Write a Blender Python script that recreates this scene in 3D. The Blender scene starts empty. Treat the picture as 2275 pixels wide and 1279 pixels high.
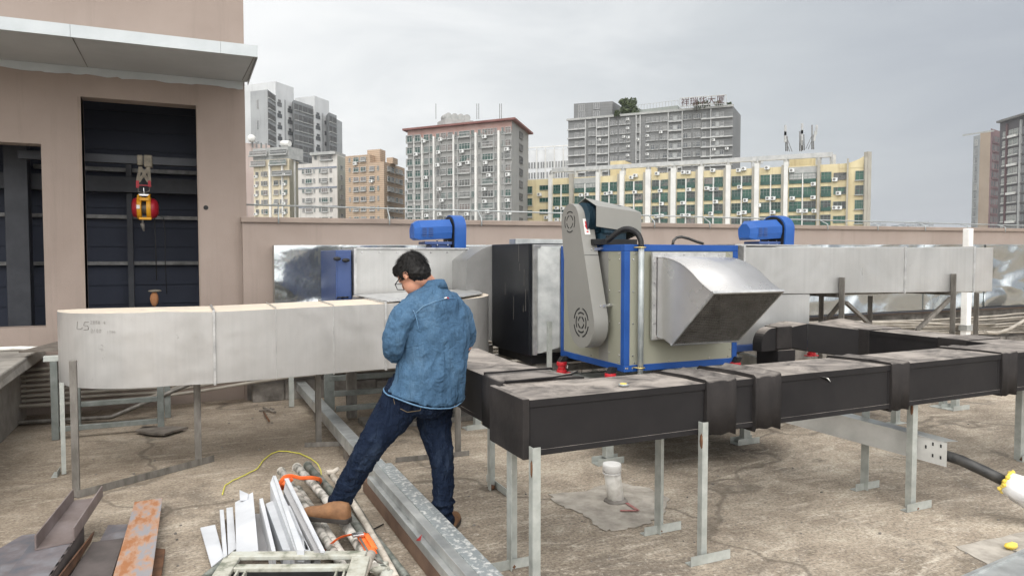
import bpy, bmesh, math, random
from mathutils import Vector, Matrix
from math import radians, sin, cos, pi
random.seed(7)
S = bpy.context.scene
COL = S.collection

# ---------------- camera, world, sun, exposure ----------------
F = 1600.0; TH = radians(24.3); PT = radians(2.48); EYE = 1.62
cam = bpy.data.cameras.new("camera"); cam.sensor_width = 36; cam.lens = F/2275*36
cam.clip_start = .05; cam.clip_end = 12000
camo = bpy.data.objects.new("camera", cam); COL.objects.link(camo)
camo.location = (0, 0, EYE); camo.rotation_euler = (radians(90)-PT, 0, -TH)
S.camera = camo
S.view_settings.view_transform = 'Standard'; S.view_settings.look = 'None'
S.view_settings.exposure = 0.12; S.view_settings.gamma = 1.0
SUN_EL, SUN_AZ = 52, -158          # azimuth from +Y towards +X
w = bpy.data.worlds.new("World"); S.world = w; w.use_nodes = True
nt = w.node_tree; nt.nodes.clear()
def N(nt, t, **k):
    n = nt.nodes.new(t)
    for a, b in k.items(): setattr(n, a, b)
    return n
wo = N(nt, 'ShaderNodeOutputWorld'); bg = N(nt, 'ShaderNodeBackground')
sky = N(nt, 'ShaderNodeTexSky', sky_type='NISHITA', sun_disc=False)
sky.sun_elevation = radians(SUN_EL); sky.sun_rotation = radians(SUN_AZ); sky.air_density = 1.5; sky.dust_density = 3
tc = N(nt, 'ShaderNodeTexCoord')
dot = N(nt, 'ShaderNodeVectorMath', operation='DOT_PRODUCT'); dot.inputs[1].default_value = Vector((-.50, .62, .60)).normalized()
nt.links.new(tc.outputs['Generated'], dot.inputs[0])
mp = N(nt, 'ShaderNodeMapping'); mp.inputs['Scale'].default_value = (1.3, 1.3, 4.5)
nt.links.new(tc.outputs['Generated'], mp.inputs[0])
no = N(nt, 'ShaderNodeTexNoise'); no.inputs['Scale'].default_value = 2.4; no.inputs['Detail'].default_value = 6; no.inputs['Roughness'].default_value = .55; no.inputs['Distortion'].default_value = .5
nt.links.new(mp.outputs[0], no.inputs['Vector'])
ma = N(nt, 'ShaderNodeMath', operation='MULTIPLY_ADD'); ma.inputs[1].default_value = .52; nt.links.new(no.outputs['Fac'], ma.inputs[0])
sz = N(nt, 'ShaderNodeSeparateXYZ'); nt.links.new(tc.outputs['Generated'], sz.inputs[0])
mz = N(nt, 'ShaderNodeMapRange', interpolation_type='SMOOTHSTEP'); mz.inputs['From Min'].default_value = 0; mz.inputs['From Max'].default_value = .32; mz.inputs['To Min'].default_value = .16; mz.inputs['To Max'].default_value = 0
nt.links.new(sz.outputs['Z'], mz.inputs['Value'])
m3 = N(nt, 'ShaderNodeMath', operation='ADD'); nt.links.new(dot.outputs['Value'], m3.inputs[0]); nt.links.new(mz.outputs[0], m3.inputs[1]); nt.links.new(m3.outputs[0], ma.inputs[2])
cr = N(nt, 'ShaderNodeValToRGB'); e = cr.color_ramp.elements
e[0].position = .24; e[0].color = (.42, .45, .50, 1); e[1].position = 1.06-.06; e[1].color = (.97, .975, .97, 1)
k = e.new(.61); k.color = (.60, .63, .655, 1); k = e.new(.88); k.color = (.86, .875, .88, 1)
nt.links.new(ma.outputs[0], cr.inputs[0])
mul = N(nt, 'ShaderNodeVectorMath', operation='SCALE'); mul.inputs['Scale'].default_value = 10.0   # cloud deck in the sky texture's own units
nt.links.new(cr.outputs[0], mul.inputs[0])
mx = N(nt, 'ShaderNodeMix', data_type='RGBA'); mx.inputs[0].default_value = .92
nt.links.new(sky.outputs[0], mx.inputs[6]); nt.links.new(mul.outputs[0], mx.inputs[7])
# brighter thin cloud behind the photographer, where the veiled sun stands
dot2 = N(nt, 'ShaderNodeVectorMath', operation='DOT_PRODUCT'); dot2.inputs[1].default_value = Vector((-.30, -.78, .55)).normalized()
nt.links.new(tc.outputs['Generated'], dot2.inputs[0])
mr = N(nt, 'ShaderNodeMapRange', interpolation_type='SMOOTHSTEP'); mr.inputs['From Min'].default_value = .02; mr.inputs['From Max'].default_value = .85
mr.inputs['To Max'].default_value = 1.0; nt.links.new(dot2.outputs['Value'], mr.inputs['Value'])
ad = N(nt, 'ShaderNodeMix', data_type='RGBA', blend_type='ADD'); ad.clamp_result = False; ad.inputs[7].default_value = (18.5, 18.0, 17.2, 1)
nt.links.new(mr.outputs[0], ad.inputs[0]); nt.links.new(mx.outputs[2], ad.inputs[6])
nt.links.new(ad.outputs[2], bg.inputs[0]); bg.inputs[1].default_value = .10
nt.links.new(bg.outputs[0], wo.inputs[0])
sl = bpy.data.lights.new("sun", 'SUN'); sl.energy = 1.2; sl.angle = radians(35); sl.color = (1, .97, .93)
so = bpy.data.objects.new("sun", sl); COL.objects.link(so)
sd = Vector((sin(radians(SUN_AZ))*cos(radians(SUN_EL)), cos(radians(SUN_AZ))*cos(radians(SUN_EL)), sin(radians(SUN_EL))))
so.rotation_euler = sd.to_track_quat('Z', 'Y').to_euler(); so.location = (0, 0, 20)

# ---------------- measuring: a photo point on a known plane of the place ----------------
def at(x, y, X=None, Y=None, Z=None, D=None):
    u = (x-1137.5)/F; v = -(y-639.5)/F
    fw = cos(PT)+v*sin(PT); up = -sin(PT)+v*cos(PT)
    r = Vector((u*cos(TH)+fw*sin(TH), -u*sin(TH)+fw*cos(TH), up))
    if X is not None: t = X/r.x
    elif Y is not None: t = Y/r.y
    elif Z is not None: t = (Z-EYE)/r.z
    else: t = D/(r.x*sin(TH)+r.y*cos(TH))
    return Vector((0, 0, EYE))+r*t
V = Vector

# ---------------- mesh helpers ----------------
class MB:
    def __init__(s): s.v = []; s.f = []; s.m = []; s.s = []
    def add(s, vs, fs, m=0, sm=False):
        b = len(s.v); s.v += [V(p) for p in vs]
        for f in fs: s.f.append([b+i for i in f]); s.m.append(m); s.s.append(sm)
        return s
    def box(s, x0, x1, y0, y1, z0, z1, m=0):
        return s.hexa([(x0,y0,z0),(x1,y0,z0),(x1,y1,z0),(x0,y1,z0),(x0,y0,z1),(x1,y0,z1),(x1,y1,z1),(x0,y1,z1)], m)
    def hexa(s, p, m=0):
        return s.add(p, [(0,3,2,1),(4,5,6,7),(0,1,5,4),(1,2,6,5),(2,3,7,6),(3,0,4,7)], m)
    def prism(s, poly, vec, m=0, sm=False):
        poly = [V(p) for p in poly]; n = len(poly); vec = V(vec)
        s.add(poly+[p+vec for p in poly], [list(range(n))[::-1], list(range(n, 2*n))], m)
        if sm: s.v += poly+[p+vec for p in poly]
        b = len(s.v)-2*n
        for i in range(n):
            j = (i+1) % n; s.f.append([b+i, b+j, b+n+j, b+n+i]); s.m.append(m); s.s.append(sm)
        return s
    def beam(s, p, q, w, h, up=(0,0,1), m=0):
        p, q = V(p), V(q); d = (q-p).normalized(); up = V(up)
        if abs(d.dot(up)) > .98: up = V((0,1,0))
        r = d.cross(up).normalized(); u = r.cross(d)
        a = [p-r*w/2-u*h/2, p+r*w/2-u*h/2, q+r*w/2-u*h/2, q-r*w/2-u*h/2]
        return s.hexa(a+[c+u*h for c in a], m)
    def angle(s, p, q, w, t, a1, a2, m=0):     # L section: two thin legs along p-q
        p, q, a1, a2 = V(p), V(q), V(a1), V(a2)
        s.prism([p, p+a1*w, p+a1*w+a2*t, p+a2*t], q-p, m)
        s.prism([p+a2*t, p+a2*w, p+a2*w+a1*t, p+a1*t+a2*t], q-p, m); return s
    def tube(s, path, r, n=10, m=0, cap=True, flat=1.0, up=(0,0,1)):
        path = [V(p) for p in path]; k = len(path); R = r if isinstance(r, (list, tuple)) else [r]*k
        b = len(s.v); prev = None
        for i, p in enumerate(path):
            d = (path[min(i+1, k-1)]-path[max(i-1, 0)]).normalized()
            if prev is None:
                a = d.cross(V(up))
                if a.length < .1: a = d.cross(V((0,1,0)))
            else: a = prev-d*prev.dot(d)
            a.normalize(); prev = a; c = a.cross(d)
            for j in range(n):
                t = 2*pi*j/n; s.v.append(p+a*cos(t)*R[i]+c*sin(t)*R[i]*flat)
        for i in range(k-1):
            for j in range(n):
                s.f.append([b+i*n+j, b+i*n+(j+1) % n, b+(i+1)*n+(j+1) % n, b+(i+1)*n+j]); s.m.append(m); s.s.append(True)
        if cap:
            s.f.append([b+j for j in range(n)][::-1]); s.f.append([b+(k-1)*n+j for j in range(n)]); s.m += [m, m]; s.s += [False, False]
        return s
    def cyl(s, p, q, r, n=16, m=0, r2=None): return s.tube([p, q], [r, r if r2 is None else r2], n, m)
    def ring(s, c, r0, r1, z0, z1, a0, a1, n=24, m=0):   # curved box-section duct in plan
        P = []; cx, cy = c
        for i in range(n+1):
            a = radians(a0+(a1-a0)*i/n)
            for r, z in ((r0, z0), (r1, z0), (r1, z1), (r0, z1)): P.append((cx+r*cos(a), cy+r*sin(a), z))
        fs = []
        b = len(s.v); s.v += [V(p) for p in P]
        for i in range(n):
            for j in range(4):
                s.f.append([b+i*4+j, b+i*4+(j+1) % 4, b+(i+1)*4+(j+1) % 4, b+(i+1)*4+j]); s.m.append(m); s.s.append(j in (1, 3))
        s.f.append([b+3, b+2, b+1, b]); s.f.append([b+n*4+j for j in range(4)]); s.m += [m, m]; s.s += [False, False]
        return s
    def ball(s, c, r, n=12, m=0, sc=(1,1,1), rnd=0):
        c = V(c); b = len(s.v); k = n//2
        for i in range(k+1):
            t = pi*i/k
            for j in range(n):
                a = 2*pi*j/n; q = 1+random.uniform(-rnd, rnd)
                s.v.append(c+V((r*sin(t)*cos(a)*sc[0], r*sin(t)*sin(a)*sc[1], r*cos(t)*sc[2]))*q)
        for i in range(k):
            for j in range(n):
                s.f.append([b+i*n+j, b+(i+1)*n+j, b+(i+1)*n+(j+1) % n, b+i*n+(j+1) % n]); s.m.append(m); s.s.append(True)
        return s
    def loft(s, rings, m=0, sm=True):
        n = len(rings[0]); b = len(s.v)
        for r in rings: s.v += [V(p) for p in r]
        for i in range(len(rings)-1):
            for j in range(n):
                s.f.append([b+i*n+j, b+i*n+(j+1) % n, b+(i+1)*n+(j+1) % n, b+(i+1)*n+j]); s.m.append(m); s.s.append(sm)
        s.f.append([b+j for j in range(n)][::-1]); s.f.append([b+(len(rings)-1)*n+j for j in range(n)]); s.m += [m, m]; s.s += [False, False]
        return s

LOC = {}
def mesh_of(name, mb, mats, off=V((0,0,0))):
    me = bpy.data.meshes.new(name)
    me.from_pydata([tuple(p-off) for p in mb.v], [], mb.f)
    for mt in (mats if isinstance(mats, (list, tuple)) else [mats]): me.materials.append(mt)
    me.polygons.foreach_set('material_index', mb.m); me.polygons.foreach_set('use_smooth', mb.s)
    bm = bmesh.new(); bm.from_mesh(me); bmesh.ops.recalc_face_normals(bm, faces=bm.faces); bm.to_mesh(me); bm.free()
    me.update(); return me
def tag(o, label=None, cat=None, group=None, kind=None):
    if label: o['label'] = label
    if cat: o['category'] = cat
    if group: o['group'] = group
    if kind: o['kind'] = kind
    return o
def thing(name, loc, label, cat, group=None):
    o = bpy.data.objects.new(name, None); COL.objects.link(o); o.location = loc; o.empty_display_size = .1
    LOC[o] = V(loc); return tag(o, label, cat, group)
def part(name, mb, mats, parent, bevel=0, label=None, kind=None, seg=2):
    o = bpy.data.objects.new(name, mesh_of(name, mb, mats, LOC[parent])); COL.objects.link(o); o.parent = parent
    LOC[o] = LOC[parent]
    if bevel: bv(o, bevel, seg)
    return tag(o, label, kind=kind)
def bv(o, w, seg=2):
    b = o.modifiers.new('bevel', 'BEVEL'); b.width = w; b.segments = seg; b.limit_method = 'ANGLE'; b.angle_limit = radians(40)
def solo(name, mb, mats, label=None, cat=None, group=None, kind=None, bevel=0, loc=None):
    if loc is None:
        xs = [p.x for p in mb.v]; ys = [p.y for p in mb.v]; zs = [p.z for p in mb.v]
        loc = V(((min(xs)+max(xs))/2, (min(ys)+max(ys))/2, min(zs)))
        if kind == 'structure': loc = V((0,0,0))
    o = bpy.data.objects.new(name, mesh_of(name, mb, mats, V(loc))); COL.objects.link(o); o.location = loc
    LOC[o] = V(loc)
    if bevel: bv(o, bevel)
    return tag(o, label, cat, group, kind)
def copy_tree(o, loc=None, parent=None, rotz=None, label=None):
    c = o.copy(); COL.objects.link(c)
    if parent: c.parent = parent
    if loc is not None: c.location = loc
    if rotz is not None: c.rotation_euler = (0, 0, rotz)
    if label: c['label'] = label
    for ch in list(o.children): copy_tree(ch, None, c)
    return c

# ---------------- materials ----------------
def base_mat(name):
    m = bpy.data.materials.new(name); m.use_nodes = True
    nt = m.node_tree; return m, nt, nt.nodes['Principled BSDF']
def ramp(nt, src, stops):
    r = N(nt, 'ShaderNodeValToRGB'); e = r.color_ramp.elements
    e[0].position = stops[0][0]; e[0].color = (*stops[0][1], 1); e[1].position = stops[-1][0]; e[1].color = (*stops[-1][1], 1)
    for p, c in stops[1:-1]:
        k = e.new(p); k.color = (*c, 1)
    nt.links.new(src, r.inputs[0]); return r
def noise(nt, vec, scale, detail=4, rough=.55, dist=0):
    n = N(nt, 'ShaderNodeTexNoise'); n.inputs['Scale'].default_value = scale; n.inputs['Detail'].default_value = detail
    n.inputs['Roughness'].default_value = rough; n.inputs['Distortion'].default_value = dist
    nt.links.new(vec, n.inputs['Vector']); return n.outputs['Fac']
def mapping(nt, scale=(1,1,1), world=False):
    t = N(nt, 'ShaderNodeTexCoord') if not world else N(nt, 'ShaderNodeNewGeometry')
    mp = N(nt, 'ShaderNodeMapping'); mp.inputs['Scale'].default_value = scale
    nt.links.new(t.outputs['Position' if world else 'Object'], mp.inputs[0]); return mp.outputs[0]
def mixc(nt, fac, a, b, mode='MIX'):
    n = N(nt, 'ShaderNodeMix', data_type='RGBA', blend_type=mode)
    for i, x in ((0, fac), (6, a), (7, b)):
        if hasattr(x, 'links'): nt.links.new(x, n.inputs[i])
        else: n.inputs[i].default_value = x if i == 0 else (*x, 1)
    return n.outputs[2]
def mathn(nt, op, a, b):
    n = N(nt, 'ShaderNodeMath', operation=op)
    for i, x in ((0, a), (1, b)):
        if hasattr(x, 'links'): nt.links.new(x, n.inputs[i])
        else: n.inputs[i].default_value = x
    return n.outputs[0]
def bump(nt, b, h, strength=.3, dist=.01):
    n = N(nt, 'ShaderNodeBump'); n.inputs['Strength'].default_value = strength; n.inputs['Distance'].default_value = dist
    nt.links.new(h, n.inputs['Height']); nt.links.new(n.outputs[0], b.inputs['Normal']); return n
def mottled(name, c1, c2, scale=4, rough=.6, metal=0, bs=.2, bsc=60, bd=.002, stretch=(1,1,1), c3=None, rvar=0, spec=.5, lo=.35, hi=.65, dust=None, up=.8):
    m, nt, b = base_mat(name); vec = mapping(nt, stretch)
    n = noise(nt, vec, scale, 6, .6)
    st = [(lo, c1), (hi, c2)] if c3 is None else [(lo, c1), ((lo+hi)/2, c3), (hi, c2)]
    col = ramp(nt, n, st).outputs[0]
    if dust:      # settled dust on upward faces
        g = N(nt, 'ShaderNodeNewGeometry'); sp = N(nt, 'ShaderNodeSeparateXYZ'); nt.links.new(g.outputs['Normal'], sp.inputs[0])
        d1 = ramp(nt, sp.outputs['Z'], [(.55, (0,0,0)), (.95, (up,)*3)]).outputs[0]
        d2 = ramp(nt, noise(nt, vec, 5, 8, .7, .6), [(.34, (.15,)*3), (.62, (1,)*3)]).outputs[0]
        f = mathn(nt, 'MULTIPLY', d1, d2); col = mixc(nt, f, col, dust)
    nt.links.new(col, b.inputs['Base Color'])
    b.inputs['Metallic'].default_value = metal; b.inputs['Roughness'].default_value = rough; b.inputs['Specular IOR Level'].default_value = spec
    if rvar:
        r = ramp(nt, noise(nt, vec, scale*1.7, 3), [(.3, (rough-rvar,)*3), (.7, (rough+rvar,)*3)])
        nt.links.new(r.outputs[0], b.inputs['Roughness'])
    if bs: bump(nt, b, noise(nt, vec, bsc, 4), bs, bd)
    return m
M = {}
M['plaster'] = mottled('mauve_plaster', (.265,.217,.178), (.325,.268,.222), 1.1, .9, bs=.35, bsc=90, bd=.002, lo=.3, hi=.7, spec=0.25)
def plaster(name, c1, c2):
    m, nt, b = base_mat(name); vec = mapping(nt, (1,1,1), True)
    col = ramp(nt, noise(nt, vec, 1.1, 5, .6), [(.3, c1), (.7, c2)]).outputs[0]
    st = noise(nt, mapping(nt, (7, 7, .35), True), 1.0, 6, .7)
    col = mixc(nt, ramp(nt, st, [(.54, (0,)*3), (.74, (.30,)*3)]).outputs[0], col, (.17,.145,.125))
    col = mixc(nt, ramp(nt, noise(nt, vec, 2.6, 8, .8, 1.5), [(.62, (0,)*3), (.70, (.35,)*3)]).outputs[0], col, (.36,.31,.27))
    col = mixc(nt, ramp(nt, noise(nt, vec, 24, 4, .8), [(.66, (0,)*3), (.72, (.35,)*3)]).outputs[0], col, (.18,.155,.135))
    nt.links.new(col, b.inputs['Base Color']); b.inputs['Roughness'].default_value = .92; b.inputs['Specular IOR Level'].default_value = .2
    bump(nt, b, mathn(nt, 'ADD', noise(nt, vec, 90, 3), mathn(nt, 'MULTIPLY', noise(nt, vec, 3, 3), 2.0)), .35, .004); return m
M['plaster'] = plaster('stained_plaster', (.275,.222,.192), (.335,.275,.24))
M['darkgalv'] = mottled('dull_green_galvanised', (.15,.165,.155), (.25,.27,.255), 8, .55, metal=.2)
M['splashed'] = mottled('splashed_galvanised', (.30,.33,.34), (.70,.70,.68), 34, .45, metal=.35, lo=.50, hi=.62)
M['tray'] = mottled('bright_tray_zinc', (.36,.36,.345), (.50,.50,.48), 4, .42, metal=.3, bs=.1, bsc=4, bd=.01)
M['plaster_trim'] = mottled('coping_plaster', (.24,.19,.16), (.31,.25,.21), 2, .85)
M['canopy'] = mottled('canopy_metal', (.40,.435,.45), (.50,.53,.545), 1.5, .45, metal=.2, bs=.25, bsc=3, bd=.02)
M['canopy_under'] = mottled('canopy_soffit', (.38,.395,.40), (.45,.465,.47), 1.2, .7, bs=.1, bsc=3, bd=.02)
M['dark_clad'] = mottled('dark_cladding', (.036,.042,.062), (.048,.055,.078), .8, .55, spec=0.15)
M['dark_rail'] = mottled('dark_steel_rail', (.040,.043,.052), (.058,.062,.072), 5, .5, spec=0.3)
M['rail_steel'] = mottled('dusty_rail', (.12,.12,.12), (.24,.24,.24), 9, .55, metal=.2)
M['galv'] = mottled('galvanised_steel', (.36,.375,.375), (.56,.575,.565), 6, .38, metal=.6, rvar=.1, bs=.12, bsc=40)
M['leg'] = mottled('galvanised_angle', (.33,.35,.33), (.50,.52,.49), 9, .5, metal=.3, rvar=.1, bs=.15, bsc=40)
M['oldsteel'] = mottled('weathered_steel', (.125,.115,.10), (.235,.22,.20), 8, .6, metal=.35, rvar=.1, stretch=(2,2,.6))
def duct_mat(name, c1, c2, metal, dust, up):
    m, nt, b = base_mat(name); vec = mapping(nt)
    cl_ = noise(nt, vec, 2.1, 5, .6, .3); stv = noise(nt, mapping(nt, (16, 16, .5)), 1.3, 5, .65); sp = noise(nt, vec, 38, 3, .7)
    col = ramp(nt, cl_, [(.32, c1), (.68, c2)]).outputs[0]
    col = mixc(nt, ramp(nt, stv, [(.45, (0,)*3), (.75, (.30,)*3)]).outputs[0], col, mixc(nt, .5, col, (.20,.195,.19)))
    col = mixc(nt, ramp(nt, noise(nt, mapping(nt, (5, 5, .35)), 2.2, 6, .7), [(.62, (0,)*3), (.72, (.22,)*3)]).outputs[0], col, (.60,.59,.58))
    col = mixc(nt, ramp(nt, noise(nt, vec, 5.5, 7, .8, 1.2), [(.64, (0,)*3), (.68, (.5,)*3)]).outputs[0], col, (.20,.19,.18))
    g = N(nt, 'ShaderNodeNewGeometry'); spx = N(nt, 'ShaderNodeSeparateXYZ'); nt.links.new(g.outputs['Normal'], spx.inputs[0])
    d1 = ramp(nt, spx.outputs['Z'], [(.6, (0,)*3), (.95, (up,)*3)]).outputs[0]
    d2 = ramp(nt, noise(nt, vec, 6, 7, .7, .6), [(.30, (.35,)*3), (.58, (1,)*3)]).outputs[0]
    f = mathn(nt, 'MULTIPLY', d1, d2); col = mixc(nt, f, col, dust)
    nt.links.new(col, b.inputs['Base Color'])
    nt.links.new(mathn(nt, 'MULTIPLY', mathn(nt, 'SUBTRACT', 1.0, f), metal), b.inputs['Metallic'])
    r = ramp(nt, mathn(nt, 'ADD', mathn(nt, 'MULTIPLY', cl_, .6), mathn(nt, 'MULTIPLY', stv, .4)), [(.35, (.26,)*3), (.65, (.48,)*3)])
    nt.links.new(mixc(nt, f, r.outputs[0], (.9,.9,.9)), b.inputs['Roughness'])
    h = mathn(nt, 'ADD', noise(nt, vec, 1.9, 2, .5, .4), mathn(nt, 'MULTIPLY', sp, .02)); bump(nt, b, h, .5, .035); return m
M['duct'] = duct_mat('dusty_duct_steel', (.40,.39,.375), (.50,.49,.475), .45, (.66,.56,.44), .95)
M['duct_clean'] = duct_mat('brushed_duct_steel', (.43,.43,.42), (.52,.52,.51), .55, (.72,.70,.66), .35)
M['hood'] = mottled('stainless_hood', (.50,.49,.48), (.58,.57,.565), 2, .30, metal=.6, rvar=.05, bs=.05, bsc=3, bd=.01)
M['darkduct'] = mottled('dark_grey_duct', (.19,.19,.185), (.27,.265,.26), 1.6, .5, metal=.2, bs=.2, bsc=2, bd=.03)  # darker grey than the other duct sheets
M['seam'] = mottled('bright_flange', (.42,.42,.42), (.62,.62,.61), 12, .35, metal=.7)
M['black'] = mottled('black_rubber_foam', (.013,.012,.013), (.021,.0195,.020), 2.5, .62, bs=.3, bsc=5, bd=.006, dust=(.36,.32,.285), up=.95, spec=0.22)
M['blackwrap'] = mottled('black_wrap', (.018,.0165,.0165), (.036,.032,.031), 4, .8, bs=.5, bsc=16, bd=.006, dust=(.30,.27,.245), up=.8, spec=0.2)
M['blackbox'] = mottled('black_gloss_panel', (.006,.007,.010), (.012,.014,.018), 2, .32, bs=.12, bsc=2, bd=.02, spec=0.3)
M['taupe'] = mottled('taupe_paint', (.275,.275,.218), (.295,.293,.234), 1.2, .40, bs=.05, bsc=3, spec=0.3)
M['guard'] = mottled('guard_paint', (.225,.222,.205), (.25,.246,.228), 1.2, .42, bs=.05, bsc=3, spec=0.35)
M['blue'] = mottled('blue_paint', (.012,.062,.25), (.018,.08,.30), 5, .48, rvar=.08, bs=.06, spec=0.28)
M['blue_bright'] = mottled('bright_blue_paint', (.016,.075,.28), (.026,.10,.34), 3, .42, bs=.06, spec=0.3)
M['blue_dark'] = mottled('slate_blue_paint', (.03,.06,.17), (.045,.08,.21), 2, .4)
M['motor'] = mottled('motor_teal', (.012,.035,.055), (.02,.05,.075), 6, .45, spec=0.3)
M['dark'] = mottled('dark_plastic', (.012,.012,.013), (.022,.022,.023), 8, .5, spec=0.3)
M['conduit'] = mottled('grey_conduit', (.30,.33,.33), (.42,.44,.44), 10, .42, metal=.3)
M['red'] = mottled('red_paint', (.42,.012,.02), (.55,.02,.03), 6, .4)
M['redhoist'] = mottled('hoist_red', (.30,.01,.02), (.42,.015,.03), 6, .4)
M['yellow'] = mottled('hoist_yellow', (.60,.27,.01), (.74,.36,.015), 6, .45)
M['white'] = mottled('white_board', (.46,.475,.50), (.60,.615,.64), 3, .5, bs=.15, bsc=12, bd=.003)
M['greyside'] = mottled('grey_board', (.30,.295,.30), (.36,.355,.36), 3, .7)
M['pvc'] = mottled('dirty_white_plastic', (.50,.47,.42), (.80,.78,.73), 9, .45, lo=.3, hi=.5)
M['pvc_clean'] = mottled('white_plastic', (.72,.71,.68), (.82,.81,.79), 4, .4)
M['pipe'] = mottled('dusty_pvc_conduit', (.24,.215,.18), (.40,.365,.315), 3, .7)
M['concrete'] = mottled('old_concrete', (.20,.185,.165), (.36,.335,.30), 3, .92, bs=.7, bsc=25, bd=.012)
M['dirtyconc'] = mottled('dirty_render', (.10,.09,.08), (.27,.25,.225), 4, .95, bs=.8, bsc=18, bd=.02)
M['patch'] = mottled('grey_mortar', (.26,.235,.20), (.47,.43,.375), 7, .9, bs=.6, bsc=30, bd=.008)
M['orange'] = mottled('orange_strap', (.80,.12,.02), (.95,.19,.04), 14, .6, bs=.4, bsc=200)
M['yellowwire'] = mottled('yellow_wire', (.55,.52,.06), (.65,.60,.10), 9, .5)
M['scaff'] = mottled('paint_splashed_tube', (.12,.12,.10), (.60,.57,.52), 13, .6, metal=.2, bs=.5, bsc=60, bd=.004, lo=.38, hi=.56)
M['scaffdark'] = mottled('worn_grey_tube', (.10,.115,.10), (.30,.30,.27), 12, .55, metal=.3, lo=.4, hi=.7)
M['scafflight'] = mottled('whitewashed_tube', (.38,.33,.27), (.62,.57,.50), 14, .7, bs=.5, bsc=50, bd=.004)
M['gratepaint'] = mottled('peeling_pale_paint', (.16,.17,.13), (.46,.47,.42), 11, .7, bs=.6, bsc=40, bd=.004, c3=(.40,.39,.33), lo=.36, hi=.6)
M['rustplate'] = mottled('rusty_plate', (.30,.125,.05), (.25,.24,.25), 11, .8, bs=.4, bsc=30, bd=.003, stretch=(1.4,.5,1), c3=(.36,.215,.14), lo=.40, hi=.60)
M['mill'] = mottled('mill_scale_steel', (.13,.145,.17), (.25,.25,.27), 7, .5, metal=.4, bs=.25, bsc=30, bd=.003, c3=(.19,.17,.18))
M['darksteel'] = mottled('brown_dark_steel', (.075,.065,.062), (.13,.11,.105), 6, .6, metal=.2, bs=.2, bsc=30)
M['channelsteel'] = mottled('purplish_steel', (.17,.135,.125), (.27,.23,.225), 5, .55, metal=.3, bs=.2, bsc=30)
M['rust'] = mottled('brown_rust', (.07,.035,.02), (.17,.08,.04), 12, .85, bs=.5, bsc=40, bd=.004)
M['rustedge'] = mottled('beam_rust', (.11,.065,.045), (.17,.105,.07), 6, .85, bs=.4, bsc=40, bd=.004)
M['cloth'] = mottled('grey_brown_strap', (.17,.15,.12), (.28,.25,.20), 14, .9, bs=.5, bsc=80)
M['brownbag'] = mottled('orange_brown_bag', (.30,.13,.05), (.42,.20,.10), 10, .8)
M['chrome'] = mottled('bright_steel', (.5,.5,.5), (.7,.7,.7), 8, .25, metal=.9, bs=0)
M['brass'] = mottled('yellow_zinc', (.55,.42,.12), (.65,.52,.22), 8, .35, metal=.7, bs=0)
M['foil'] = mottled('crinkled_foil', (.55,.55,.56), (.85,.85,.86), 14, .3, metal=.5, bs=1, bsc=22, bd=.02)
M['whitewrap'] = mottled('white_wrap', (.62,.63,.65), (.85,.86,.88), 6, .4, bs=.8, bsc=20, bd=.01)
M['foam'] = mottled('yellow_foam', (.72,.52,.06), (.85,.68,.18), 12, .85, bs=.8, bsc=50, bd=.008)
M['wood'] = mottled('weathered_ply', (.10,.085,.07), (.19,.165,.14), 9, .85)
M['cable'] = mottled('black_cable', (.018,.018,.018), (.05,.048,.045), 14, .45, bs=.3, bsc=40)

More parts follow.
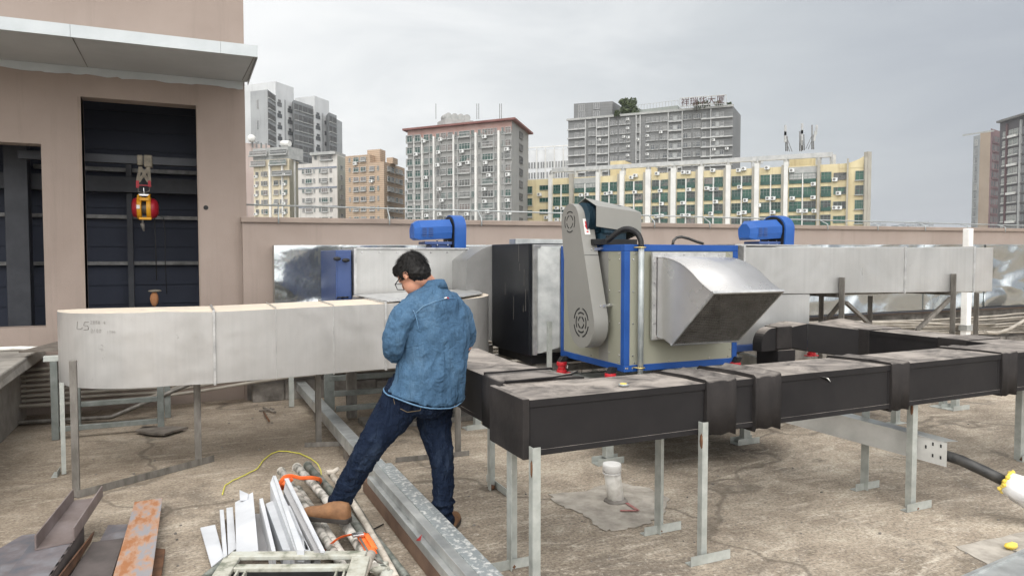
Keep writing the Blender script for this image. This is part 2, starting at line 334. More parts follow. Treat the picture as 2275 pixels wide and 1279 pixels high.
def floor_mat():
    m, nt, b = base_mat('weathered_roof_concrete'); vec = mapping(nt, (1,1,1), True)
    big = noise(nt, vec, .55, 5, .6, .4); mid = noise(nt, vec, 2.6, 8, .68, .5); fine = noise(nt, vec, 55, 4, .7)
    st = noise(nt, mapping(nt, (1.4, 4.5, 1), True), 1.5, 8, .7, 1.0)
    col = ramp(nt, mid, [(.30, (.24,.20,.15)), (.44, (.36,.30,.235)), (.56, (.47,.40,.315)), (.70, (.62,.55,.45))]).outputs[0]
    col = mixc(nt, ramp(nt, big, [(.36, (.95,)*3), (.62, (0,)*3)]).outputs[0], col, mixc(nt, .62, col, (.14,.115,.09)))
    col = mixc(nt, ramp(nt, st, [(.54, (0,)*3), (.64, (.55,)*3)]).outputs[0], col, (.62,.55,.455))
    st3 = noise(nt, mapping(nt, (2.2, 9, 1), True), 1.3, 9, .75, 1.6)
    col = mixc(nt, ramp(nt, st3, [(.56, (0,)*3), (.63, (.5,)*3)]).outputs[0], col, (.66,.60,.50))
    st4 = noise(nt, mapping(nt, (1.8, 6, 1), True), 1.9, 8, .75, 1.2)
    col = mixc(nt, ramp(nt, st4, [(.34, (.5,)*3), (.43, (0,)*3)]).outputs[0], col, (.20,.165,.13))
    col = mixc(nt, ramp(nt, noise(nt, vec, 1.1, 9, .75, 1.4), [(.33, (.75,)*3), (.45, (0,)*3)]).outputs[0], col, (.14,.12,.10))
    col = mixc(nt, ramp(nt, fine, [(.40, (.75,)*3), (.54, (0,)*3)]).outputs[0], col, mixc(nt, .65, col, (.06,.05,.04)))
    sp = noise(nt, vec, 26, 5, .8)
    col = mixc(nt, ramp(nt, sp, [(.56, (0,)*3), (.68, (.75,)*3)]).outputs[0], col, (.62,.57,.49))
    # darker, browner tone towards the far left by the wall
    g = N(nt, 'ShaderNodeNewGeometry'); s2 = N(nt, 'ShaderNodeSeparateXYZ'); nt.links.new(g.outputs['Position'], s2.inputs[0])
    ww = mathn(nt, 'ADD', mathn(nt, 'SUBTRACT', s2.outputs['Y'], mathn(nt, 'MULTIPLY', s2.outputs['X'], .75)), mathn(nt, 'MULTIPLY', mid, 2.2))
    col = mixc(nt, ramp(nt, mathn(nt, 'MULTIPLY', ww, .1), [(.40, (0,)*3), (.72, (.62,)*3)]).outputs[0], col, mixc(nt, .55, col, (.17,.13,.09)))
    vo = N(nt, 'ShaderNodeTexVoronoi', feature='DISTANCE_TO_EDGE'); vo.inputs['Scale'].default_value = .33
    wv = N(nt, 'ShaderNodeVectorMath', operation='ADD'); nz = N(nt, 'ShaderNodeTexNoise'); nz.inputs['Scale'].default_value = 1.7; nt.links.new(vec, nz.inputs['Vector'])
    nt.links.new(vec, wv.inputs[0]); nt.links.new(nz.outputs['Color'], wv.inputs[1]); nt.links.new(wv.outputs[0], vo.inputs['Vector'])
    col = mixc(nt, ramp(nt, vo.outputs['Distance'], [(.003, (.55,)*3), (.012, (0,)*3)]).outputs[0], col, (.09,.075,.06))
    nt.links.new(col, b.inputs['Base Color']); b.inputs['Roughness'].default_value = .92; b.inputs['Specular IOR Level'].default_value = .25
    h = mathn(nt, 'ADD', mathn(nt, 'MULTIPLY', mid, 2.0), mathn(nt, 'MULTIPLY', sp, .6)); bump(nt, b, h, .55, .02)
    return m
M['floor'] = floor_mat()
def sheet_mat():    # spangled, buckled galvanised sheet
    m, nt, b = base_mat('spangled_zinc_sheet'); vec = mapping(nt)
    vo = N(nt, 'ShaderNodeTexVoronoi'); vo.inputs['Scale'].default_value = 70; nt.links.new(vec, vo.inputs['Vector'])
    c = mixc(nt, .12, (.50,.53,.54), vo.outputs['Color'], 'OVERLAY')
    c = mixc(nt, .75, c, (.46,.49,.50))
    st = noise(nt, mapping(nt, (9, 9, .8)), 2.5, 6, .7)
    c = mixc(nt, ramp(nt, st, [(.60, (0,)*3), (.70, (.45,)*3)]).outputs[0], c, (.75,.76,.76))
    nt.links.new(c, b.inputs['Base Color']); b.inputs['Metallic'].default_value = .85
    r = ramp(nt, vo.outputs['Distance'], [(0, (.17,)*3), (1, (.22,)*3)]); nt.links.new(r.outputs[0], b.inputs['Roughness'])
    h = mathn(nt, 'ADD', mathn(nt, 'MULTIPLY', noise(nt, mapping(nt, (.8, .8, 1.6)), 1.15, 1, .3, .7), 1.0), mathn(nt, 'MULTIPLY', noise(nt, vec, 6, 2), .03))
    bump(nt, b, h, 1.0, .36); return m
M['sheet'] = sheet_mat()
# ================= SETTING: ground, own building =================
R2 = lambda p: V((round(p.x, 3), round(p.y, 3), round(p.z, 3)))
solo('ground', MB().box(-4000, 4000, -4000, 4000, -31, -30), mottled('far_ground', (.16,.16,.15), (.24,.24,.22), .02, .95, bs=0), kind='structure')
solo('roof_deck', MB().box(-12, 34, -10, 9.2, -.4, 0), M['floor'], kind='structure')
own = MB().box(-12, 34, -10, 9.6, -30, -.405)
solo('building_below', own, M['plaster'], 'plastered building under the working roof', 'building')

# stair tower at the left
TY = 8.7
tw = thing('rooftop_house', (-3, TY, 0), 'mauve plastered rooftop machine house with two dark unglazed openings and a metal canopy', 'building')
wall = MB()
XR = .629
for x0, x1, z0, z1 in ((-12,-3.2,0,7.5), (-3.2,-1.33,0,.9), (-3.2,-1.33,2.765,7.5), (-1.33,-.97,0,7.5), (-.97,.123,0,.7), (-.97,.123,3.275,7.5), (.123,XR,0,7.5)):
    wall.box(x0, x1, TY, TY+.22, z0, z1)
wall.box(XR-.25, XR, TY+.22, 14, 0, 7.5).box(-12, XR, 14, 14.2, 0, 7.5).box(-12, XR-.25, TY+.22, 14, 7.3, 7.5)
part('wall', wall, M['plaster'], tw)
hole = MB().cyl((.195+.01, TY-.004, 2.163), (.205, TY+.01, 2.163), .026, 12)
part('wall_hole', hole, M['dark'], tw)
back = MB().box(-5, XR-.26, 10.05, 10.12, 0, 7.2)
for i in range(30): back.box(-5, XR-.26, 10.03, 10.05, .1+i*.235, .1+i*.235+.215)
part('louvre_cladding', back, M['dark_clad'], tw)
for y0 in (483, 585):
    p = at(300, y0, Y=9.95)
    part('cladding_rail', MB().box(-4.6, XR-.27, 9.93, 10.0, p.z-.02, p.z+.025), M['rail_steel'], tw, .003)
p = at(300, 380, Y=9.95)
part('cladding_rail', MB().box(-1.6, XR-.27, 9.93, 10.0, p.z-.02, p.z+.03), M['rail_steel'], tw, .003)
p = at(300, 412, Y=9.8); part('cross_beam', MB().box(-5, XR-.27, 9.72, 9.9, p.z-.09, p.z+.09), M['dark_rail'], tw, .004)
p = at(289, 500, Y=9.85); part('inner_post', MB().box(p.x-.03, p.x+.03, 9.82, 9.9, 0, 2.75), M['dark_rail'], tw)
p = at(42, 500, Y=9.6); part('inner_post', MB().box(p.x-.11, p.x+.11, 9.5, 9.7, 0, 6), M['dark_rail'], tw, .005)
HB = at(320, 357, Y=9.15)
part('hoist_beam', MB().box(-1.6, XR-.27, 9.1, 9.2, HB.z-.045, HB.z+.045), M['dark_rail'], tw, .004)
cn = MB(); cn.box(-12, .66, 7.5, TY-.002, 3.585, 3.66, 0); cn.box(-12, .655, 7.505, TY-.004, 3.578, 3.584, 1)
part('canopy_deck', cn, [M['canopy'], M['canopy_under']], tw, .004)
fs = MB()
for i, x in enumerate((-12, -2.6, -.9, .33)): x2 = (-2.6, -.9, .33, .668)[i]; fs.box(x+.001, x2-.001, 7.475-.002*(i % 2), 7.498, 3.555, 3.665)
fs.box(.66, .668, 7.5, TY-.002, 3.55, 3.66)
part('canopy_fascia', fs, M['canopy'], tw)
sm_x = MB()
for x in (-2.6, -.9): sm_x.box(x, x+.006, 7.52, TY-.03, 3.574, 3.5775)
sm_x.beam((.64,7.53,3.576),(.60,8.6,3.576),.006,.004)
part('soffit_joint', sm_x, M['oldsteel'], tw)
# ragged sealant strip under the canopy
rg = []; x = -6
while x < .62: rg.append((x, TY-.012, 3.50+random.uniform(-.012, .012))); x += random.uniform(.03, .12)
poly = rg+[(.62, TY-.012, 3.576), (-6, TY-.012, 3.576)]
part('flashing', MB().prism(poly, (0, .01, 0)), M['canopy'], tw)
# back edge door frame hints of the left opening
part('reveal_trim', MB().box(-1.0, -.97, TY-.003, TY+.2, .7, 3.27).box(.123, .135, TY-.003, TY+.2, .7, 3.27), M['plaster_trim'], tw)

# parapet
pz = lambda X: 2.0+.0068*X
pr = thing('parapet_wall', (8, 8.7, 0), 'long mauve plastered parapet wall across the far side of the roof', 'wall')
pp = MB().hexa([(.575,8.6,0),(34,8.6,0),(34,8.8,0),(.575,8.8,0),(.575,8.6,pz(.5)),(34,8.6,pz(34)),(34,8.8,pz(34)),(.575,8.8,pz(.5))])
part('wall', pp, M['plaster'], pr)
cp = MB().hexa([(.56,8.57,pz(.5)),(34,8.57,pz(34)),(34,8.84,pz(34)),(.56,8.84,pz(.5)),(.56,8.57,pz(.5)+.062),(34,8.57,pz(34)+.062),(34,8.84,pz(34)+.062),(.56,8.84,pz(.5)+.062)])
part('coping', cp, M['plaster_trim'], pr, .008)
skirt = MB(); random.seed(3)
xs = [.64+i*.35 for i in range(96)]
for i in range(len(xs)-1):
    h0 = .17+.05*sin(xs[i]*1.7)+random.uniform(-.02,.02)
    skirt.box(xs[i]+.001, xs[i+1]-.0005, 8.43+random.uniform(-.012,.012), 8.598, -.01, h0)
part('mortar_skirting', skirt, M['dirtyconc'], pr, .02)
part('stained_render', MB().box(.6, 33.9, 8.588, 8.597, 0, .62), M['dirtyconc'], pr)
# rail on the parapet
rl = thing('guard_rail', (8, 8.72, 2.1), 'thin grey pipe guard rail running along the top of the parapet', 'railing')
posts = [at(615, 470, Y=8.72).x, at(858, 480, Y=8.72).x, at(1060, 485, Y=8.72).x, at(1252, 485, Y=8.72).x, at(1440, 490, Y=8.72).x, at(1562, 490, Y=8.72).x, at(1822, 495, Y=8.72).x, at(1933, 495, Y=8.72).x, at(2038, 495, Y=8.72).x, at(2132, 495, Y=8.72).x, at(2215, 500, Y=8.72).x]
posts += [18.5, 21.5, 24.5, 27.5, 30.5]
rz = lambda X: at(560, 455, Y=8.75).z + .0012*(X-.6)
part('top_rail', MB().tube([(.60, 8.75, rz(.6)), (8, 8.76, rz(8)), (33.5, 8.76, rz(33.5))], .010, 8), M['conduit'], rl)
for x in posts:
    part('rail_post', MB().tube([(x+.0, 8.56, pz(x)-.01), (x, 8.565, pz(x)+.08), (x+.02, 8.75, rz(x))], .008, 8), M['conduit'], rl)

# raised concrete slab at far left
sl_ = thing('concrete_platform', (-2.4, 7, 0), 'low concrete platform with an overhanging slab left of the steel frame', 'platform')
part('slab', MB().hexa([(-4,4.9,.60),(-1.31,4.9,.60),(-1.33,8.69,.60),(-4,8.69,.60),(-4,4.9,.706),(-1.31,4.9,.706),(-1.36,8.69,.706),(-4,8.69,.706)]), M['concrete'], sl_, .012)
part('support_wall', MB().box(-4, -1.50, 5.0, 8.6, 0, .598), M['concrete'], sl_, .01)
solo('pale_pipe', MB().tube([(-3, 8.35, .735), (-1.5, 8.32, .735), (-1.2, 8.2, .728), (-.7, 8.0, .70)], .02, 10), M['pvc'], 'thin pale pipe lying across the far edge of the concrete platform', 'pipe')
random.seed(5)
# conduits along the foot of the wall
def zc(x, i):
    if x < -.2: return .15+.052*i
    if x < 1.2: return .15+.052*i+.14*(x+.2)/1.4
    if x < 7: return .29+.045*i
    return .23+.05*i+.05*sin((x-7)*.5+i*.3)
cl = ['lowest', 'second lowest', 'third', 'fourth', 'fifth', 'sixth', 'seventh', 'topmost']
for i in range(8):
    path = [(x, 8.36+.02*(i % 2)-(0.03 if x > 9 else 0)*sin(i*2+x), min(.62+.003*x, zc(x, i)+random.uniform(-.006,.006))) for x in [-3.9+.45*j for j in range(74)]]
    solo('wall_conduit', MB().tube(path, .0175, 8), M['pipe'], 'dusty pale conduit along the wall foot, %s of the bundle of eight' % cl[i], 'conduit', 'conduits along the foot of the parapet')
solo('loose_conduit', MB().tube([(9.1,8.28,.60),(11,8.26,.52),(12.5,8.27,.42),(13.4,8.3,.40)], .016, 8), M['pipe'], 'loose pale conduit crossing diagonally in front of the conduit bundle', 'conduit')
solo('loose_conduit', MB().tube([(-3.9,8.25,.03),(-1.5,8.2,.03),(-.7,8.0,.05),(.1,7.95,.37),(.9,8.2,.52)], .022, 8), M['oldsteel'], 'grey conduit rising from the floor behind the steel frame under the left duct', 'conduit')  # darker steel colour stands in for the shade under the duct
solo('loose_conduit', MB().tube([(-3.9,8.3,.22),(-1.0,8.25,.17),(-.4,8.2,.17),(.3,8.1,.42)], .018, 8), M['pipe'], 'thin conduit with a joint, low behind the steel frame under the left duct', 'conduit')
pth = [at(2275, 712, Y=8.2), at(2240, 732, Y=8.1), at(2215, 740, Y=8.0), at(2190, 738, Y=8.0)]
pth = [V((17, 8.2, .42))]+[p for p in pth]
solo('loose_conduit', MB().tube(pth, .03, 10), M['pipe'], 'thick pale pipe bending down to the floor at the right edge', 'pipe')
# flat galvanised duct along the parapet
sd_ = thing('wall_duct', (8, 8.5, 0), 'long dented zinc sheet duct running flat against the parapet wall', 'duct')
zt = lambda X: 1.742+.0076*X; zb = lambda X: .665+.003*X
xs = [.886, 4.6, 8.3, 11.6, 13.25, 17, 21, 26, 33]
wdm = MB()
for i in range(len(xs)-1):
    a, b = xs[i], xs[i+1]; y = 8.405+.006*(i % 2)
    wdm.hexa([(a+.002,y,zb(a)),(b-.002,y,zb(b)),(b-.002,8.586,zb(b)),(a+.002,8.586,zb(a)),(a+.002,y,zt(a)),(b-.002,y,zt(b)),(b-.002,8.586,zt(b)),(a+.002,8.586,zt(a))])
part('sheet_panel', wdm, M['sheet'], sd_, .006)
for x in xs[1:-1]: part('seam_strip', MB().box(x-.02, x+.02, 8.385, 8.403, zb(x)+.01, zt(x)-.005), M['sheet'], sd_, .004)
part('bottom_angle', MB().hexa([(.89,8.398,.64),(33,8.398,.74),(33,8.58,.74),(.89,8.58,.64),(.89,8.398,.66),(33,8.398,.758),(33,8.58,.758),(.89,8.58,.66)]), M['dark_rail'], sd_)

# white vertical pipe + galvanised bend at right
wp = at(2155, 600, Y=8.15)
tp = thing('white_stack_pipe', (wp.x, 8.2, 0), 'white square-edged vertical pipe in front of the parapet at the right', 'pipe')
part('pipe', MB().box(wp.x-.06, wp.x+.06, 8.14, 8.26, 0, 2.11), M['pvc_clean'], tp, .012)
part('bracket', MB().box(wp.x-.075, wp.x+.075, 8.12, 8.28, .33, .43), M['galv'], tp, .005)
e0 = at(2190, 752, Z=0)
solo('metal_bend', MB().tube([(e0.x+.16,e0.y,.0),(e0.x+.16,e0.y,.22),(e0.x+.10,e0.y,.33),(e0.x-.05,e0.y+.02,.37),(e0.x-.28,e0.y+.04,.37)], .105, 16), M['sheet'], 'zinc sheet pipe elbow standing on the floor beside the white vertical pipe', 'pipe elbow')

# ================= big left duct =================
ld = thing('floor_duct', (.6, 6.1, 0), 'long dull grey rectangular duct with rounded ends, standing on steel legs at the left', 'duct')
z0 = lambda X: .672+.021*(X-.17)+(.012 if X < 0 else 0); z1 = lambda X: 1.208+.021*(X-.17)+(.02 if X < 0 else 0)
def plan_piece(pts, mat, nm, dz=0):
    mb = MB(); n = len(pts)
    bot = [V((x, y, z0(x)-dz)) for x, y in pts]; top = [V((x, y, z1(x)+dz)) for x, y in pts]
    mb.add(bot+top, [list(range(n))[::-1], list(range(n, 2*n))]); mb.v += bot+top
    for i in range(n):
        j = (i+1) % n; mb.f.append([2*n+i, 2*n+j, 3*n+j, 3*n+i]); mb.m.append(0)
        a = (V(pts[j])-V(pts[i])).length; mb.s.append(a < .2)
    return part(nm, mb, mat, ld)
def arc(cx, cy, r, a0, a1, n=14): return [(cx+r*cos(radians(a0+(a1-a0)*i/n)), cy+r*sin(radians(a0+(a1-a0)*i/n))) for i in range(n+1)]
plan_piece([(.176, 6.52), (-.72, 6.60)]+arc(-.16, 6.56, .76, 180, 270, 18)+[(.176, 5.80)], M['duct'], 'left_elbow')
for a, b in ((.180, .62), (.62, 1.06), (1.06, 1.478)):
    plan_piece([(a+.0005, 5.80), (b-.0005, 5.80), (b-.0005, 6.52), (a+.0005, 6.52)], M['duct'], 'duct_section')
plan_piece([(1.482, 5.80)]+arc(1.86, 6.60, .80, 270, 360, 18)+[(2.66, 7.1), (1.482, 7.1)], M['duct'], 'right_elbow')
for x, w_ in ((.178, .009), (1.48, .009), (1.06, .003), (.62, .002)):
    part('seam_flange', MB().box(x-w_, x+w_, 5.786 if w_ > .004 else 5.797, 6.53, z0(x)-.012, z1(x)+.014), M['seam'], ld, .002)
# lifted lid at the right
lid = [at(762, 655, Z=1.275), at(850, 686, Z=1.25), at(1000, 678, Z=1.26), at(1050, 661, Z=1.27), at(900, 652, Z=1.285)]
lid = [V((1.46,6.9,1.247)),V((1.50,5.82,1.247)),V((1.86,5.815,1.262)),V((2.2,5.88,1.268)),V((2.5,6.2,1.272)),V((2.63,6.6,1.275)),V((2.655,7.08,1.275))]
part('top_flange', MB().prism(lid, (0,0,.008)), M['seam'], ld)
# pencil writing on the duct
def scribble(strokes, ox, oz, sc, y=5.797, r=.0016):
    mb = MB()
    for st in strokes: mb.tube([(ox+u*sc, y+(0 if ox+u*sc > -.16 else .76-math.sqrt(max(.0001, .76**2-(ox+u*sc+.16)**2))), oz+v*sc) for u, v in st], r, 4)
    return mb
DG = {'L': [[(0,1),(-.1,.1),(.3,.05),(.6,.3)]], '5': [[(.6,1),(.1,.95),(.0,.55),(.5,.5),(.55,.1),(0,0)]], '2': [[(0,.8),(.3,1),(.5,.7),(0,0),(.55,0)]],
      '8': [[(.3,.5),(0,.8),(.3,1),(.5,.8),(0,.25),(.25,0),(.5,.25),(.3,.5)]], '4': [[(.35,1),(0,.4),(.55,.4)], [(.4,.8),(.4,0)]],
      '0': [[(.25,1),(0,.5),(.25,0),(.5,.5),(.25,1)]], '1': [[(.2,1),(.2,0)]], '/': [[(.35,1),(0,0)]]}
def write(txt, px, py, hgt, y=5.797, r=.0016):
    o = at(px, py, Y=5.8 if px > 300 else 5.95); x = o.x; mb = MB()
    for c in txt:
        if c != ' ':
            q = scribble(DG[c], x, o.z, hgt, y, r); mb.add(q.v, q.f, 0, True)
        x += hgt*.72
    return mb
wr = MB()
for t_, px, py, h_, r_ in (('L5', 168, 735, .060, .0015), ('2888 4', 200, 720, .024, .0008), ('2/00', 201, 739, .026, .0008), ('1500', 240, 739, .020, .0007)):
    q = write(t_, px, py, h_, r=r_); wr.add(q.v, q.f, 0, True)
part('pencil_writing', wr, M['oldsteel'], ld)

# legs of the left duct
def leg_stand(name, base, top, w_, foot=None, mat='oldsteel', label='', group=None, footw=.04, cat='support leg'):
    b = V(base); t = thing(name, b, label, cat, group)
    mb = MB(); h = top
    mb.angle((b.x, b.y, .006), (b.x, b.y, h), w_, .005, (1,0,0), (0,1,0))
    part('post', mb, M[mat], t)
    if foot:
        p, q = V(foot[0]), V(foot[1]); d = (q-p).normalized(); nrm = V((-d.y, d.x, 0))
        fm = MB().angle(p+V((0,0,.002)), q+V((0,0,.002)), footw, .004, nrm, (0,0,1)); part('foot', fm, M[mat], t)
    return t
f1 = at(225, 1103, Z=0); f2 = at(476, 1025, Z=0); l1 = at(170, 1103, Z=0); l2 = at(441, 1032, Z=0)
st = thing('duct_stand', l1, 'weathered two-post frame with a long floor angle under the rounded left duct end', 'support frame')
d = (f2-l1).normalized()
part('post', MB().box(l1.x-.022, l1.x+.022, l1.y-.02, l1.y+.02, .003, at(168, 800, Y=l1.y).z), M['oldsteel'], st, .003)
part('post', MB().box(l2.x-.025, l2.x+.025, l2.y-.02, l2.y+.02, .003, .668), M['oldsteel'], st, .003)
part('floor_angle', MB().angle(l1-d*.02+V((.03,-.03,.002)), f2+V((0,0,.002)), .05, .005, V((-d.y,d.x,0)), (0,0,1)), M['oldsteel'], st)
l3 = at(137, 1055, Z=0); leg_stand('duct_prop', l3, .69, .03, ((l3.x-.02,l3.y-.06,0), (l3.x-.02,l3.y+.10,0)), 'leg', 'thin galvanised angle leg left of the two-post frame under the duct end', 'duct legs under the left duct')
l4 = at(703, 990, Z=0)
leg_stand('duct_prop', l4, .70, .045, (l4+V((-.10,-.01,0)), l4+V((.28,-.12,0))), 'oldsteel', 'dark angle leg beside the floor beam under the duct middle', 'duct legs under the left duct')
l5 = at(1014, 1013, Z=0)
leg_stand('duct_prop', l5, .70, .04, (l5+V((-.5,.02,0)), l5+V((.10,-.03,0))), 'oldsteel', 'brown angle leg just right of the man, under the duct end', 'duct legs under the left duct')
l6 = at(643, 905, Z=0)
leg_stand('duct_prop', l6, .60, .05, None, 'leg', 'short galvanised post near the wall foot left of the floor beam', 'duct legs under the left duct')

# galvanised work frame behind the left end
wf = thing('work_trestle', (-.65, 7.5, 0), 'galvanised box-section frame with two cross rails standing behind the left duct end', 'steel frame')
for x, y, h in ((-1.085, 7.43, .70), (-.955, 7.75, .68), (-.245, 7.43, .68), (-.2, 8.0, .68)):
    part('post', MB().box(x-.028, x+.028, y-.028, y+.028, .002, h), M['darkgalv'], wf, .003)
part('top_rail', MB().box(-1.16, -.2, 7.40, 7.46, .70, .75), M['leg'], wf, .004)
part('cross_rail', MB().box(-1.055, -.275, 7.41, 7.45, .07, .115), M['darkgalv'], wf, .003)
part('cross_rail', MB().box(-.925, -.23, 7.73, 7.77, .22, .265), M['darkgalv'], wf, .003)
solo('plywood_sheet', MB().prism([(-1.4,7.75,.752),(-.4,7.75,.752),(-.4,8.5,.752),(-1.2,8.5,.752)], (0,0,.015)), M['wood'], 'grey weathered board laid on the steel frame beside the platform', 'board')
pb = [at(x, y, Z=.02) for x, y in ((300, 960), (335, 966), (365, 967), (405, 955), (418, 952), (380, 950), (320, 950))]
solo('broken_board', MB().prism(pb, (0,0,.018)), M['wood'], 'broken dark plank on the floor by the steel frame', 'plank')

# ================= rear left fan =================
lf = thing('blower_unit', (1.9, 7.6, 0), 'blower behind the man with grey duct box, slate cabinet and bright blue motor cover', 'fan unit')
part('cabinet', MB().box(1.345, 1.50, 7.22, 8.1, .72, 1.685), M['blue_dark'], lf, .006)
part('cabinet_panel', MB().box(1.36, 1.485, 7.212, 7.219, .76, 1.64), M['blue_dark'], lf, .002)
for x, z in ((1.345, 1.60), (1.43, 1.585)):
    h = MB().cyl((x, 7.15, z), (x, 7.212, z), .016).ball((x, 7.145, z), .03, 10, sc=(1.3,.6,.7)); part('door_knob', h, M['dark'], lf)
for x in (1.355, 1.40):
    h = MB().tube([(x, 7.21, 1.21), (x, 7.17, 1.22), (x+.04, 7.16, 1.22), (x+.06, 7.21, 1.22)], .008, 6); part('door_handle', h, M['dark'], lf)
part('duct_box', MB().box(1.545, 2.727, 7.2, 7.9, 1.24, 1.695), M['duct_clean'], lf, .004)
part('box_flange', MB().box(1.515, 1.543, 7.17, 7.92, 1.22, 1.70).box(1.545, 2.74, 7.185, 7.92, 1.696, 1.712).box(2.729, 2.738, 7.19, 7.9, 1.24, 1.694), M['seam'], lf, .002)
for i in range(7):
    part('bolt', MB().cyl((1.60+i*.18, 7.192, 1.665), (1.60+i*.18, 7.2, 1.665), .009, 8), M['chrome'], lf)
part('lower_box', MB().box(1.52, 2.6, 7.5, 8.1, .72, 1.235), M['duct'], lf, .004)
def blower_top(parent, ox, oy, oz, base='blue_dark'):
    # octagonal motor cover along X with louvred left end, belt guard at its right end
    r = .13; prof = [(-.13,-.085),(.13,-.085),(.15,-.02),(.15,.05),(.06,.125),(-.06,.125),(-.15,.05),(-.15,-.02)]
    ox0 = ox; ox = ox+.065; a = [(ox, oy+y*1.0, oz+z) for y, z in prof]
    c = part('motor_cover', MB().prism(a, (.355, 0, .02)), M['blue_bright'], parent, .004)
    # chamfered end with louvres
    sm_ = [(ox-.055, oy+y*.62, oz+z*.72) for y, z in prof]
    part('cover_end', MB().loft([sm_, [(p[0]-.001, p[1], p[2]) for p in a]], sm=False), M['blue_bright'], parent)
    for xx in (.015, .085):
        for k in range(5): part('louvre', MB().box(ox+xx, ox+xx+.05, oy-.156, oy-.15, oz-.045+k*.020, oz-.036+k*.020), M['blue_dark'], parent)
    ox = ox0
    # guard: obround disc
    gy, gz = oy+.02, oz-.02
    pr_ = [(ox+.44, gy+.20*cos(radians(t)), gz+.06+.155*sin(radians(t))) for t in range(0, 181, 10)]+[(ox+.44, gy-.185, gz-.26), (ox+.44, gy+.185, gz-.26)]
    part('belt_guard', MB().prism(pr_, (.13, 0, 0), sm=True), M['blue_bright'], parent, .006)
    pr2 = [(ox+.434, gy+.18*cos(radians(t)), gz+.06+.14*sin(radians(t))) for t in range(0, 181, 10)]+[(ox+.434, gy-.165, gz-.20), (ox+.434, gy+.165, gz-.20)]
    part('guard_gap', MB().prism(pr2, (.006, 0, 0)), M['dark'], parent)
    part('motor_base', MB().box(ox+.12, ox+.43, oy-.12, oy+.12, oz-.13, oz-.10).box(ox+.2, ox+.42, oy-.10, oy+.10, oz-.165, oz-.13).box(ox+.02, ox+.43, oy-.16, oy+.16, oz-.21, oz-.165), M['blue_dark'], parent, .004)
    for q in (.26, .38): part('bolt', MB().cyl((ox+q, oy-.115, oz-.15), (ox+q, oy-.105, oz-.09), .009, 8), M['chrome'], parent)
mo = at(922, 515, Y=7.4)
blower_top(lf, mo.x, 7.55, mo.z+.0)
bf = thing('machine_trestle', (1.9, 7.3, 0), 'grey-green steel channel frame on the floor under the blower behind the man', 'steel frame')
a1 = at(733, 896, Z=0.1); 
part('post', MB().box(a1.x-.05, a1.x+.05, a1.y, a1.y+.06, .02, .66), M['darkgalv'], bf, .004)
a2 = at(771, 900, Z=0.1)
part('post', MB().box(a2.x-.05, a2.x+.05, a2.y-.25, a2.y-.2, .02, .60), M['oldsteel'], bf, .004)
part('channel', MB().box(1.2, 2.9, 6.9, 6.96, .58, .70).box(1.2, 2.9, 6.97, 7.05, .685, .699), M['oldsteel'], bf, .003)
for z_, y_ in ((.37, 7.3), (.25, 7.1), (.12, 7.0)): part('cross_rail', MB().box(1.3, 2.9, y_, y_+.05, z_, z_+.05), M['darkgalv'], bf, .003)
part('floor_plate', MB().box(1.5, 2.7, 6.6, 7.0, .002, .05), M['oldsteel'], bf, .003)

# curved grey transition between blower and the black box
pl = [at(x, y, Y=6.78) for x, y in ((1036, 579), (1045, 571), (1058, 562), (1072, 553), (1084, 548), (1096, 545), (1096, 758), (1084, 755), (1072, 749), (1062, 742), (1055, 734), (1036, 734))]
solo('transition_duct', MB().prism(pl, (0, 1.0, 0), sm=True), M['darkduct'], 'curved grey sheet transition duct between the man and the tall black box', 'duct')

# ================= black silencer box =================
bb = thing('silencer_box', (3.4, 6.3, .7), 'tall glossy black box section behind the grey fan cabinet', 'silencer box')
part('casing', MB().box(2.832, 4.15, 5.9, 6.77, .712, 1.742), M['blackbox'], bb, .006)
scm = MB(); random.seed(8)
for k in range(7):
    y0 = random.uniform(5.95, 6.7); z0_ = random.uniform(.95, 1.6); scm.box(2.8305, 2.8318, y0, y0+random.uniform(.003,.006), z0_, z0_+random.uniform(.02,.22))
part('scratches', scm, M['oldsteel'], bb)
part('lid_strip', MB().box(3.02, 4.1, 6.6, 6.76, 1.744, 1.80), M['galv'], bb, .003)
part('drip_tray', MB().box(2.88, 4.1, 5.95, 6.72, .63, .71), M['dark'], bb, .003)
tr = MB().loft([[(2.875,5.897,.735),(4.12,5.897,.735),(4.12,5.897,1.722),(2.875,5.897,1.722)], [(2.93,5.865,.74),(4.12,5.865,.74),(4.12,5.865,1.715),(2.93,5.865,1.715)], [(3.075,5.76,.80),(4.12,5.76,.80),(4.12,5.76,1.70),(3.075,5.76,1.70)]], sm=False)
part('flexible_joint', tr, M['galv'], bb)
part('joint_flange', MB().box(2.862, 2.90, 5.862, 5.896, .725, 1.73).box(2.90, 3.2, 5.862, 5.896, 1.70, 1.73), M['seam'], bb, .002)
bs_ = thing('silencer_stand', (3.3, 6.3, 0), 'low grey steel stand with corner legs under the black box', 'support frame')
part('rail', MB().box(2.80, 2.85, 5.86, 6.8, .56, .62).box(2.85, 4.1, 5.86, 5.91, .56, .62).box(2.85, 4.1, 6.75, 6.8, .56, .62), M['oldsteel'], bs_, .003)
for x, y in ((2.825, 5.885), (2.825, 6.775), (4.05, 6.775)): part('leg', MB().box(x-.025, x+.025, y-.025, y+.025, .002, .56), M['leg'], bs_, .002)
q = at(1223, 830, Y=5.62)
solo('angle_post', MB().angle((q.x-.02,5.62,.3),(q.x-.02,5.62,at(1223,714,Y=5.62).z), .035, .004, (1,0,0), (0,1,0)), M['leg'], 'thin upright angle post just left of the grey fan cabinet', 'post')

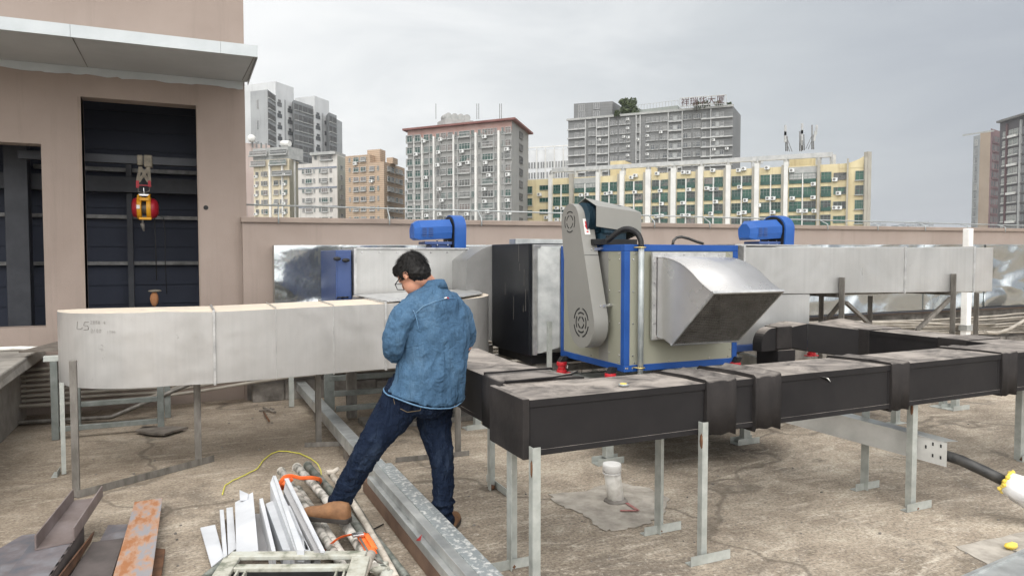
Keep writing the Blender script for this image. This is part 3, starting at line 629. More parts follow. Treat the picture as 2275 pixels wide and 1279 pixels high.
# ================= grey fan cabinet (hero) =================
AX0, AX1, AY0, AY1, AZ0, AZ1 = 3.073, 4.19, 4.70, 5.74, .725, 1.715
ah = thing('fan_cabinet', (3.63, 5.2, .66), 'large grey fan cabinet with blue corner frame, belt guard and curved outlet hood', 'fan unit')
part('panel_box', MB().box(AX0+.006, AX1-.006, AY0+.006, AY1-.006, AZ0+.01, AZ1-.01), M['taupe'], ah)
fw_ = .052
def bar(x0, x1, y0, y1, z0_, z1_): part('frame_bar', MB().box(x0, x1, y0, y1, z0_, z1_), M['blue'], ah, .004)
for x in (AX0, AX1-fw_):
    for y in (AY0, AY1-fw_): bar(x, x+fw_, y, y+fw_, AZ0+fw_, AZ1-fw_)
for z in (AZ0, AZ1-fw_):
    for y in (AY0, AY1-fw_): bar(AX0, AX1, y, y+fw_, z, z+fw_)
    for x in (AX0, AX1-fw_): bar(x, x+fw_, AY0+fw_+.001, AY1-fw_-.001, z, z+fw_)
part('panel_seam', MB().box(AX0+.004, AX0+.0055, 4.94, 5.08, AZ0+.055, AZ1-.055), M['guard'], ah)
scr = MB()
for y in (4.78, 5.2, 5.66):
    for z in (AZ0+.07, AZ1-.07): scr.cyl((AX0+.0, y, z), (AX0+.007, y, z), .006, 6)
for z in (.85, 1.1, 1.35, 1.6):
    for y in (4.775, 4.92): scr.cyl((AX0+.0, y, z), (AX0+.007, y, z), .006, 6)
for x in (3.17, 3.5, 3.9, 4.1):
    for z in (AZ0+.07, AZ1-.07): scr.cyl((x, AY0+.0, z), (x, AY0+.007, z), .006, 6)
for z in (.85, 1.1, 1.35, 1.6): scr.cyl((3.155, AY0, z), (3.155, AY0+.007, z), .006, 6).cyl((4.12, AY0, z), (4.12, AY0+.007, z), .006, 6)
part('screws', scr, M['chrome'], ah)
cb = MB()
for x in (3.09, 3.105, 3.15): cb.cyl((x, AY0-.004, AZ0+.03), (x, AY0, AZ0+.03), .007, 8)
part('frame_bolts', cb, M['chrome'], ah)
# belt guard: two circles joined by tangents, plane facing -X
GX = 2.90
uy, uz, ur = at(1266, 490, X=GX).y, at(1266, 493, X=GX).z, .150
ly, lz, lr = at(1291, 716, X=GX).y, at(1291, 716, X=GX).z, .205
def obround(x, g=0, n=20):
    d = V((ly-uy, lz-uz)); L = d.length; base = math.atan2(d.y, d.x); al = math.acos((ur-lr)/L)
    P = []
    a0 = base+al; a1 = base-al+2*pi
    for i in range(n+1):
        a = a0+(a1-a0)*i/n; P.append((x, uy+(ur-g)*cos(a), uz+(ur-g)*sin(a)))
    a0 = base-al; a1 = base+al
    for i in range(n+1):
        a = a0+(a1-a0)*i/n; P.append((x, ly+(lr-g)*cos(a), lz+(lr-g)*sin(a)))
    return P
bg_ = part('belt_guard', MB().prism(obround(GX), (.13, 0, 0), sm=True), M['guard'], ah, .004)
sl2 = MB()
def arcslot(cy, cz, r, a0, a1, th=.006):
    P = [(GX-.002, cy+(r+th)*cos(radians(a0+(a1-a0)*i/8)), cz+(r+th)*sin(radians(a0+(a1-a0)*i/8))) for i in range(9)]
    P += [(GX-.002, cy+(r-th)*cos(radians(a0+(a1-a0)*i/8)), cz+(r-th)*sin(radians(a0+(a1-a0)*i/8))) for i in range(8, -1, -1)]
    for i in range(8): sl2.prism([P[i], P[i+1], P[16-i], P[17-i]], (.003, 0, 0))
for r, off in ((.052, 0), (.085, 45)):
    for k in range(4): arcslot(uy, uz, r, off+k*90+12, off+k*90+78, .004)
for r, off in ((.045, 0), (.08, 45), (.115, 0)):
    for k in range(4): arcslot(ly, lz, r, off+k*90+12, off+k*90+78)
so_ = part('vent_slots', sl2, M['dark'], bg_)
# split line and clips on the guard rim
tm = V((GX, (uy+ly)/2, (uz+lz)/2))
# sticker on the rim (front edge faces -Y)
dd = V((0, ly-uy, lz-uz)); L_ = dd.length; dd.normalize(); base = math.atan2(dd.z, dd.y); al = math.acos((ur-lr)/L_)
na = base+al if cos(base+al) < cos(base-al) else base-al
n_ = V((0, cos(na), sin(na)))
def rim(t, x, off=.0):     # point on the front rim, t along
    r = ur+(lr-ur)*t; return V((x, uy+(ly-uy)*t, uz+(lz-uz)*t))+n_*(r+off)
def rimquad(t0, t1, x0, x1, off, th, m=0, mb=None):
    mb = mb or MB(); p = [rim(t0, x0, off), rim(t0, x1, off), rim(t1, x1, off), rim(t1, x0, off)]
    return mb.prism(p, n_*th, m)
part('sticker', rimquad(.03, .19, GX+.035, GX+.085, .0005, .001), M['pvc_clean'], bg_)
ar = MB(); rimquad(.055, .10, GX+.05, GX+.072, .0016, .0006, 0, ar); ar.prism([rim(.10, GX+.043, .0016), rim(.10, GX+.078, .0016), rim(.15, GX+.061, .0016)], n_*.0006)
rimquad(.155, .17, GX+.052, GX+.07, .0016, .0006, 0, ar)
part('red_arrow', ar, M['red'], bg_)
part('split_line', rimquad(.395, .40, GX, GX+.13, .0005, .0008), M['dark'], bg_)
for t in (.34, .90):
    cpt = rim(t, GX+.125, .0)
    br = MB().beam(cpt+V((-.03,0,0)), cpt+V((.06, -.005, .01)), .018, .02); br.cyl(cpt+V((-.05,0,0)), cpt+V((-.05,0,0))+n_*.006, .008, 8); br.cyl(cpt+V((.035,-.014,.01)), cpt+V((.035,.0,.01)), .012, 8)
    part('clamp', br, M['chrome'], bg_)
# motor and its gable cover
mc = [at(1325, 458, Y=4.98), at(1424, 473, Y=4.98), at(1424, 518, Y=4.98), at(1325, 503, Y=4.98)]
T = .016
def yz(p, y): return V((p.x, y, p.z))
ridl = V((mc[0].x+.0, 5.16, mc[0].z+.075)); ridr = V((mc[1].x, 5.16, mc[1].z+.055))
cv = MB().prism([mc[0], mc[1], mc[2], mc[3]], (0, .004, 0))
cv.prism([mc[0], mc[1], ridr, ridl], (0, 0, .004)); bl = V((mc[0].x, 5.36, mc[0].z+.01)); brr = V((mc[1].x, 5.36, mc[1].z+.0))
cv.prism([ridl, ridr, brr, bl], (0, 0, .004)); cv.prism([bl, brr, brr+V((0,0,-.25)), bl+V((0,0,-.25))], (0, .004, 0))
cv.prism([mc[1], ridr, brr, brr+V((0,0,-.26)), mc[2]], (.004, 0, 0))
part('motor_cover', cv, M['guard'], ah)
mz = mc[0].z-.09; mx0, mx1 = mc[0].x+.01, mc[1].x-.06
mt_ = MB().cyl((mx0, 5.17, mz), (mx1, 5.17, mz-.02), .125, 24)
for k in range(20):
    a = 2*pi*k/20; mt_.beam((mx0+.03, 5.17+.135*cos(a), mz+.135*sin(a)), (mx1-.04, 5.17+.135*cos(a), mz-.02+.135*sin(a)), .006, .006)
for k in range(7): mt_.tube([(mx0-.035+.012*k, 5.17, mz), (mx0-.031+.012*k, 5.17, mz)], .13, 24)
mt_.cyl((GX+.13, 5.17, mz), (mx0-.03, 5.17, mz), .04, 14)
mt_.box(mx0+.06, mx1-.05, 5.03, 5.31, mz-.17, mz-.12); mt_.box(mx0+.08, mx0+.2, 5.0, 5.06, mz-.12, mz-.03)
part('motor', mt_, M['motor'], ah)
part('motor_rail', MB().box(mx0-.02, mx1+.04, 5.0, 5.05, AZ1, mz-.17).box(mx0-.02, mx1+.04, 5.28, 5.33, AZ1, mz-.17).cyl((mx0+.1,4.985,mz-.15),(mx0+.1,5.0,mz-.15),.012,8), M['dark'], ah, .003)
# flexible hose and conduit pipe
hx = at(1425, 600, Y=4.67).x
ctop = at(1425, 548, Y=4.66)
hp0 = at(1347, 536, Y=4.93)
pts = [hp0, at(1358, 528, Y=4.90), at(1372, 516, Y=4.86), at(1385, 509, Y=4.82), at(1397, 508, Y=4.78), at(1410, 513, Y=4.74), at(1419, 522, Y=4.70), at(1424, 535, Y=4.67), at(1425, 549, Y=4.66)]
dense = []
for i in range(len(pts)-1):
    for k in range(8): dense.append(pts[i].lerp(pts[i+1], k/8))
dense.append(pts[-1])
for _ in range(6): dense = [dense[0]]+[(dense[i-1]+dense[i]*2+dense[i+1])/4 for i in range(1, len(dense)-1)]+[dense[-1]]
part('flexible_hose', MB().tube(dense, [.021+(.003 if i % 2 else -.002) for i in range(len(dense))], 12), M['dark'], ah)
cb0 = at(1425, 838, Y=4.66)
part('conduit_pipe', MB().cyl((ctop.x, 4.66, cb0.z-.05), (ctop.x, 4.66, ctop.z), .0225, 16), M['conduit'], ah)
for z in (ctop.z-.005, AZ0+.035): part('pipe_clip', MB().tube([(ctop.x-.045, 4.695, z), (ctop.x-.03, 4.68, z), (ctop.x-.02, 4.632, z), (ctop.x+.02, 4.632, z), (ctop.x+.028, 4.67, z), (ctop.x+.03, 4.697, z)], .005, 6), M['brass'], ah)
# outlet hood
HX0, HX1 = 3.345, 3.985
fl = MB(); z_lo, z_hi = .975, 1.655
for a in ((HX0-.045, HX1+.035, z_hi-.04, z_hi), (HX0-.045, HX1+.035, z_lo-.005, z_lo+.03), (HX0-.045, HX0-.005, z_lo+.03, z_hi-.04), (HX1+.0, HX1+.035, z_lo+.03, z_hi-.04)):
    fl.box(a[0], a[1], AY0-.045, AY0-.022, a[2], a[3])
fl.box(HX0-.012, HX1+.005, AY0-.022, AY0+.005, z_lo+.005, z_hi-.01)
hd = thing('outlet_hood', ((HX0+HX1)/2, 4.45, 1.0), 'curved stainless outlet hood with a mesh mouth on the front of the grey cabinet', 'hood') if False else None
hood = part('hood', fl, M['seam'], ah, .002)
top = [(4.655, z_hi-.035), (4.56, z_hi-.038), (4.45, z_hi-.055), (4.34, z_hi-.09), (4.23, z_hi-.145), (4.12, z_hi-.225), (4.02, z_hi-.32)]
pz0 = at(1585, 650, X=HX0); pz1 = at(1492, 765, X=HX0)
top = top[:-1]+[(pz0.y, pz0.z)]
bot = [(4.655, z_lo+.02), (4.60, z_lo+.018), (4.54, z_lo+.0), (4.49, z_lo-.02), (pz1.y, pz1.z)]
def smooth2(P, it=2):
    for _ in range(it):
        Q = [P[0]]
        for i in range(len(P)-1):
            a, c = P[i], P[i+1]; Q += [(a[0]*.75+c[0]*.25, a[1]*.75+c[1]*.25), (a[0]*.25+c[0]*.75, a[1]*.25+c[1]*.75)]
        P = Q+[P[-1]]
    return P
top = smooth2(top, 2); bot = smooth2(bot, 1); n = len(top)
# side cheeks
prof = top+bot[::-1]
for x in (HX0, HX1-.004):
    part('hood_cheek', MB().prism([(x, y, z) for y, z in prof], (.004, 0, 0)), M['hood'], hood)
tp_ = MB()
tp_.add([(x_, y, z) for y, z in top for x_ in (HX0-.004, HX1+.004)], [(2*i, 2*i+1, 2*i+3, 2*i+2) for i in range(n-1)], 0, True)
me_ = part('hood_top', tp_, M['hood'], hood); so2 = me_.modifiers.new('solid', 'SOLIDIFY'); so2.thickness = .005
bt = MB()
for i in range(len(bot)-1):
    (y0, z0_), (y1, z1_) = bot[i], bot[i+1]
    bt.add([(HX0, y0, z0_), (HX1, y0, z0_), (HX1, y1, z1_), (HX0, y1, z1_)], [(0,1,2,3)], 0, True)
me_ = part('hood_floor', bt, M['hood'], hood); so2 = me_.modifiers.new('solid', 'SOLIDIFY'); so2.thickness = .004
A, B = V((0, top[-1][0], top[-1][1])), V((0, bot[-1][0], bot[-1][1]))
dm = (B-A).normalized(); nm = V((0, -dm.z, dm.y)); nm = nm if nm.y < 0 else -nm
rimm = MB()
for p, q in ((V((HX0-.008,0,0))+A, V((HX1+.008,0,0))+A), (V((HX0-.008,0,0))+B, V((HX1+.008,0,0))+B)): rimm.beam(p, q, .014, .02, nm)
for x in (HX0, HX1): rimm.beam(V((x,0,0))+A+dm*.006, V((x,0,0))+B-dm*.006, .012, .02, nm)
part('hood_rim', rimm, M['seam'], hood)
msh = MB(); Lm = (B-A).length; k = 30
for i in range(1, k):
    c = A+dm*Lm*i/k; msh.beam(V((HX0+.006,0,0))+c, V((HX1-.006,0,0))+c, .0060, .0060, nm)
for i in range(1, 40):
    x = HX0+(HX1-HX0)*i/40; msh.beam(V((x,0,0))+A+nm*.003, V((x,0,0))+B+nm*.003, .0026, .0026, nm)
part('wire_mesh', msh, M['oldsteel'], hood)
part('hood_inside', MB().box(HX0+.03, HX1-.03, AY0-.060, AY0-.024, z_lo+.04, z_hi-.06), M['dark'], hood)
hb = MB()
for z in (1.1, 1.25, 1.42, 1.58): hb.cyl((HX0-.025, AY0-.052, z), (HX0-.025, AY0-.045, z), .007, 8)
for x in (3.42, 3.6, 3.8, 3.95): hb.cyl((x, AY0-.052, z_hi-.02), (x, AY0-.045, z_hi-.02), .007, 8)
part('bolts', hb, M['chrome'], hood)

# springs and base of the cabinet
def spring(x, y, z, label):
    t = thing('spring_isolator', (x, y, z), label, 'spring mount', 'red spring isolators')
    part('housing', MB().cyl((x, y, z), (x, y, z+.035), .046, 20).cyl((x, y, z+.035), (x, y, z+.07), .036, 20).cyl((x, y, z+.07), (x, y, z+.105), .046, 20).box(x-.07, x+.07, y-.04, y+.04, z-.001, z+.012), M['red'], t, .004)
    part('bracket', MB().prism([(x-.03,y-.03,z+.106),(x+.03,y-.03,z+.106),(x+.05,y-.03,z+.15),(x-.0,y-.03,z+.15)], (0,.06,0)).cyl((x,y,z+.1),(x,y,z+.14),.010,8), M['dark'], t)
    part('white_tab', MB().box(x+.040, x+.052, y-.02, y+.01, z+.045, z+.075), M['pvc_clean'], t, .002)
    return t
zsp = .575
w1_ = at(1248, 829, X=3.01); s1 = spring(w1_.x, w1_.y, w1_.z, 'red spring mount under the left rear corner of the grey cabinet')
def cs(x, y, z, lb): c = copy_tree(s1, (x, y, z)); c['label'] = lb; return c
w1_ = at(1356, 858, X=3.03); cs(w1_.x, w1_.y, w1_.z, 'red spring mount behind the long black duct at the front corner of the grey cabinet')
w1_ = at(1633, 832, X=AX1-.03); cs(w1_.x, w1_.y, w1_.z, 'red spring mount below the right front corner of the grey cabinet')
cs(AX1-.08, AY1-.08, zsp, 'red spring mount at the hidden rear right corner of the grey cabinet')
p_ = at(1054, 805, Z=.58); cs(p_.x-.06, p_.y, zsp-.01, 'red spring mount seen between the man and the tall black box')
p_ = at(1803, 778, Y=5.75); cs(p_.x, p_.y, p_.z-.06, 'red spring mount beneath the blower at the right, left of its duct leg')
fb = thing('machine_trestle', (3.6, 5.2, 0), 'grey channel base frame carrying the grey fan cabinet on its red springs', 'steel frame')
for x in (AX0+.04, AX1-.05):
    part('rail', MB().box(x-.09, x+.07, AY0-.6, AY1+.15, .568, .574).box(x-.09, x-.084, AY0-.6, AY1+.15, .47, .568), M['leg'], fb, .002)
part('rail', MB().box(AX0-.1, AX1+.7, AY0+.1, AY0+.16, .48, .566), M['leg'], fb, .003)
part('rail', MB().box(AX0-.1, AX1+.7, AY1-.1, AY1-.04, .48, .566), M['leg'], fb, .003)
for x, y in ((2.99, 4.79), (4.40, 4.82), (3.0, 5.7), (4.1, 5.7)):
    part('leg', MB().box(x-.035, x+.035, y-.03, y+.03, .05, .478), M['leg'], fb, .003)
    part('foot', MB().box(x-.12, x+.12, y-.05, y+.05, .002, .010).box(x-.12, x+.12, y-.05, y-.044, .010, .055).box(x-.12, x+.12, y+.044, y+.05, .010, .055), M['leg'], fb, .002)
solo('drip_pan', MB().box(3.0, 4.5, 4.2, 5.5, .40, .41), M['blackbox'], 'dark flat sheet lying on the base frame under the grey cabinet', 'metal sheet')
gp = [at(1642, 784, Z=.60), at(1800, 822, Z=.60)]
solo('cross_channel', MB().hexa([(gp[0].x, gp[0].y, .42), (gp[1].x, gp[1].y, .42), (gp[1].x+.05, gp[1].y+.05, .42), (gp[0].x+.05, gp[0].y+.05, .42), (gp[0].x, gp[0].y, .60), (gp[1].x, gp[1].y, .60), (gp[1].x+.09, gp[1].y+.05, .60), (gp[0].x+.09, gp[0].y+.05, .60)]), M['galv'], 'galvanised channel running right of the grey cabinet behind the black duct', 'steel channel', bevel=.003)
hs = [at(x, y, Y=6.6) for x, y in ((1494, 546), (1496, 535), (1503, 528), (1514, 526), (1530, 530), (1548, 537), (1562, 541))]
solo('black_hose', MB().tube(hs, .016, 8), M['cable'], 'thin black hose arching up behind the grey cabinet', 'hose')
# ================= right blower and its duct =================
RY = 5.45
rf = thing('blower_unit', (5.6, 6, .7), 'blower right of the grey cabinet with blue motor cover and a slate blue base rail', 'fan unit')
xa = at(1645, 560, Y=RY).x; xb = at(1800, 700, Y=RY).x
part('base_rail', MB().box(xa-.6, xb+.1, RY-.02, RY+.03, .70, .762), M['blue_dark'], rf, .003); part('base_rail', MB().box(xa-.6, xb+.1, RY+.96, RY+1.0, .70, .762), M['blue_dark'], rf, .003)
part('lower_box', MB().box(xa-.6, xb, RY+.01, RY+.95, .765, 1.24), M['duct_clean'], rf, .004)
bl_ = MB()
for i in range(4): bl_.cyl((xa+.15+.2*i, RY-.03, .775), (xa+.15+.2*i, RY-.03, .80), .01, 8)
part('bolt', bl_, M['chrome'], rf)
xm = at(1673, 515, Y=6.05)
blower_top(rf, xm.x, 6.2, xm.z)
part('top_plate', MB().box(xm.x-.25, xm.x+.85, 5.9, 6.6, 1.72, 1.74), M['galv'], rf, .003)
rd = thing('high_duct', (7, 5.7, 1.2), 'straight grey sheet duct running right from the right blower in front of the parapet', 'duct')
x0, x1, x2, x3 = xa, at(2010, 600, Y=RY).x, at(2163, 600, Y=RY).x, at(2208, 600, Y=RY).x
zt2 = lambda X: 1.712+.004*(X-xa); zb2 = lambda X: 1.255-.012*(X-xa)
def dsec(nm, a, b, y0=RY, y1=RY+.62, mat='duct_clean'):
    part(nm, MB().hexa([(a,y0,zb2(a)),(b,y0,zb2(b)),(b,y1,zb2(b)),(a,y1,zb2(a)),(a,y0,zt2(a)),(b,y0,zt2(b)),(b,y1,zt2(b)),(a,y1,zt2(a))]), M[mat], rd, .004)
xm2 = (x0+x1)/2
dsec('duct_section', x0+.06, x1-.002); dsec('duct_section', x1+.002, x2-.002)
dsec('end_section', x2+.002, x3, RY+.012, RY+.62, 'duct')
for x, h_ in ((x0+.045, .014), (x1, .012), (x2, .014)):
    part('seam_flange', MB().box(x-h_, x+h_, RY-.014, RY+.63, zb2(x)-.01, zt2(x)+.014), M['seam'], rd, .003)
part('flange_plate', MB().box(x0-.05, x0+.9, RY+.02, RY+.64, 1.728, 1.742), M['seam'], rd)
sf = thing('duct_trestle', (7.2, 5.6, 0), 'steel post trestle with diagonal braces carrying the straight duct at the right', 'support frame')
def post(px, ytop, Y, w_=.045, zlo=0.003):
    p = at(px, ytop, Y=Y); part('post', MB().box(p.x-w_/2, p.x+w_/2, Y-.02, Y+.02, zlo, p.z).box(p.x-w_/2, p.x-w_/2+.008, Y-.045, Y-.02, zlo, p.z), M['oldsteel'], sf, .002); return p
q1 = post(1871, 616, RY-.03); q2 = post(2119, 608, RY-.03)
post(1825, 657, RY+.58, .04); post(1933, 657, RY+.58, .03); q3 = post(2170, 650, RY+.58, .05)
part('top_angle', MB().beam((q1.x-.4, RY+.58, 1.205), (q3.x, RY+.58, 1.19), .04, .04).beam((q1.x, RY, 1.215), (q1.x, RY+.6, 1.215), .04, .04).beam((q2.x, RY, 1.20), (q2.x, RY+.6, 1.20), .04, .04), M['oldsteel'], sf)
part('brace', MB().beam(at(1868, 672, Y=RY+.1), at(1822, 728, Y=RY+.5), .035, .035), M['oldsteel'], sf)
part('brace', MB().beam(at(1880, 672, Y=RY+.02), at(1940, 728, Y=RY+.2), .035, .035), M['oldsteel'], sf)
part('brace', MB().beam(at(2112, 662, Y=RY), at(2036, 734, Y=RY+.1), .04, .04), M['oldsteel'], sf)

# ================= long black insulated duct =================
BY0, BY1 = 3.07, 3.47
bz0 = lambda X: .667+.007*(X-1.5); bz1 = lambda X: .938+.006*(X-1.5)
bd_ = thing('black_duct', (3.5, 3.27, 0.66), 'long black insulated duct crossing the right half on galvanised legs', 'duct')
bxs = [1.475, 2.52, 3.02, 3.93, 5.0, 6.3, 8.2]
def bsec(a, b, g=0, z0f=bz0, z1f=bz1, y0=BY0, y1=BY1):
    return [(a,y0-g,z0f(a)-g),(b,y0-g,z0f(b)-g),(b,y1+g,z0f(b)-g),(a,y1+g,z0f(a)-g),(a,y0-g,z1f(a)+g),(b,y0-g,z1f(b)+g),(b,y1+g,z1f(b)+g),(a,y1+g,z1f(a)+g)]
for a, b in zip(bxs[:-1], bxs[1:]):
    part('duct_section', MB().hexa(bsec(a+.001, b-.001)), M['black'], bd_, .006)
    # folded top and bottom edge strips
    e = MB().hexa([(a,BY0-.006,bz1(a)-.036),(b,BY0-.006,bz1(b)-.036),(b,BY0,bz1(b)-.036),(a,BY0,bz1(a)-.036),(a,BY0-.006,bz1(a)+.001),(b,BY0-.006,bz1(b)+.001),(b,BY0,bz1(b)+.001),(a,BY0,bz1(a)+.001)])
    e.hexa([(a,BY0-.005,bz0(a)-.001),(b,BY0-.005,bz0(b)-.001),(b,BY0,bz0(b)-.001),(a,BY0,bz0(a)-.001),(a,BY0-.005,bz0(a)+.028),(b,BY0-.005,bz0(b)+.028),(b,BY0,bz0(b)+.028),(a,BY0,bz0(a)+.028)])
    part('edge_strip', e, M['black'], bd_, .002)
part('end_cap', MB().box(1.437, 1.474, BY0-.012, BY1+.005, .655, .947), M['blackwrap'], bd_, .006)
random.seed(11)
def wrap(a, b, w0=0.0, w1=0.0):
    n = 9; rings = []
    for k in range(n):
        x = a+(b-a)*k/(n-1); g = .010+.004*sin(k*1.3+a)+(.012 if k in (0, n-1) else 0)*random.random()
        ring = []
        for (y, z, dx) in ((BY0-g, bz0(x)-g-.006, .0), (BY0-g-.004, (bz0(x)+bz1(x))/2, w0*.5), (BY0-g, bz1(x)+g-.01, w0), (BY0-g+.012, bz1(x)+g, w0), (BY0+.15, bz1(x)+g+.002, w0), (BY1, bz1(x)+g, w1), (BY1+g, bz1(x), w1), (BY1+g, bz0(x), 0), (BY0+.2, bz0(x)-g-.004, 0)):
            ring.append((x+dx*(1-k/(n-1)*.3), y, z))
        rings.append(ring)
    part('insulation_wrap', MB().loft(rings), M['blackwrap'], bd_)
wx = [(at(1565,900,Y=BY0).x, at(1630,900,Y=BY0).x), (at(1672,880,Y=BY0).x, at(1728,880,Y=BY0).x), (at(1976,850,Y=BY0).x, at(2016,850,Y=BY0).x), (at(2222,830,Y=BY0).x, at(2255,830,Y=BY0).x)]
for i, (a, b) in enumerate(wx): wrap(a, b, 0, -.05 if i < 2 else -.08)
part('chalk_mark', MB().prism([(3.35,BY0-.0075,.925),(3.42,BY0-.0075,.91),(3.44,BY0-.0075,.885),(3.40,BY0-.0075,.915)], (0,.001,0)), M['pvc_clean'], bd_)
# left branch running back
b2 = thing('black_duct_branch', (1.8, 4.0, .66), 'black insulated duct branch with a dusty top going back beside the man', 'duct')
pbr = [(1.53, 3.475), (2.06, 3.475), (1.99, 3.75), (1.93, 4.3), (1.98, 5.0), (1.55, 5.0), (1.55, 4.2)]
mb = MB(); mb.prism([(x, y, .667) for x, y in pbr], (0, 0, .272)); part('branch_body', mb, M['black'], b2, .008)
part('edge_strip', MB().box(1.542, 1.5495, 3.52, 4.2, .90, .941).box(1.543, 1.5495, 3.52, 4.2, .667, .69), M['black'], b2)
part('insulation_wrap', MB().loft([[(1.528,y,.658),(1.526,y,.8),(1.530,y,.94),(1.545,y,.952),(1.8,y-.02,.955),(2.02-.05*k,y-.03,.95),(2.03-.05*k,y,.67)] for k, y in enumerate((3.52,3.60,3.70,3.80))]), M['blackwrap'], b2)
for off in (0, .30):
    P = [(1.54, 3.50+off, .954), (1.66, 3.49+off, .958), (1.82, 3.50+off, .958), (1.97, 3.56+off*.8, .956), (2.07-off*.3, 3.66+off*.5, .95)]
    part('strap_fold', MB().tube(P, .008, 6), M['black'], b2)
# right branch: runs back from the long duct, with elbow turning left and down
r0 = at(1905, 731, Z=.945); RX = at(1905, 731, Z=.94).x
yf = at(1794, 718, Z=.94).y
b3 = thing('black_duct_branch', (RX+.2, 4.5, .66), 'black insulated duct branch with an elbow running back to the right blower', 'duct')
ymid = r0.y
part('branch_body', MB().box(RX, RX+.42, BY1+.015, ymid-.002, .665, .938), M['black'], b3, .008)
yE = 5.06
def pE(px, py): return at(px, py, Y=yE)
zt_, zb_ = pE(1794, 718).z, pE(1815, 779).z
part('branch_body', MB().hexa([(RX+.002,ymid,.665),(RX+.42,ymid,.665),(RX+.42,yE+.3,zb_),(pE(1794,718).x,yE,zb_),(RX+.002,ymid,.938),(RX+.42,ymid,.938),(RX+.42,yE+.3,zt_),(pE(1794,718).x,yE,zt_)]), M['black'], b3, .008)
part('edge_strip', MB().box(RX-.006, RX, BY1+.1, ymid-.1, .905, .942), M['black'], b3)
part('insulation_wrap', MB().box(RX-.012, RX+.43, ymid-.10, ymid+.10, .655, .95), M['blackwrap'], b3, .01)
part('insulation_wrap', MB().box(RX-.012, RX+.43, BY1+.30, BY1+.55, .655, .950), M['blackwrap'], b3, .01)
xA, xB_, xC_ = pE(1795, 740).x, pE(1759, 740).x, pE(1693, 760).x
zl, zk_ = pE(1760, 726).z, pE(1760, 772).z
part('elbow_arm', MB().hexa([(xB_,yE,zk_),(xA,yE,zb_),(xA,yE+.3,zb_),(xB_,yE+.3,zk_),(xB_,yE,zl),(xA,yE,zt_),(xA,yE+.3,zt_),(xB_,yE+.3,zl)]), M['black'], b3, .008)
xW = pE(1725, 740).x
part('insulation_wrap', MB().box(xW, xB_-.001, yE-.014, yE+.16, zk_-.01, zl+.012), M['blackwrap'], b3, .014)
rr_ = (zl-zk_)*.75
prf = [(xW, zl)]+[(xC_+rr_-rr_*sin(radians(t)), zl-rr_+rr_*cos(radians(t))) for t in range(0, 91, 10)]+[(xC_, zk_-.02), (xW, zk_-.02)]
xD = at(1729, 780, Y=yE-.02).x
part('elbow_bend', MB().prism([(x, yE+.004, z) for x, z in prf], (0, .12, 0)), M['black'], b3, .006)
dy_ = .25; zd = zk_-.035
part('drop_box', MB().box(xD, xB_+.03, yE-.02, yE+.26, zd-.17, zd+.02), M['black'], b3, .006)
lv_ = at(1385, 856, Z=bz1(2.05)+.004)
t = thing('bubble_level', lv_, 'tiny round bubble level lying on top of the long black duct', 'spirit level')
part('ring', MB().cyl(lv_, lv_+V((0,0,.009)), .026, 20), M['conduit'], t, .002); part('vial', MB().cyl(lv_+V((0,0,.0095)), lv_+V((0,0,.011)), .018, 20), M['foam'], t)

# legs of the black ducts
def bleg(px, py, ztop, w_, wide, foot, label, back=False, dirY=False, front_tab=False):
    b = at(px, py, Z=0); t = thing('duct_prop', b, label, 'support leg', 'galvanised angle legs of the black ducts')
    wl = MB().angle((b.x-w_/2, b.y, .004), (b.x-w_/2, b.y, ztop), w_, .005, (1,0,0), (0,1,0) if not back else (0,-1,0))
    part('post', wl, M['leg'], t)
    if dirY: fm = MB().angle(b+V((.03,-.20,.002)), b+V((.03,.16,.002)), .05, .005, (1,0,0), (0,0,1))
    else: fm = MB().angle(b+V((-foot[0],-.032,.002)), b+V((foot[1],-.032,.002)), .05, .005, (0,1,0) if not back else (0,1,0), (0,0,1))
    part('foot', fm, M['leg'], t)
    wd = MB().ball(b+V((0,-.004,.012)), .03, 8, sc=(1,1,.7), rnd=.2); part('weld_stain', wd, M['rust'], t)
    if front_tab:
        part('rusty_weld', MB().ball(V((b.x-w_/2-.002, b.y+.008, ztop-.10)), .02, 8, sc=(.35,.5,1.8), rnd=.25), M['rust'], t)
    return t
lg = at(1192, 1290, Z=0)
bleg(1192, 1330, at(1192, 992, Y=3.02).z, .042, 0, (.12,.1), 'front angle leg at the left end of the long black duct', front_tab=True)
bleg(1564, 1246, at(1564, 938, Y=3.02).z, .036, 0, (.11,.15), 'front angle leg of the long black duct right of the white capped pipe', front_tab=True)
bleg(2029, 1130, at(2030, 878, Y=3.06).z, .044, 0, (.10,.13), 'front angle leg of the long black duct, in front of the tray', front_tab=True)
bleg(2271, 1023, at(2271, 850, Y=3.4).z, .05, 0, (.05,.15), 'angle leg of the long black duct at the right edge of the picture')
bleg(1137, 1258, .655, .058, 0, (.19,.13), 'rear wide leg at the left end of the long black duct', back=True)
bleg(1463, 1180, .66, .06, 0, (.12,.14), 'rear wide leg behind and right of the white capped pipe', back=True)
bleg(1918, 1084, .67, .062, 0, (.11,.12), 'rear wide leg of the long black duct behind the cable tray', back=True)
bleg(1091, 1085, .665, .055, 0, (.1,.1), 'leg under the black duct branch just right of the man', back=True, dirY=True)
p_ = at(1989, 940, Z=0); t = thing('short_post', p_, 'short rusty square post standing behind the cable tray under the black duct', 'post'); part('post', MB().box(p_.x-.03, p_.x+.03, p_.y-.03, p_.y+.03, .002, .62), M['leg'], t, .002)
part('foot', MB().box(p_.x-.1, p_.x+.1, p_.y-.05, p_.y+.05, .001, .008), M['leg'], t)
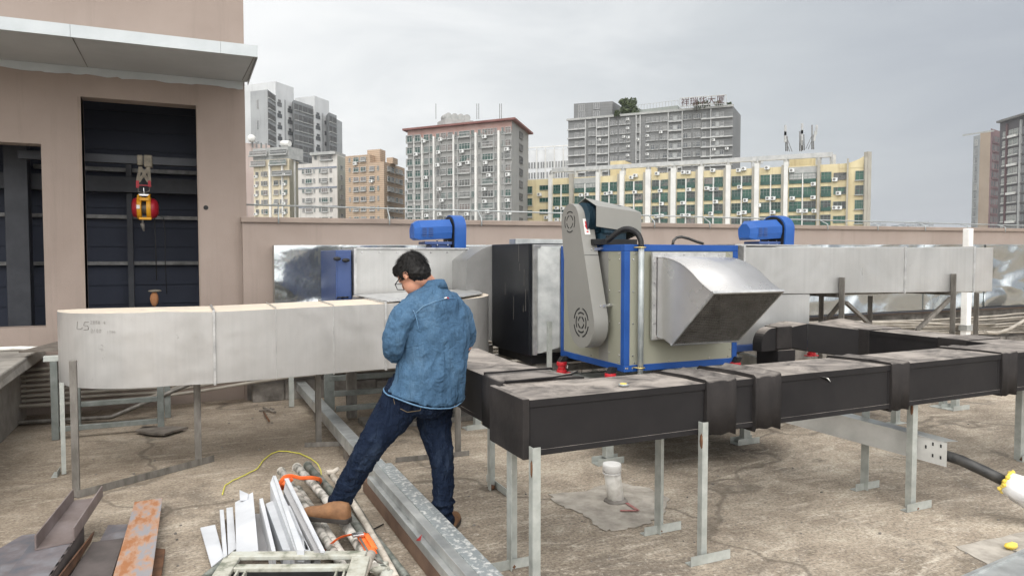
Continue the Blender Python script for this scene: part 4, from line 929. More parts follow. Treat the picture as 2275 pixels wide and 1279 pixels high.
for px, py, lb in ((2122, 908, 'small galvanised post base on the floor beyond the cable tray, right one'), (2095, 903, 'small galvanised post base on the floor beyond the cable tray, left one'), (1060, 950, 'thin post with a dirty foot beyond the black duct branch')):
    p_ = at(px, py, Z=0); t = thing('short_post', p_, lb, 'post', 'small posts beyond the black duct')
    part('post', MB().box(p_.x-.03, p_.x+.03, p_.y-.03, p_.y+.03, .008, .6 if px > 1200 else .62), M['leg'], t, .002); part('foot', MB().box(p_.x-.13, p_.x+.13, p_.y-.07, p_.y+.07, .001, .009).box(p_.x-.13, p_.x+.13, p_.y-.07, p_.y-.064, .009, .05), M['leg'], t)

# ================= cable tray =================
ty = thing('cable_tray', at(1990, 1000, Y=3.2), 'open-ended galvanised cable tray slanting out from under the long black duct', 'cable tray')
P1 = at(2103, 1037, Y=3.02); P0 = at(1700, 926, Y=3.95)
d = (P1-P0).normalized(); side = V((-d.y, d.x, 0)).normalized(); side = side if side.x > 0 else -side
up = V((0,0,1)); hT = .155; wT = .125
zlow = P1.z; 
mb = MB()
P0b = V((P0.x, P0.y, P0.z))
mb.prism([P0b, P1, P1+up*hT, P0b+up*hT], side*.003)
mb.prism([P0b+side*wT, P1+side*wT, P1+side*wT+up*hT, P0b+side*wT+up*hT], side*.003)
mb.prism([P0b+side*.003, P1+side*.003, P1+side*wT, P0b+side*wT], up*.003)
part('tray_body', mb, M['tray'], ty)
c0 = P0b+up*(hT+.001)-side*.006; c1 = P1+up*(hT+.001)-side*.006-d*.03
part('tray_cover', MB().prism([c0, c1, c1+side*(wT+.012)+d*.09, c0+side*(wT+.012)], up*.0025), M['galv'], ty)
hl = MB()
for s_, z_ in ((.03,.115),(.03,.04),(.075,.115),(.075,.04),(.115,.085)):
    c = P1-d*s_-side*.002; hl.prism([c+up*z_, c+up*z_-d*.010, c+up*(z_+.022)-d*.010, c+up*(z_+.022)], side*.001)
part('slots', hl, M['dark'], ty)
ctr = P1-d*.4+side*.06+up*.055
ce = at(2240, 1072, Y=2.72)
cpath = [ctr, P1+side*.06+up*.06, at(2135, 1022, Y=2.95), at(2185, 1045, Y=2.85), ce]
solo('thick_black_cable', MB().tube(cpath, .034, 14), M['cable'], 'thick black cable coming out of the open end of the cable tray', 'cable')
sl3 = thing('wrapped_cable_end', ce, 'white and foil wrapped cable sleeve with a yellow foam rim at the right edge', 'cable sleeve')
ed = (ce-at(2185, 1045, Y=2.85)).normalized()
pw = [ce-ed*.01, ce+ed*.05, ce+ed*.13, ce+ed*.26, ce+ed*.45]
part('sleeve', MB().tube(pw, [.070,.078,.074,.072,.07], 16), M['whitewrap'], sl3)
part('foil', MB().tube([ce+ed*.03+V((0,0,-.035)), ce+ed*.12+V((0,0,-.04)), ce+ed*.3+V((0,0,-.04))], [.055,.062,.058], 14), M['foil'], sl3)
fr = MB()
for k in range(26):
    a = 2*pi*k/26+random.uniform(-.08,.08); u1 = ed.cross(V((0,0,1))).normalized(); u2 = u1.cross(ed)
    fr.ball(ce-ed*.012+(u1*cos(a)+u2*sin(a))*random.uniform(.062,.074)+ed*random.uniform(-.012,.01), random.uniform(.009,.017), 7, rnd=.2)
part('foam_rim', fr, M['foam'], sl3)

# ================= floor things at the right =================
random.seed(21)
def rough(P, k=7, amp=.018):
    o = []
    for i in range(len(P)):
        a, b_ = P[i], P[(i+1) % len(P)]
        for j in range(k): q = a.lerp(b_, j/k); o.append(V((q.x+random.uniform(-amp, amp), q.y+random.uniform(-amp, amp), q.z)))
    return o
pc = [at(x, y, Z=.004) for x, y in ((1222, 1098), (1300, 1090), (1365, 1068), (1440, 1085), (1483, 1105), (1480, 1135), (1440, 1165), (1400, 1172), (1345, 1180), (1290, 1140), (1240, 1120))]
solo('mortar_patch', MB().prism(rough(pc), (0,0,.004)), M['patch'], 'pale rough mortar patch on the floor around the white capped pipe', 'mortar patch')
pc = [at(x, y, Z=.002) for x, y in ((2122, 1213), (2285, 1180), (2340, 1240), (2200, 1256))]
solo('mortar_patch', MB().prism(rough(pc, 5, .008), (0,0,.003)), M['patch'], 'smooth grey mortar patch on the floor in the lower right corner', 'mortar patch')
pb_ = at(1368, 1112, Z=.01); tl_ = at(1363, 1030, Y=pb_.y-.02)
vp = thing('vent_pipe', pb_, 'dirty white plastic pipe stub with a screw cap standing in the mortar patch', 'pipe')
tz = tl_.z
part('pipe', MB().tube([(pb_.x,pb_.y,.01),(tl_.x,pb_.y,tz-.035)], .054, 24), M['pvc'], vp)
part('cap', MB().tube([(tl_.x,pb_.y,tz-.055),(tl_.x,pb_.y,tz-.05),(tl_.x,pb_.y,tz-.012),(tl_.x,pb_.y,tz-.002),(tl_.x,pb_.y,tz)], [.057,.062,.062,.060,.050], 24).tube([(tl_.x,pb_.y,tz-.068),(tl_.x,pb_.y,tz-.057)], .060, 24), M['pvc_clean'], vp)
part('mortar_collar', MB().ball((pb_.x,pb_.y-.0,.012), .078, 16, sc=(1,1,.3), rnd=.06), M['dirtyconc'], vp)
rm = MB()
a_, b_, c_, d__ = at(1385, 1128, Z=.016), at(1418, 1133, Z=.016), at(1400, 1122, Z=.016), at(1395, 1112, Z=.016)
for p, q in ((at(1378,1133,Z=.016), b_), (b_, at(1392,1116,Z=.016))): rm.beam(p, q, .022, .001)
solo('spray_mark', rm, mottled('faded_red_spray', (.33,.10,.10), (.42,.24,.21), 20, .9), 'faded red spray mark on the mortar patch beside the white pipe', 'paint mark')
gl = at(2246, 1216, Z=.012)
solo('foam_blob', MB().ball(gl+V((0,0,.012)), .035, 12, sc=(1.3,.7,.55), rnd=.12), M['foam'], 'blob of dried yellow foam on the grey mortar patch', 'foam blob')
cs_ = [at(x, y, Z=.03) for x, y in ((2130, 1290), (2285, 1222), (2400, 1260), (2300, 1330))]
solo('metal_sheet', MB().prism(cs_, (0,0,.003)).beam(cs_[0]+V((0,0,.004)), cs_[1]+V((0,0,.004)), .02, .02), M['galv'], 'shiny zinc sheet edge in the lower right corner', 'metal sheet')

# ================= floor beam =================
fbm = thing('floor_beam', (1.16, 5.5, 0), 'long galvanised box beam lying on the floor from the foreground to the wall', 'beam')
xl, xr_ = 1.112, 1.215
def bseg(a, b, g=0): part('beam_section', MB().box(xl-g, xr_+g, a, b, .10, .20+g), M['galv'], fbm, .004)
bseg(2.4, 5.55, .002); bseg(5.56, 8.45)
part('top_lip', MB().box(xl+.050, xr_+.004, 2.41, 5.54, .203, .208), M['splashed'], fbm, .001)
part('rusty_channel', MB().box(xl-.03, xr_-.02, 2.4, 4.9, .004, .098), M['rustedge'], fbm, .003)
part('outer_web', MB().box(xl-.034, xl-.0025, 2.4, 4.75, .100, .150), M['galv'], fbm, .003)
part('zinc_splash', MB().box(xr_+.003, xr_+.055, 2.41, 4.85, .165, .195), M['splashed'], fbm, .004)
part('red_tag', MB().prism([at(924,1200,X=xl-.036), at(938,1186,X=xl-.036), at(934,1200,X=xl-.036)], (-.001,0,0)), M['red'], fbm)
mb_ = MB()
for y in (5.7, 7.2): mb_.box(xl+.01, xr_-.01, y, y+.08, .002, .099)
part('packer', mb_, M['wood'], fbm)

# ================= pile of white boards =================
def board(name_lb, near, far, zt_, w_, th, side='l', mat='white', z_lo=.02):
    # strip standing on edge: near/far are photo points of its top edge
    a, b = at(*near, Z=zt_), at(*far, Z=zt_)
    d = (b-a); s = V((-d.y, d.x, 0)).normalized()
    if s.x > 0: s = -s
    mb = MB()
    mb.prism([a, b, b-s*th, a-s*th], (0,0,-(zt_-z_lo)), 0)
    o = solo('white_board', mb, [M[mat]], name_lb, 'board', 'pile of white boards', bevel=.0015); return o
def flat(lb, quad, z, th=.012, z2=None, mat='white'):
    P = [at(x, y, Z=(z if i < 2 else (z2 if z2 is not None else z))) for i, (x, y) in enumerate(quad)]
    return solo('white_board', MB().prism(P, (0,0,-th)), M[mat], lb, 'board', 'pile of white boards', bevel=.0015)
flat('leftmost white board of the pile, broken at its far end', [(470, 1258), (445, 1171), (478, 1164), (497, 1236)], .03)
flat('narrow white strip at the left of the board pile', [(497, 1242), (488, 1131), (497, 1131), (506, 1240)], .07, .06)
flat('second narrow white strip with a pencil mark, beside the wide white board', [(507, 1232), (503, 1127), (517, 1125), (526, 1226)], .08, .07)
flat('wide bright white board leaning in the middle of the left pile', [(525, 1226), (522, 1115), (562, 1092), (574, 1221)], .13, .012, .16)
flat('tiny white board corner sticking up behind the wide white board', [(533, 1108), (532, 1087), (552, 1096), (550, 1106)], .16, .012)
flat('board coloured grey for shade, lying low between the wide board and the long strip', [(572, 1228), (560, 1140), (590, 1140), (606, 1226)], .06, .012, mat='greyside')  # shade of the gap is put into this board's grey colour
flat('long thin white strip left of the big upright board', [(604, 1224), (576, 1107), (584, 1105), (613, 1222)], .17, .14)
flat('white strip with a cut notch beside the big upright board', [(628, 1220), (590, 1118), (608, 1110), (668, 1221)], .13, .10)
flat('big upright white board with a pointed far end', [(655, 1220), (600, 1072), (607, 1054), (690, 1221)], .20, .16)
flat('white strip leaning on the right of the big pointed board', [(660, 1220), (607, 1056), (613, 1055), (676, 1221)], .225, .06)
flat('short white strip in front of the grey faced board', [(678, 1220), (637, 1122), (645, 1122), (688, 1221)], .20, .12)
flat('grey faced board standing on edge beside the tubes', [(698, 1220), (630, 1090), (634, 1066), (712, 1221)], .215, .17, mat='greyside')
flat('white edge strip of the board standing next to the tubes', [(712, 1222), (632, 1062), (641, 1061), (722, 1222)], .235, .012)

# ================= scaffold tubes =================
def tube_(lb, pts, mat, r=.024, flare=False):
    P = [at(x, y, Z=z) for x, y, z in pts]
    mb = MB().tube(P, r, 14)
    if flare:
        f = P[0]; d = (P[0]-P[1]).normalized(); mb.tube([f, f+d*.01], r*1.25, 12)
    return solo('scaffold_tube', mb, M[mat], lb, 'metal tube', 'scaffold tubes in the bundle')
tube_('scaffold tube at the left of the bundle under the upper orange strap', [(625,1046,.10),(668,1110,.10),(740,1225,.10),(790,1300,.10)], 'scaff', flare=True)
tube_('second scaffold tube, dark and splashed, under the shoe', [(642,1078,.05),(700,1150,.05),(775,1260,.05)], 'scaffdark')
tube_('scaffold tube with white paint blotches running below the shoe toe', [(662,1085,.09),(720,1170,.08),(770,1250,.08)], 'scaff')
tube_('scaffold tube with a flared mouth, long and mottled, on top of the bundle', [(660,1038,.14),(700,1080,.13),(750,1140,.11),(830,1260,.10)], 'scaff', .027, True)
tube_('dark grey scaffold tube just right of the topmost mottled one', [(684,1034,.11),(730,1085,.10),(790,1165,.09),(850,1265,.08)], 'scaffdark', .026, True)
tube_('mottled scaffold tube passing under the shoe heel', [(700,1060,.06),(760,1140,.05),(825,1225,.05),(870,1290,.05)], 'scaff')
tube_('whitewashed tube with a stub fitting at its far end', [(737,1055,.10),(790,1125,.09),(845,1220,.07),(880,1285,.06)], 'scafflight', .020, True)
tube_('outer grey tube lying on the floor at the right of the bundle', [(770,1090,.03),(830,1190,.03),(905,1285,.03)], 'scaffdark', .022)
tube_('blotchy scaffold tube lying between the outer grey tube and the shoe', [(712,1062,.04),(775,1142,.04),(850,1240,.04)], 'scaff', .022)
tube_('short scaffold tube behind the strap, mostly hidden', [(672,1042,.06),(720,1098,.05),(760,1150,.05)], 'scaff')
tube_('grey green tube crossing in front of the painted frame at the left', [(525,1228,.06),(495,1252,.06),(455,1284,.06)], 'scaffdark', .022)
tube_('pale tube end at the right corner of the painted frame', [(825,1230,.14),(810,1262,.12),(796,1300,.10)], 'scafflight', .024)
fx = at(741, 1050, Z=.12)
solo('tube_fitting', MB().tube([fx+V((-.05,0,.01)), fx+V((.0,.01,.0)), fx+V((.035,0,.03))], [.016,.02,.013], 10), M['scafflight'], 'crusted fitting on the end of the whitewashed tube', 'fitting')
def strap(lb, pts, w_=.026):
    P = [at(x, y, Z=z) for x, y, z in pts]; mb = MB()
    D = []
    for i in range(len(P)-1):
        for k in range(5): D.append(P[i].lerp(P[i+1], k/5))
    D.append(P[-1])
    for _ in range(3): D = [D[0]]+[(D[i-1]+D[i]*2+D[i+1])/4 for i in range(1, len(D)-1)]+[D[-1]]
    mb.tube(D, w_/2, 8, flat=.12, up=(0,.2,1)); return mb
s_ = thing('orange_strap', at(680, 1070, Z=.15), 'orange ratchet strap knotted round the far end of the tube bundle', 'strap')
part('band', strap('', [(625,1088,.10),(622,1072,.15),(632,1058,.19),(648,1056,.20),(668,1062,.20),(690,1060,.20),(712,1064,.17),(714,1072,.12)]), M['orange'], s_)
part('loop', strap('', [(640,1060,.20),(630,1074,.19),(626,1086,.14),(634,1086,.12),(640,1072,.16),(650,1062,.19)], .024), M['orange'], s_)
s_ = thing('orange_strap', at(790, 1200, Z=.12), 'orange ratchet strap with a buckle near the painted frame', 'strap')
part('band', strap('', [(722,1222,.07),(735,1208,.12),(752,1194,.15),(775,1187,.16),(798,1186,.16),(812,1186,.16)]), M['orange'], s_)
part('tail', strap('', [(800,1184,.16),(812,1200,.15),(820,1215,.14),(826,1230,.13)], .06), M['orange'], s_)
part('tail', strap('', [(812,1184,.165),(826,1205,.155),(834,1220,.13)], .03), M['orange'], s_)
bk = at(795, 1187, Z=.175); part('buckle', MB().box(bk.x-.03, bk.x+.03, bk.y-.02, bk.y+.02, bk.z-.006, bk.z+.008), M['chrome'], s_, .003)
part('lever', MB().tube([at(x,y,Z=z) for x, y, z in ((800,1195,.17),(818,1225,.15),(840,1245,.12),(852,1252,.10))], .006, 8), M['oldsteel'], s_)

# ================= painted frame in front =================
gr = thing('metal_grating', at(640, 1250, Z=.1), 'rectangular steel frame with peeling pale paint lying at the bottom of the picture', 'metal frame')
ga, gb_, gc, gd = at(520, 1234, Z=.19), at(804, 1232, Z=.19), at(772, 1340, Z=.17), at(452, 1340, Z=.17)
def gbar(nm, p, q, w_, h=.022): part(nm, MB().beam(p, q, w_, h), M['gratepaint'], gr, .004)
dx = (gb_-ga).normalized(); dyv = (gd-ga)/((gd-ga).length)
gbar('frame_bar', ga-dx*.02, gb_+dx*.02, .06); gbar('frame_bar', ga+dyv*.032, gd, .075); gbar('frame_bar', gb_+dyv*.032, gc, .085)
for k, w_ in ((.125, .045), (.27, .06), (.42, .05)):
    p = ga+dyv*k; q = gb_+dyv*k; gbar('cross_bar', p+dx*.04, q-dx*.045, w_)
for u, k0, k1 in ((.10,.15,.25),(.16,.15,.25),(.84,.15,.25),(.90,.15,.25)):
    p = ga.lerp(gb_, u); gbar('short_bar', p+dyv*k0+V((0,0,-.01)), p+dyv*k1+V((0,0,-.01)), .010, .03)
solo('gap_shade_sheet', MB().prism([ga+V((.0,-.0,-.045)), gb_+V((-.0,-.0,-.045)), gc+V((-.0,0,-.045)), gd+V((.0,0,-.045))], (0,0,-.012)), M['dark'], 'dark sheet added beneath the painted frame for the shade in its gaps', 'metal sheet')  # dark sheet added so the gaps between the bars look shaded
rag = [at(x, y, Z=z) for x, y, z in ((815,1245,.11),(840,1262,.08),(860,1275,.07))]
solo('debris', MB().ball(rag[0], .05, 10, sc=(1,.8,.6), rnd=.3).ball(rag[1], .055, 10, sc=(1.2,.8,.5), rnd=.35).ball(rag[2], .04, 10, sc=(1,.8,.5), rnd=.3), M['gratepaint'], 'crumpled pale scrap at the right corner of the painted frame', 'scrap')
# yellow wire
yw = [(494,1098),(500,1078),(520,1066),(545,1055),(572,1041),(585,1022),(602,1008),(620,1002),(640,1003),(665,1007),(690,1018),(706,1030),(713,1045),(714,1062)]
P = [at(x, y, Z=.008 if i < 11 else .03*(i-10)) for i, (x, y) in enumerate(yw)]
D = []
for i in range(len(P)-1):
    for k in range(4): D.append(P[i].lerp(P[i+1], k/4)+V((0,0,.004*random.random())))
D.append(P[-1])
solo('yellow_wire', MB().tube(D, .0042, 6), M['yellowwire'], 'thin yellow wire looping over the floor to the tube bundle', 'wire')
bk_ = [at(x, y, Z=.008) for x, y in ((820,1178),(835,1172),(852,1163))]
solo('twig', MB().tube(bk_, .004, 5), M['dark'], 'short dark twig on the floor beside the tubes', 'twig')

# ================= steel sections lower left =================
def plate(nm, lb, quad, z, th, mat, cat='steel plate', grp=None, bevel=.001):
    P = [at(q_[0], q_[1], Z=q_[2] if len(q_) > 2 else z) for q_ in quad]
    return solo(nm, MB().prism(P, (0,0,-th)), M[mat], lb, cat, grp, bevel=bevel)
ch = thing('steel_channel', at(140, 1150, Z=.2), 'short dark steel channel with upturned sides resting on the lower beam at the left', 'steel channel')
hz = .17
nA, nB = at(77, 1219, Z=hz), at(162, 1201, Z=hz); fA, fB = at(161, 1111, Z=hz), at(225.5, 1103, Z=hz)
part('web', MB().prism([nA, nB, fB, fA], (0,0,-.008)), M['channelsteel'], ch)
dn = (nB-nA).normalized()*.008; hh = .068
part('left_flange', MB().prism([nA, fA, fA+V((0,0,hh)), nA+V((0,0,hh))], dn), M['channelsteel'], ch, .001)
part('right_flange', MB().prism([nB, fB, fB+V((0,0,hh)), nB+V((0,0,hh))], dn), M['channelsteel'], ch, .001)
# lower beam
hb_ = thing('steel_beam', at(100, 1260, Z=.0), 'heavy grey steel beam with a flat top flange under the short channel', 'steel beam')
bz = hz-.010
q1, q2 = at(66, 1226, Z=bz), at(186, 1165, Z=bz); q1b = at(155, 1208, Z=bz)
k1, k2, k3 = at(-25, 1330, Z=bz), at(95, 1305, Z=bz), at(187, 1168, Z=bz)
k4 = at(110, 1150, Z=bz)
part('top_flange', MB().prism([k4, k1, k2, k3], (0,0,-.010)), M['mill'], hb_, .001)
part('web', MB().prism([k2, k3, k3+V((0,0,-.142)), k2+V((0,0,-.142))], (-.012,0,0)), M['darksteel'], hb_, .001)
plate('steel_plate', 'bluish grey steel plate lying flat at the lower left edge', [(-40,1240),(48,1188),(78,1184),(75,1222),(25,1290),(-40,1330)], .05, .01, 'mill', grp='steel plates')
plate('steel_strip', 'orange rusty steel strip beside the heavy grey beam', [(68,1214),(78,1212),(70,1240),(28,1290),(8,1290)], .065, .01, 'rustplate')
c2 = thing('steel_channel', at(220, 1240, Z=.1), 'dark steel channel with a rough cut flange between the heavy beam and the rusty plate', 'steel channel')
z2 = .07
a1_, a2_, a3_, a4_ = at(206, 1203, Z=z2), at(275, 1194, Z=z2), at(235, 1320, Z=z2), at(128, 1320, Z=z2)
part('web', MB().prism([a1_, a2_, a3_, a4_], (0,0,-.008)), M['darksteel'], c2)
f_ = at(199, 1203, Z=z2); f2_ = at(120, 1320, Z=z2)
part('flange', MB().prism([f_, f2_, f2_+V((0,0,.06)), f_+V((.015,.03,.045))], (.008,0,0)), M['rust'], c2)
plate('steel_plate', 'small plate with red and green paint traces behind the rusty plate', [(222,1200),(240,1165),(283,1163),(282,1196)], .04, .01, 'mill', grp='steel plates')
plate('steel_plate', 'long orange rusty steel plate sloping towards the viewer', [(236,1330,.12),(299,1114,.07),(361,1105,.07),(330,1330,.12)], .1, .008, 'rustplate', grp='steel plates')
plate('steel_plate', 'dark rusty steel offcut right of the long rusty plate', [(325,1320),(345,1216),(367,1218),(352,1320)], .03, .02, 'rust', grp='steel plates')
# loose debris on the floor
random.seed(9)
db = MB()
for i in range(260):
    px = random.choice([random.uniform(560, 720), random.uniform(200, 900), random.uniform(780, 860), random.uniform(1000, 2275)]); py = random.uniform(890, 1270)
    if 560 < px < 720 and random.random() < .6: py = random.uniform(895, 940)
    if 780 < px < 860 and random.random() < .6: py = random.uniform(1110, 1170)
    p = at(px, py, Z=0); r = random.uniform(.003, .011)
    if .9 < p.x < 1.3 and p.y < 8: continue
    db.ball(p+V((0,0,r*.3)), r, 6, sc=(1,random.uniform(.6,1.4),.6), rnd=.3)
solo('grit', db, M['dirtyconc'], 'scattered small stones and grit on the roof floor', 'grit', kind='stuff', loc=V((0,0,0)))
for k, (x0_, y0_, x1_, y1_, lb) in enumerate(((575,912,610,908,'short dry stick lying across the debris by the wall foot'), (586,915,598,935,'reddish stick pointing at the viewer in the debris by the wall foot'), (612, 915, 585, 905, 'thin bent stick at the back of the debris by the wall foot'))):
    solo('stick', MB().tube([at(x0_,y0_,Z=.02), at(x1_,y1_,Z=.03)], .010, 6), M['wood' if k != 1 else 'rust'], lb, 'stick')

# ================= hoist in the opening =================
HY = 9.15
hp = lambda x, y: at(x, y, Y=HY)
ho = thing('electric_hoist', hp(323, 492), 'red and yellow electric cable hoist hanging by a strap in the tall opening', 'hoist')
c = hp(323, 462); sc = (hp(352, 462)-hp(294, 462)).x/58
def L(dx, dz, dy=0): return (c.x+dx*sc, HY+dy, c.z-dz*sc)
part('left_motor', MB().tube([L(-30,0),L(-27,0),L(-18,0),L(-12,0)], [.06,.10,.118,.12], 20), M['redhoist'], ho)
part('right_motor', MB().tube([L(8,1),L(18,2),L(26,3),L(30,3)], [.12,.115,.09,.05], 20), M['redhoist'], ho)
part('drum', MB().tube([L(-8,1),L(10,1)], .055, 20).tube([L(-8+k*1.6,1) for k in range(12)], [.058+.005*(k%2) for k in range(12)], 20), M['oldsteel'], ho)
yf_ = MB()
for dx in (-12, 9): yf_.tube([L(dx-6,0), L(dx+4,0)], .128, 20)
yf_.box(c.x-14*sc, c.x+14*sc, HY-.10, HY-.08, c.z-30*sc, c.z-24*sc).box(c.x-12*sc, c.x+10*sc, HY-.12, HY+.10, c.z+16*sc, c.z+24*sc)
for dx in (-15, 9): yf_.tube([L(dx,-14,-.09), L(dx,-30,-.05), L(dx+2,-32,0)], .012, 8)
part('yellow_frame', yf_, M['yellow'], ho, .004)
part('label_plate', MB().box(c.x-18*sc, c.x-11*sc, HY-.136, HY-.132, c.z-4*sc, c.z+5*sc), M['pvc_clean'], ho)
part('top_block', MB().box(c.x-14*sc, c.x+10*sc, HY-.04, HY+.04, c.z+29*sc, c.z+34*sc).tube([L(-2,-34), L(-3,-50)], .009, 8), M['chrome'], ho, .003)
part('hook', MB().tube([L(-6,28,-.02), L(-7,40,-.02)], .011, 8).tube([L(-8,38,-.02), L(-6,46,-.02), L(-4,58,-.02)], [.022,.02,.009], 10), M['oldsteel'], ho)
part('control_cable', MB().tube([L(20,20), L(21,100), L(22,180)], .006, 6).tube([L(28,18), L(40,22), L(43,60), L(42,130), L(44,215)], .005, 6), M['dark'], ho)
ss_ = thing('lifting_sling', hp(320, 380), 'grey brown lifting sling looped over the beam above the red hoist', 'sling')
part('beam_loop', MB().box(hp(305,360).x, hp(318,360).x, 9.085, 9.215, HB.z-.06, HB.z+.055).box(hp(320,360).x, hp(339,360).x, 9.08, 9.22, HB.z-.075, HB.z+.058), M['cloth'], ss_, .012)
def sb(p, q, w_): return MB().tube([hp(*p)+V((0,-.06,0)), hp(*q)+V((0,-.04,0))], w_, 8, flat=.25, up=(0,0,1))
for p, q in (((312,372),(306,405)), ((332,372),(308,405)), ((312,372),(330,405)), ((330,372),(333,405))): part('sling_leg', MB().beam(hp(*p)+V((0,-.05,0)), hp(*q)+V((0,-.04,0)), .032, .008, up=(0,1,0)), M['cloth'], ss_)
part('red_ends', MB().beam(hp(306,402)+V((0,-.045,0)), hp(306,418)+V((0,-.04,0)), .03, .012, up=(0,1,0)).beam(hp(332,402)+V((0,-.045,0)), hp(333,416)+V((0,-.04,0)), .03, .012, up=(0,1,0)).beam(hp(308,412)+V((0,-.04,0)), hp(331,413)+V((0,-.04,0)), .012, .01, up=(0,1,0)), M['redhoist'], ss_)
part('shackle', MB().tube([hp(307,415), hp(307,426), hp(320,430)], .008, 6).tube([hp(333,414), hp(332,424), hp(320,430)], .008, 6), M['oldsteel'], ss_)
bgp = hp(343, 678)
bgt = thing('hanging_control', bgp, 'orange brown pendant control with a grey cap hanging under the hoist', 'pendant control')
part('bag', MB().ball(hp(343,664), .062, 12, sc=(.72,.6,1.4), rnd=.05), M['brownbag'], bgt)
part('cap', MB().ball(hp(344,646)+V((0,0,.0)), .07, 12, sc=(1,.8,.22), rnd=.05), M['cloth'], bgt)
# ================= CITY =================
def glassmat(name, cols, rough=.25):
    m, nt, b = base_mat(name); oi = N(nt, 'ShaderNodeObjectInfo'); vec = mapping(nt)
    r = mathn(nt, 'ADD', mathn(nt, 'MULTIPLY', oi.outputs['Random'], .7), mathn(nt, 'MULTIPLY', noise(nt, mapping(nt, (1,1,1), True), .9, 3, .7), .45))
    st = [(.12+.8*i/(len(cols)-1), c) for i, c in enumerate(cols)]
    c = ramp(nt, r, st); c.color_ramp.interpolation = 'CONSTANT' if len(cols) > 3 else 'LINEAR'
    nt.links.new(c.outputs[0], b.inputs['Base Color']); b.inputs['Roughness'].default_value = rough; return m
def facmat(name, c1, c2, streak=(.12,.11,.10), sf=.5, scale=.12, brick=None):
    m, nt, b = base_mat(name); vec = mapping(nt, (1,1,1), True)
    col = ramp(nt, noise(nt, vec, scale, 5), [(.35, c1), (.65, c2)]).outputs[0]
    col = mixc(nt, ramp(nt, noise(nt, mapping(nt, (1,1,.07), True), 1.1, 6, .7), [(.52, (0,)*3), (.72, (sf,)*3)]).outputs[0], col, streak)
    if brick:
        w_ = N(nt, 'ShaderNodeTexWave', wave_type='BANDS', bands_direction='Z'); w_.inputs['Scale'].default_value = brick[0]; nt.links.new(mapping(nt, (1,1,1), True), w_.inputs['Vector'])
        col = mixc(nt, ramp(nt, w_.outputs['Fac'], [(.15, (brick[2],)*3), (.3, (0,)*3)]).outputs[0], col, brick[1])
    nt.links.new(col, b.inputs['Base Color']); b.inputs['Roughness'].default_value = .85; return m
GL = glassmat('dark_window_glass', [(.03,.035,.04), (.09,.10,.11), (.20,.20,.20)])
GLG = glassmat('green_window_glass', [(.010,.035,.028), (.014,.06,.045), (.03,.10,.07), (.05,.055,.055), (.018,.045,.038)])
GLM = glassmat('mixed_window_glass', [(.03,.035,.035), (.10,.10,.095), (.03,.07,.06), (.17,.15,.14), (.05,.05,.048)])
FRL = mottled('window_frame_grey', (.34,.35,.35), (.46,.46,.45), 1, .6, bs=0)
FRD = mottled('window_grille_dark', (.09,.09,.09), (.17,.165,.155), 1, .6, bs=0)
SIL = mottled('sill_grey', (.28,.29,.28), (.38,.38,.37), 1, .7, bs=0)
WHT = mottled('painted_trim_white', (.55,.55,.53), (.66,.65,.62), .5, .7, bs=0)
ACM = mottled('ac_white', (.52,.53,.52), (.66,.67,.66), 1, .6, bs=0)
def onpl(px, py, P, Q):
    r = at(px, py, D=1)-V((0,0,EYE)); n_ = V((-(Q-P).y, (Q-P).x, 0)); t = n_.dot(P-V((0,0,EYE)))/n_.dot(r)
    return V((0,0,EYE))+r*t
WC = {}
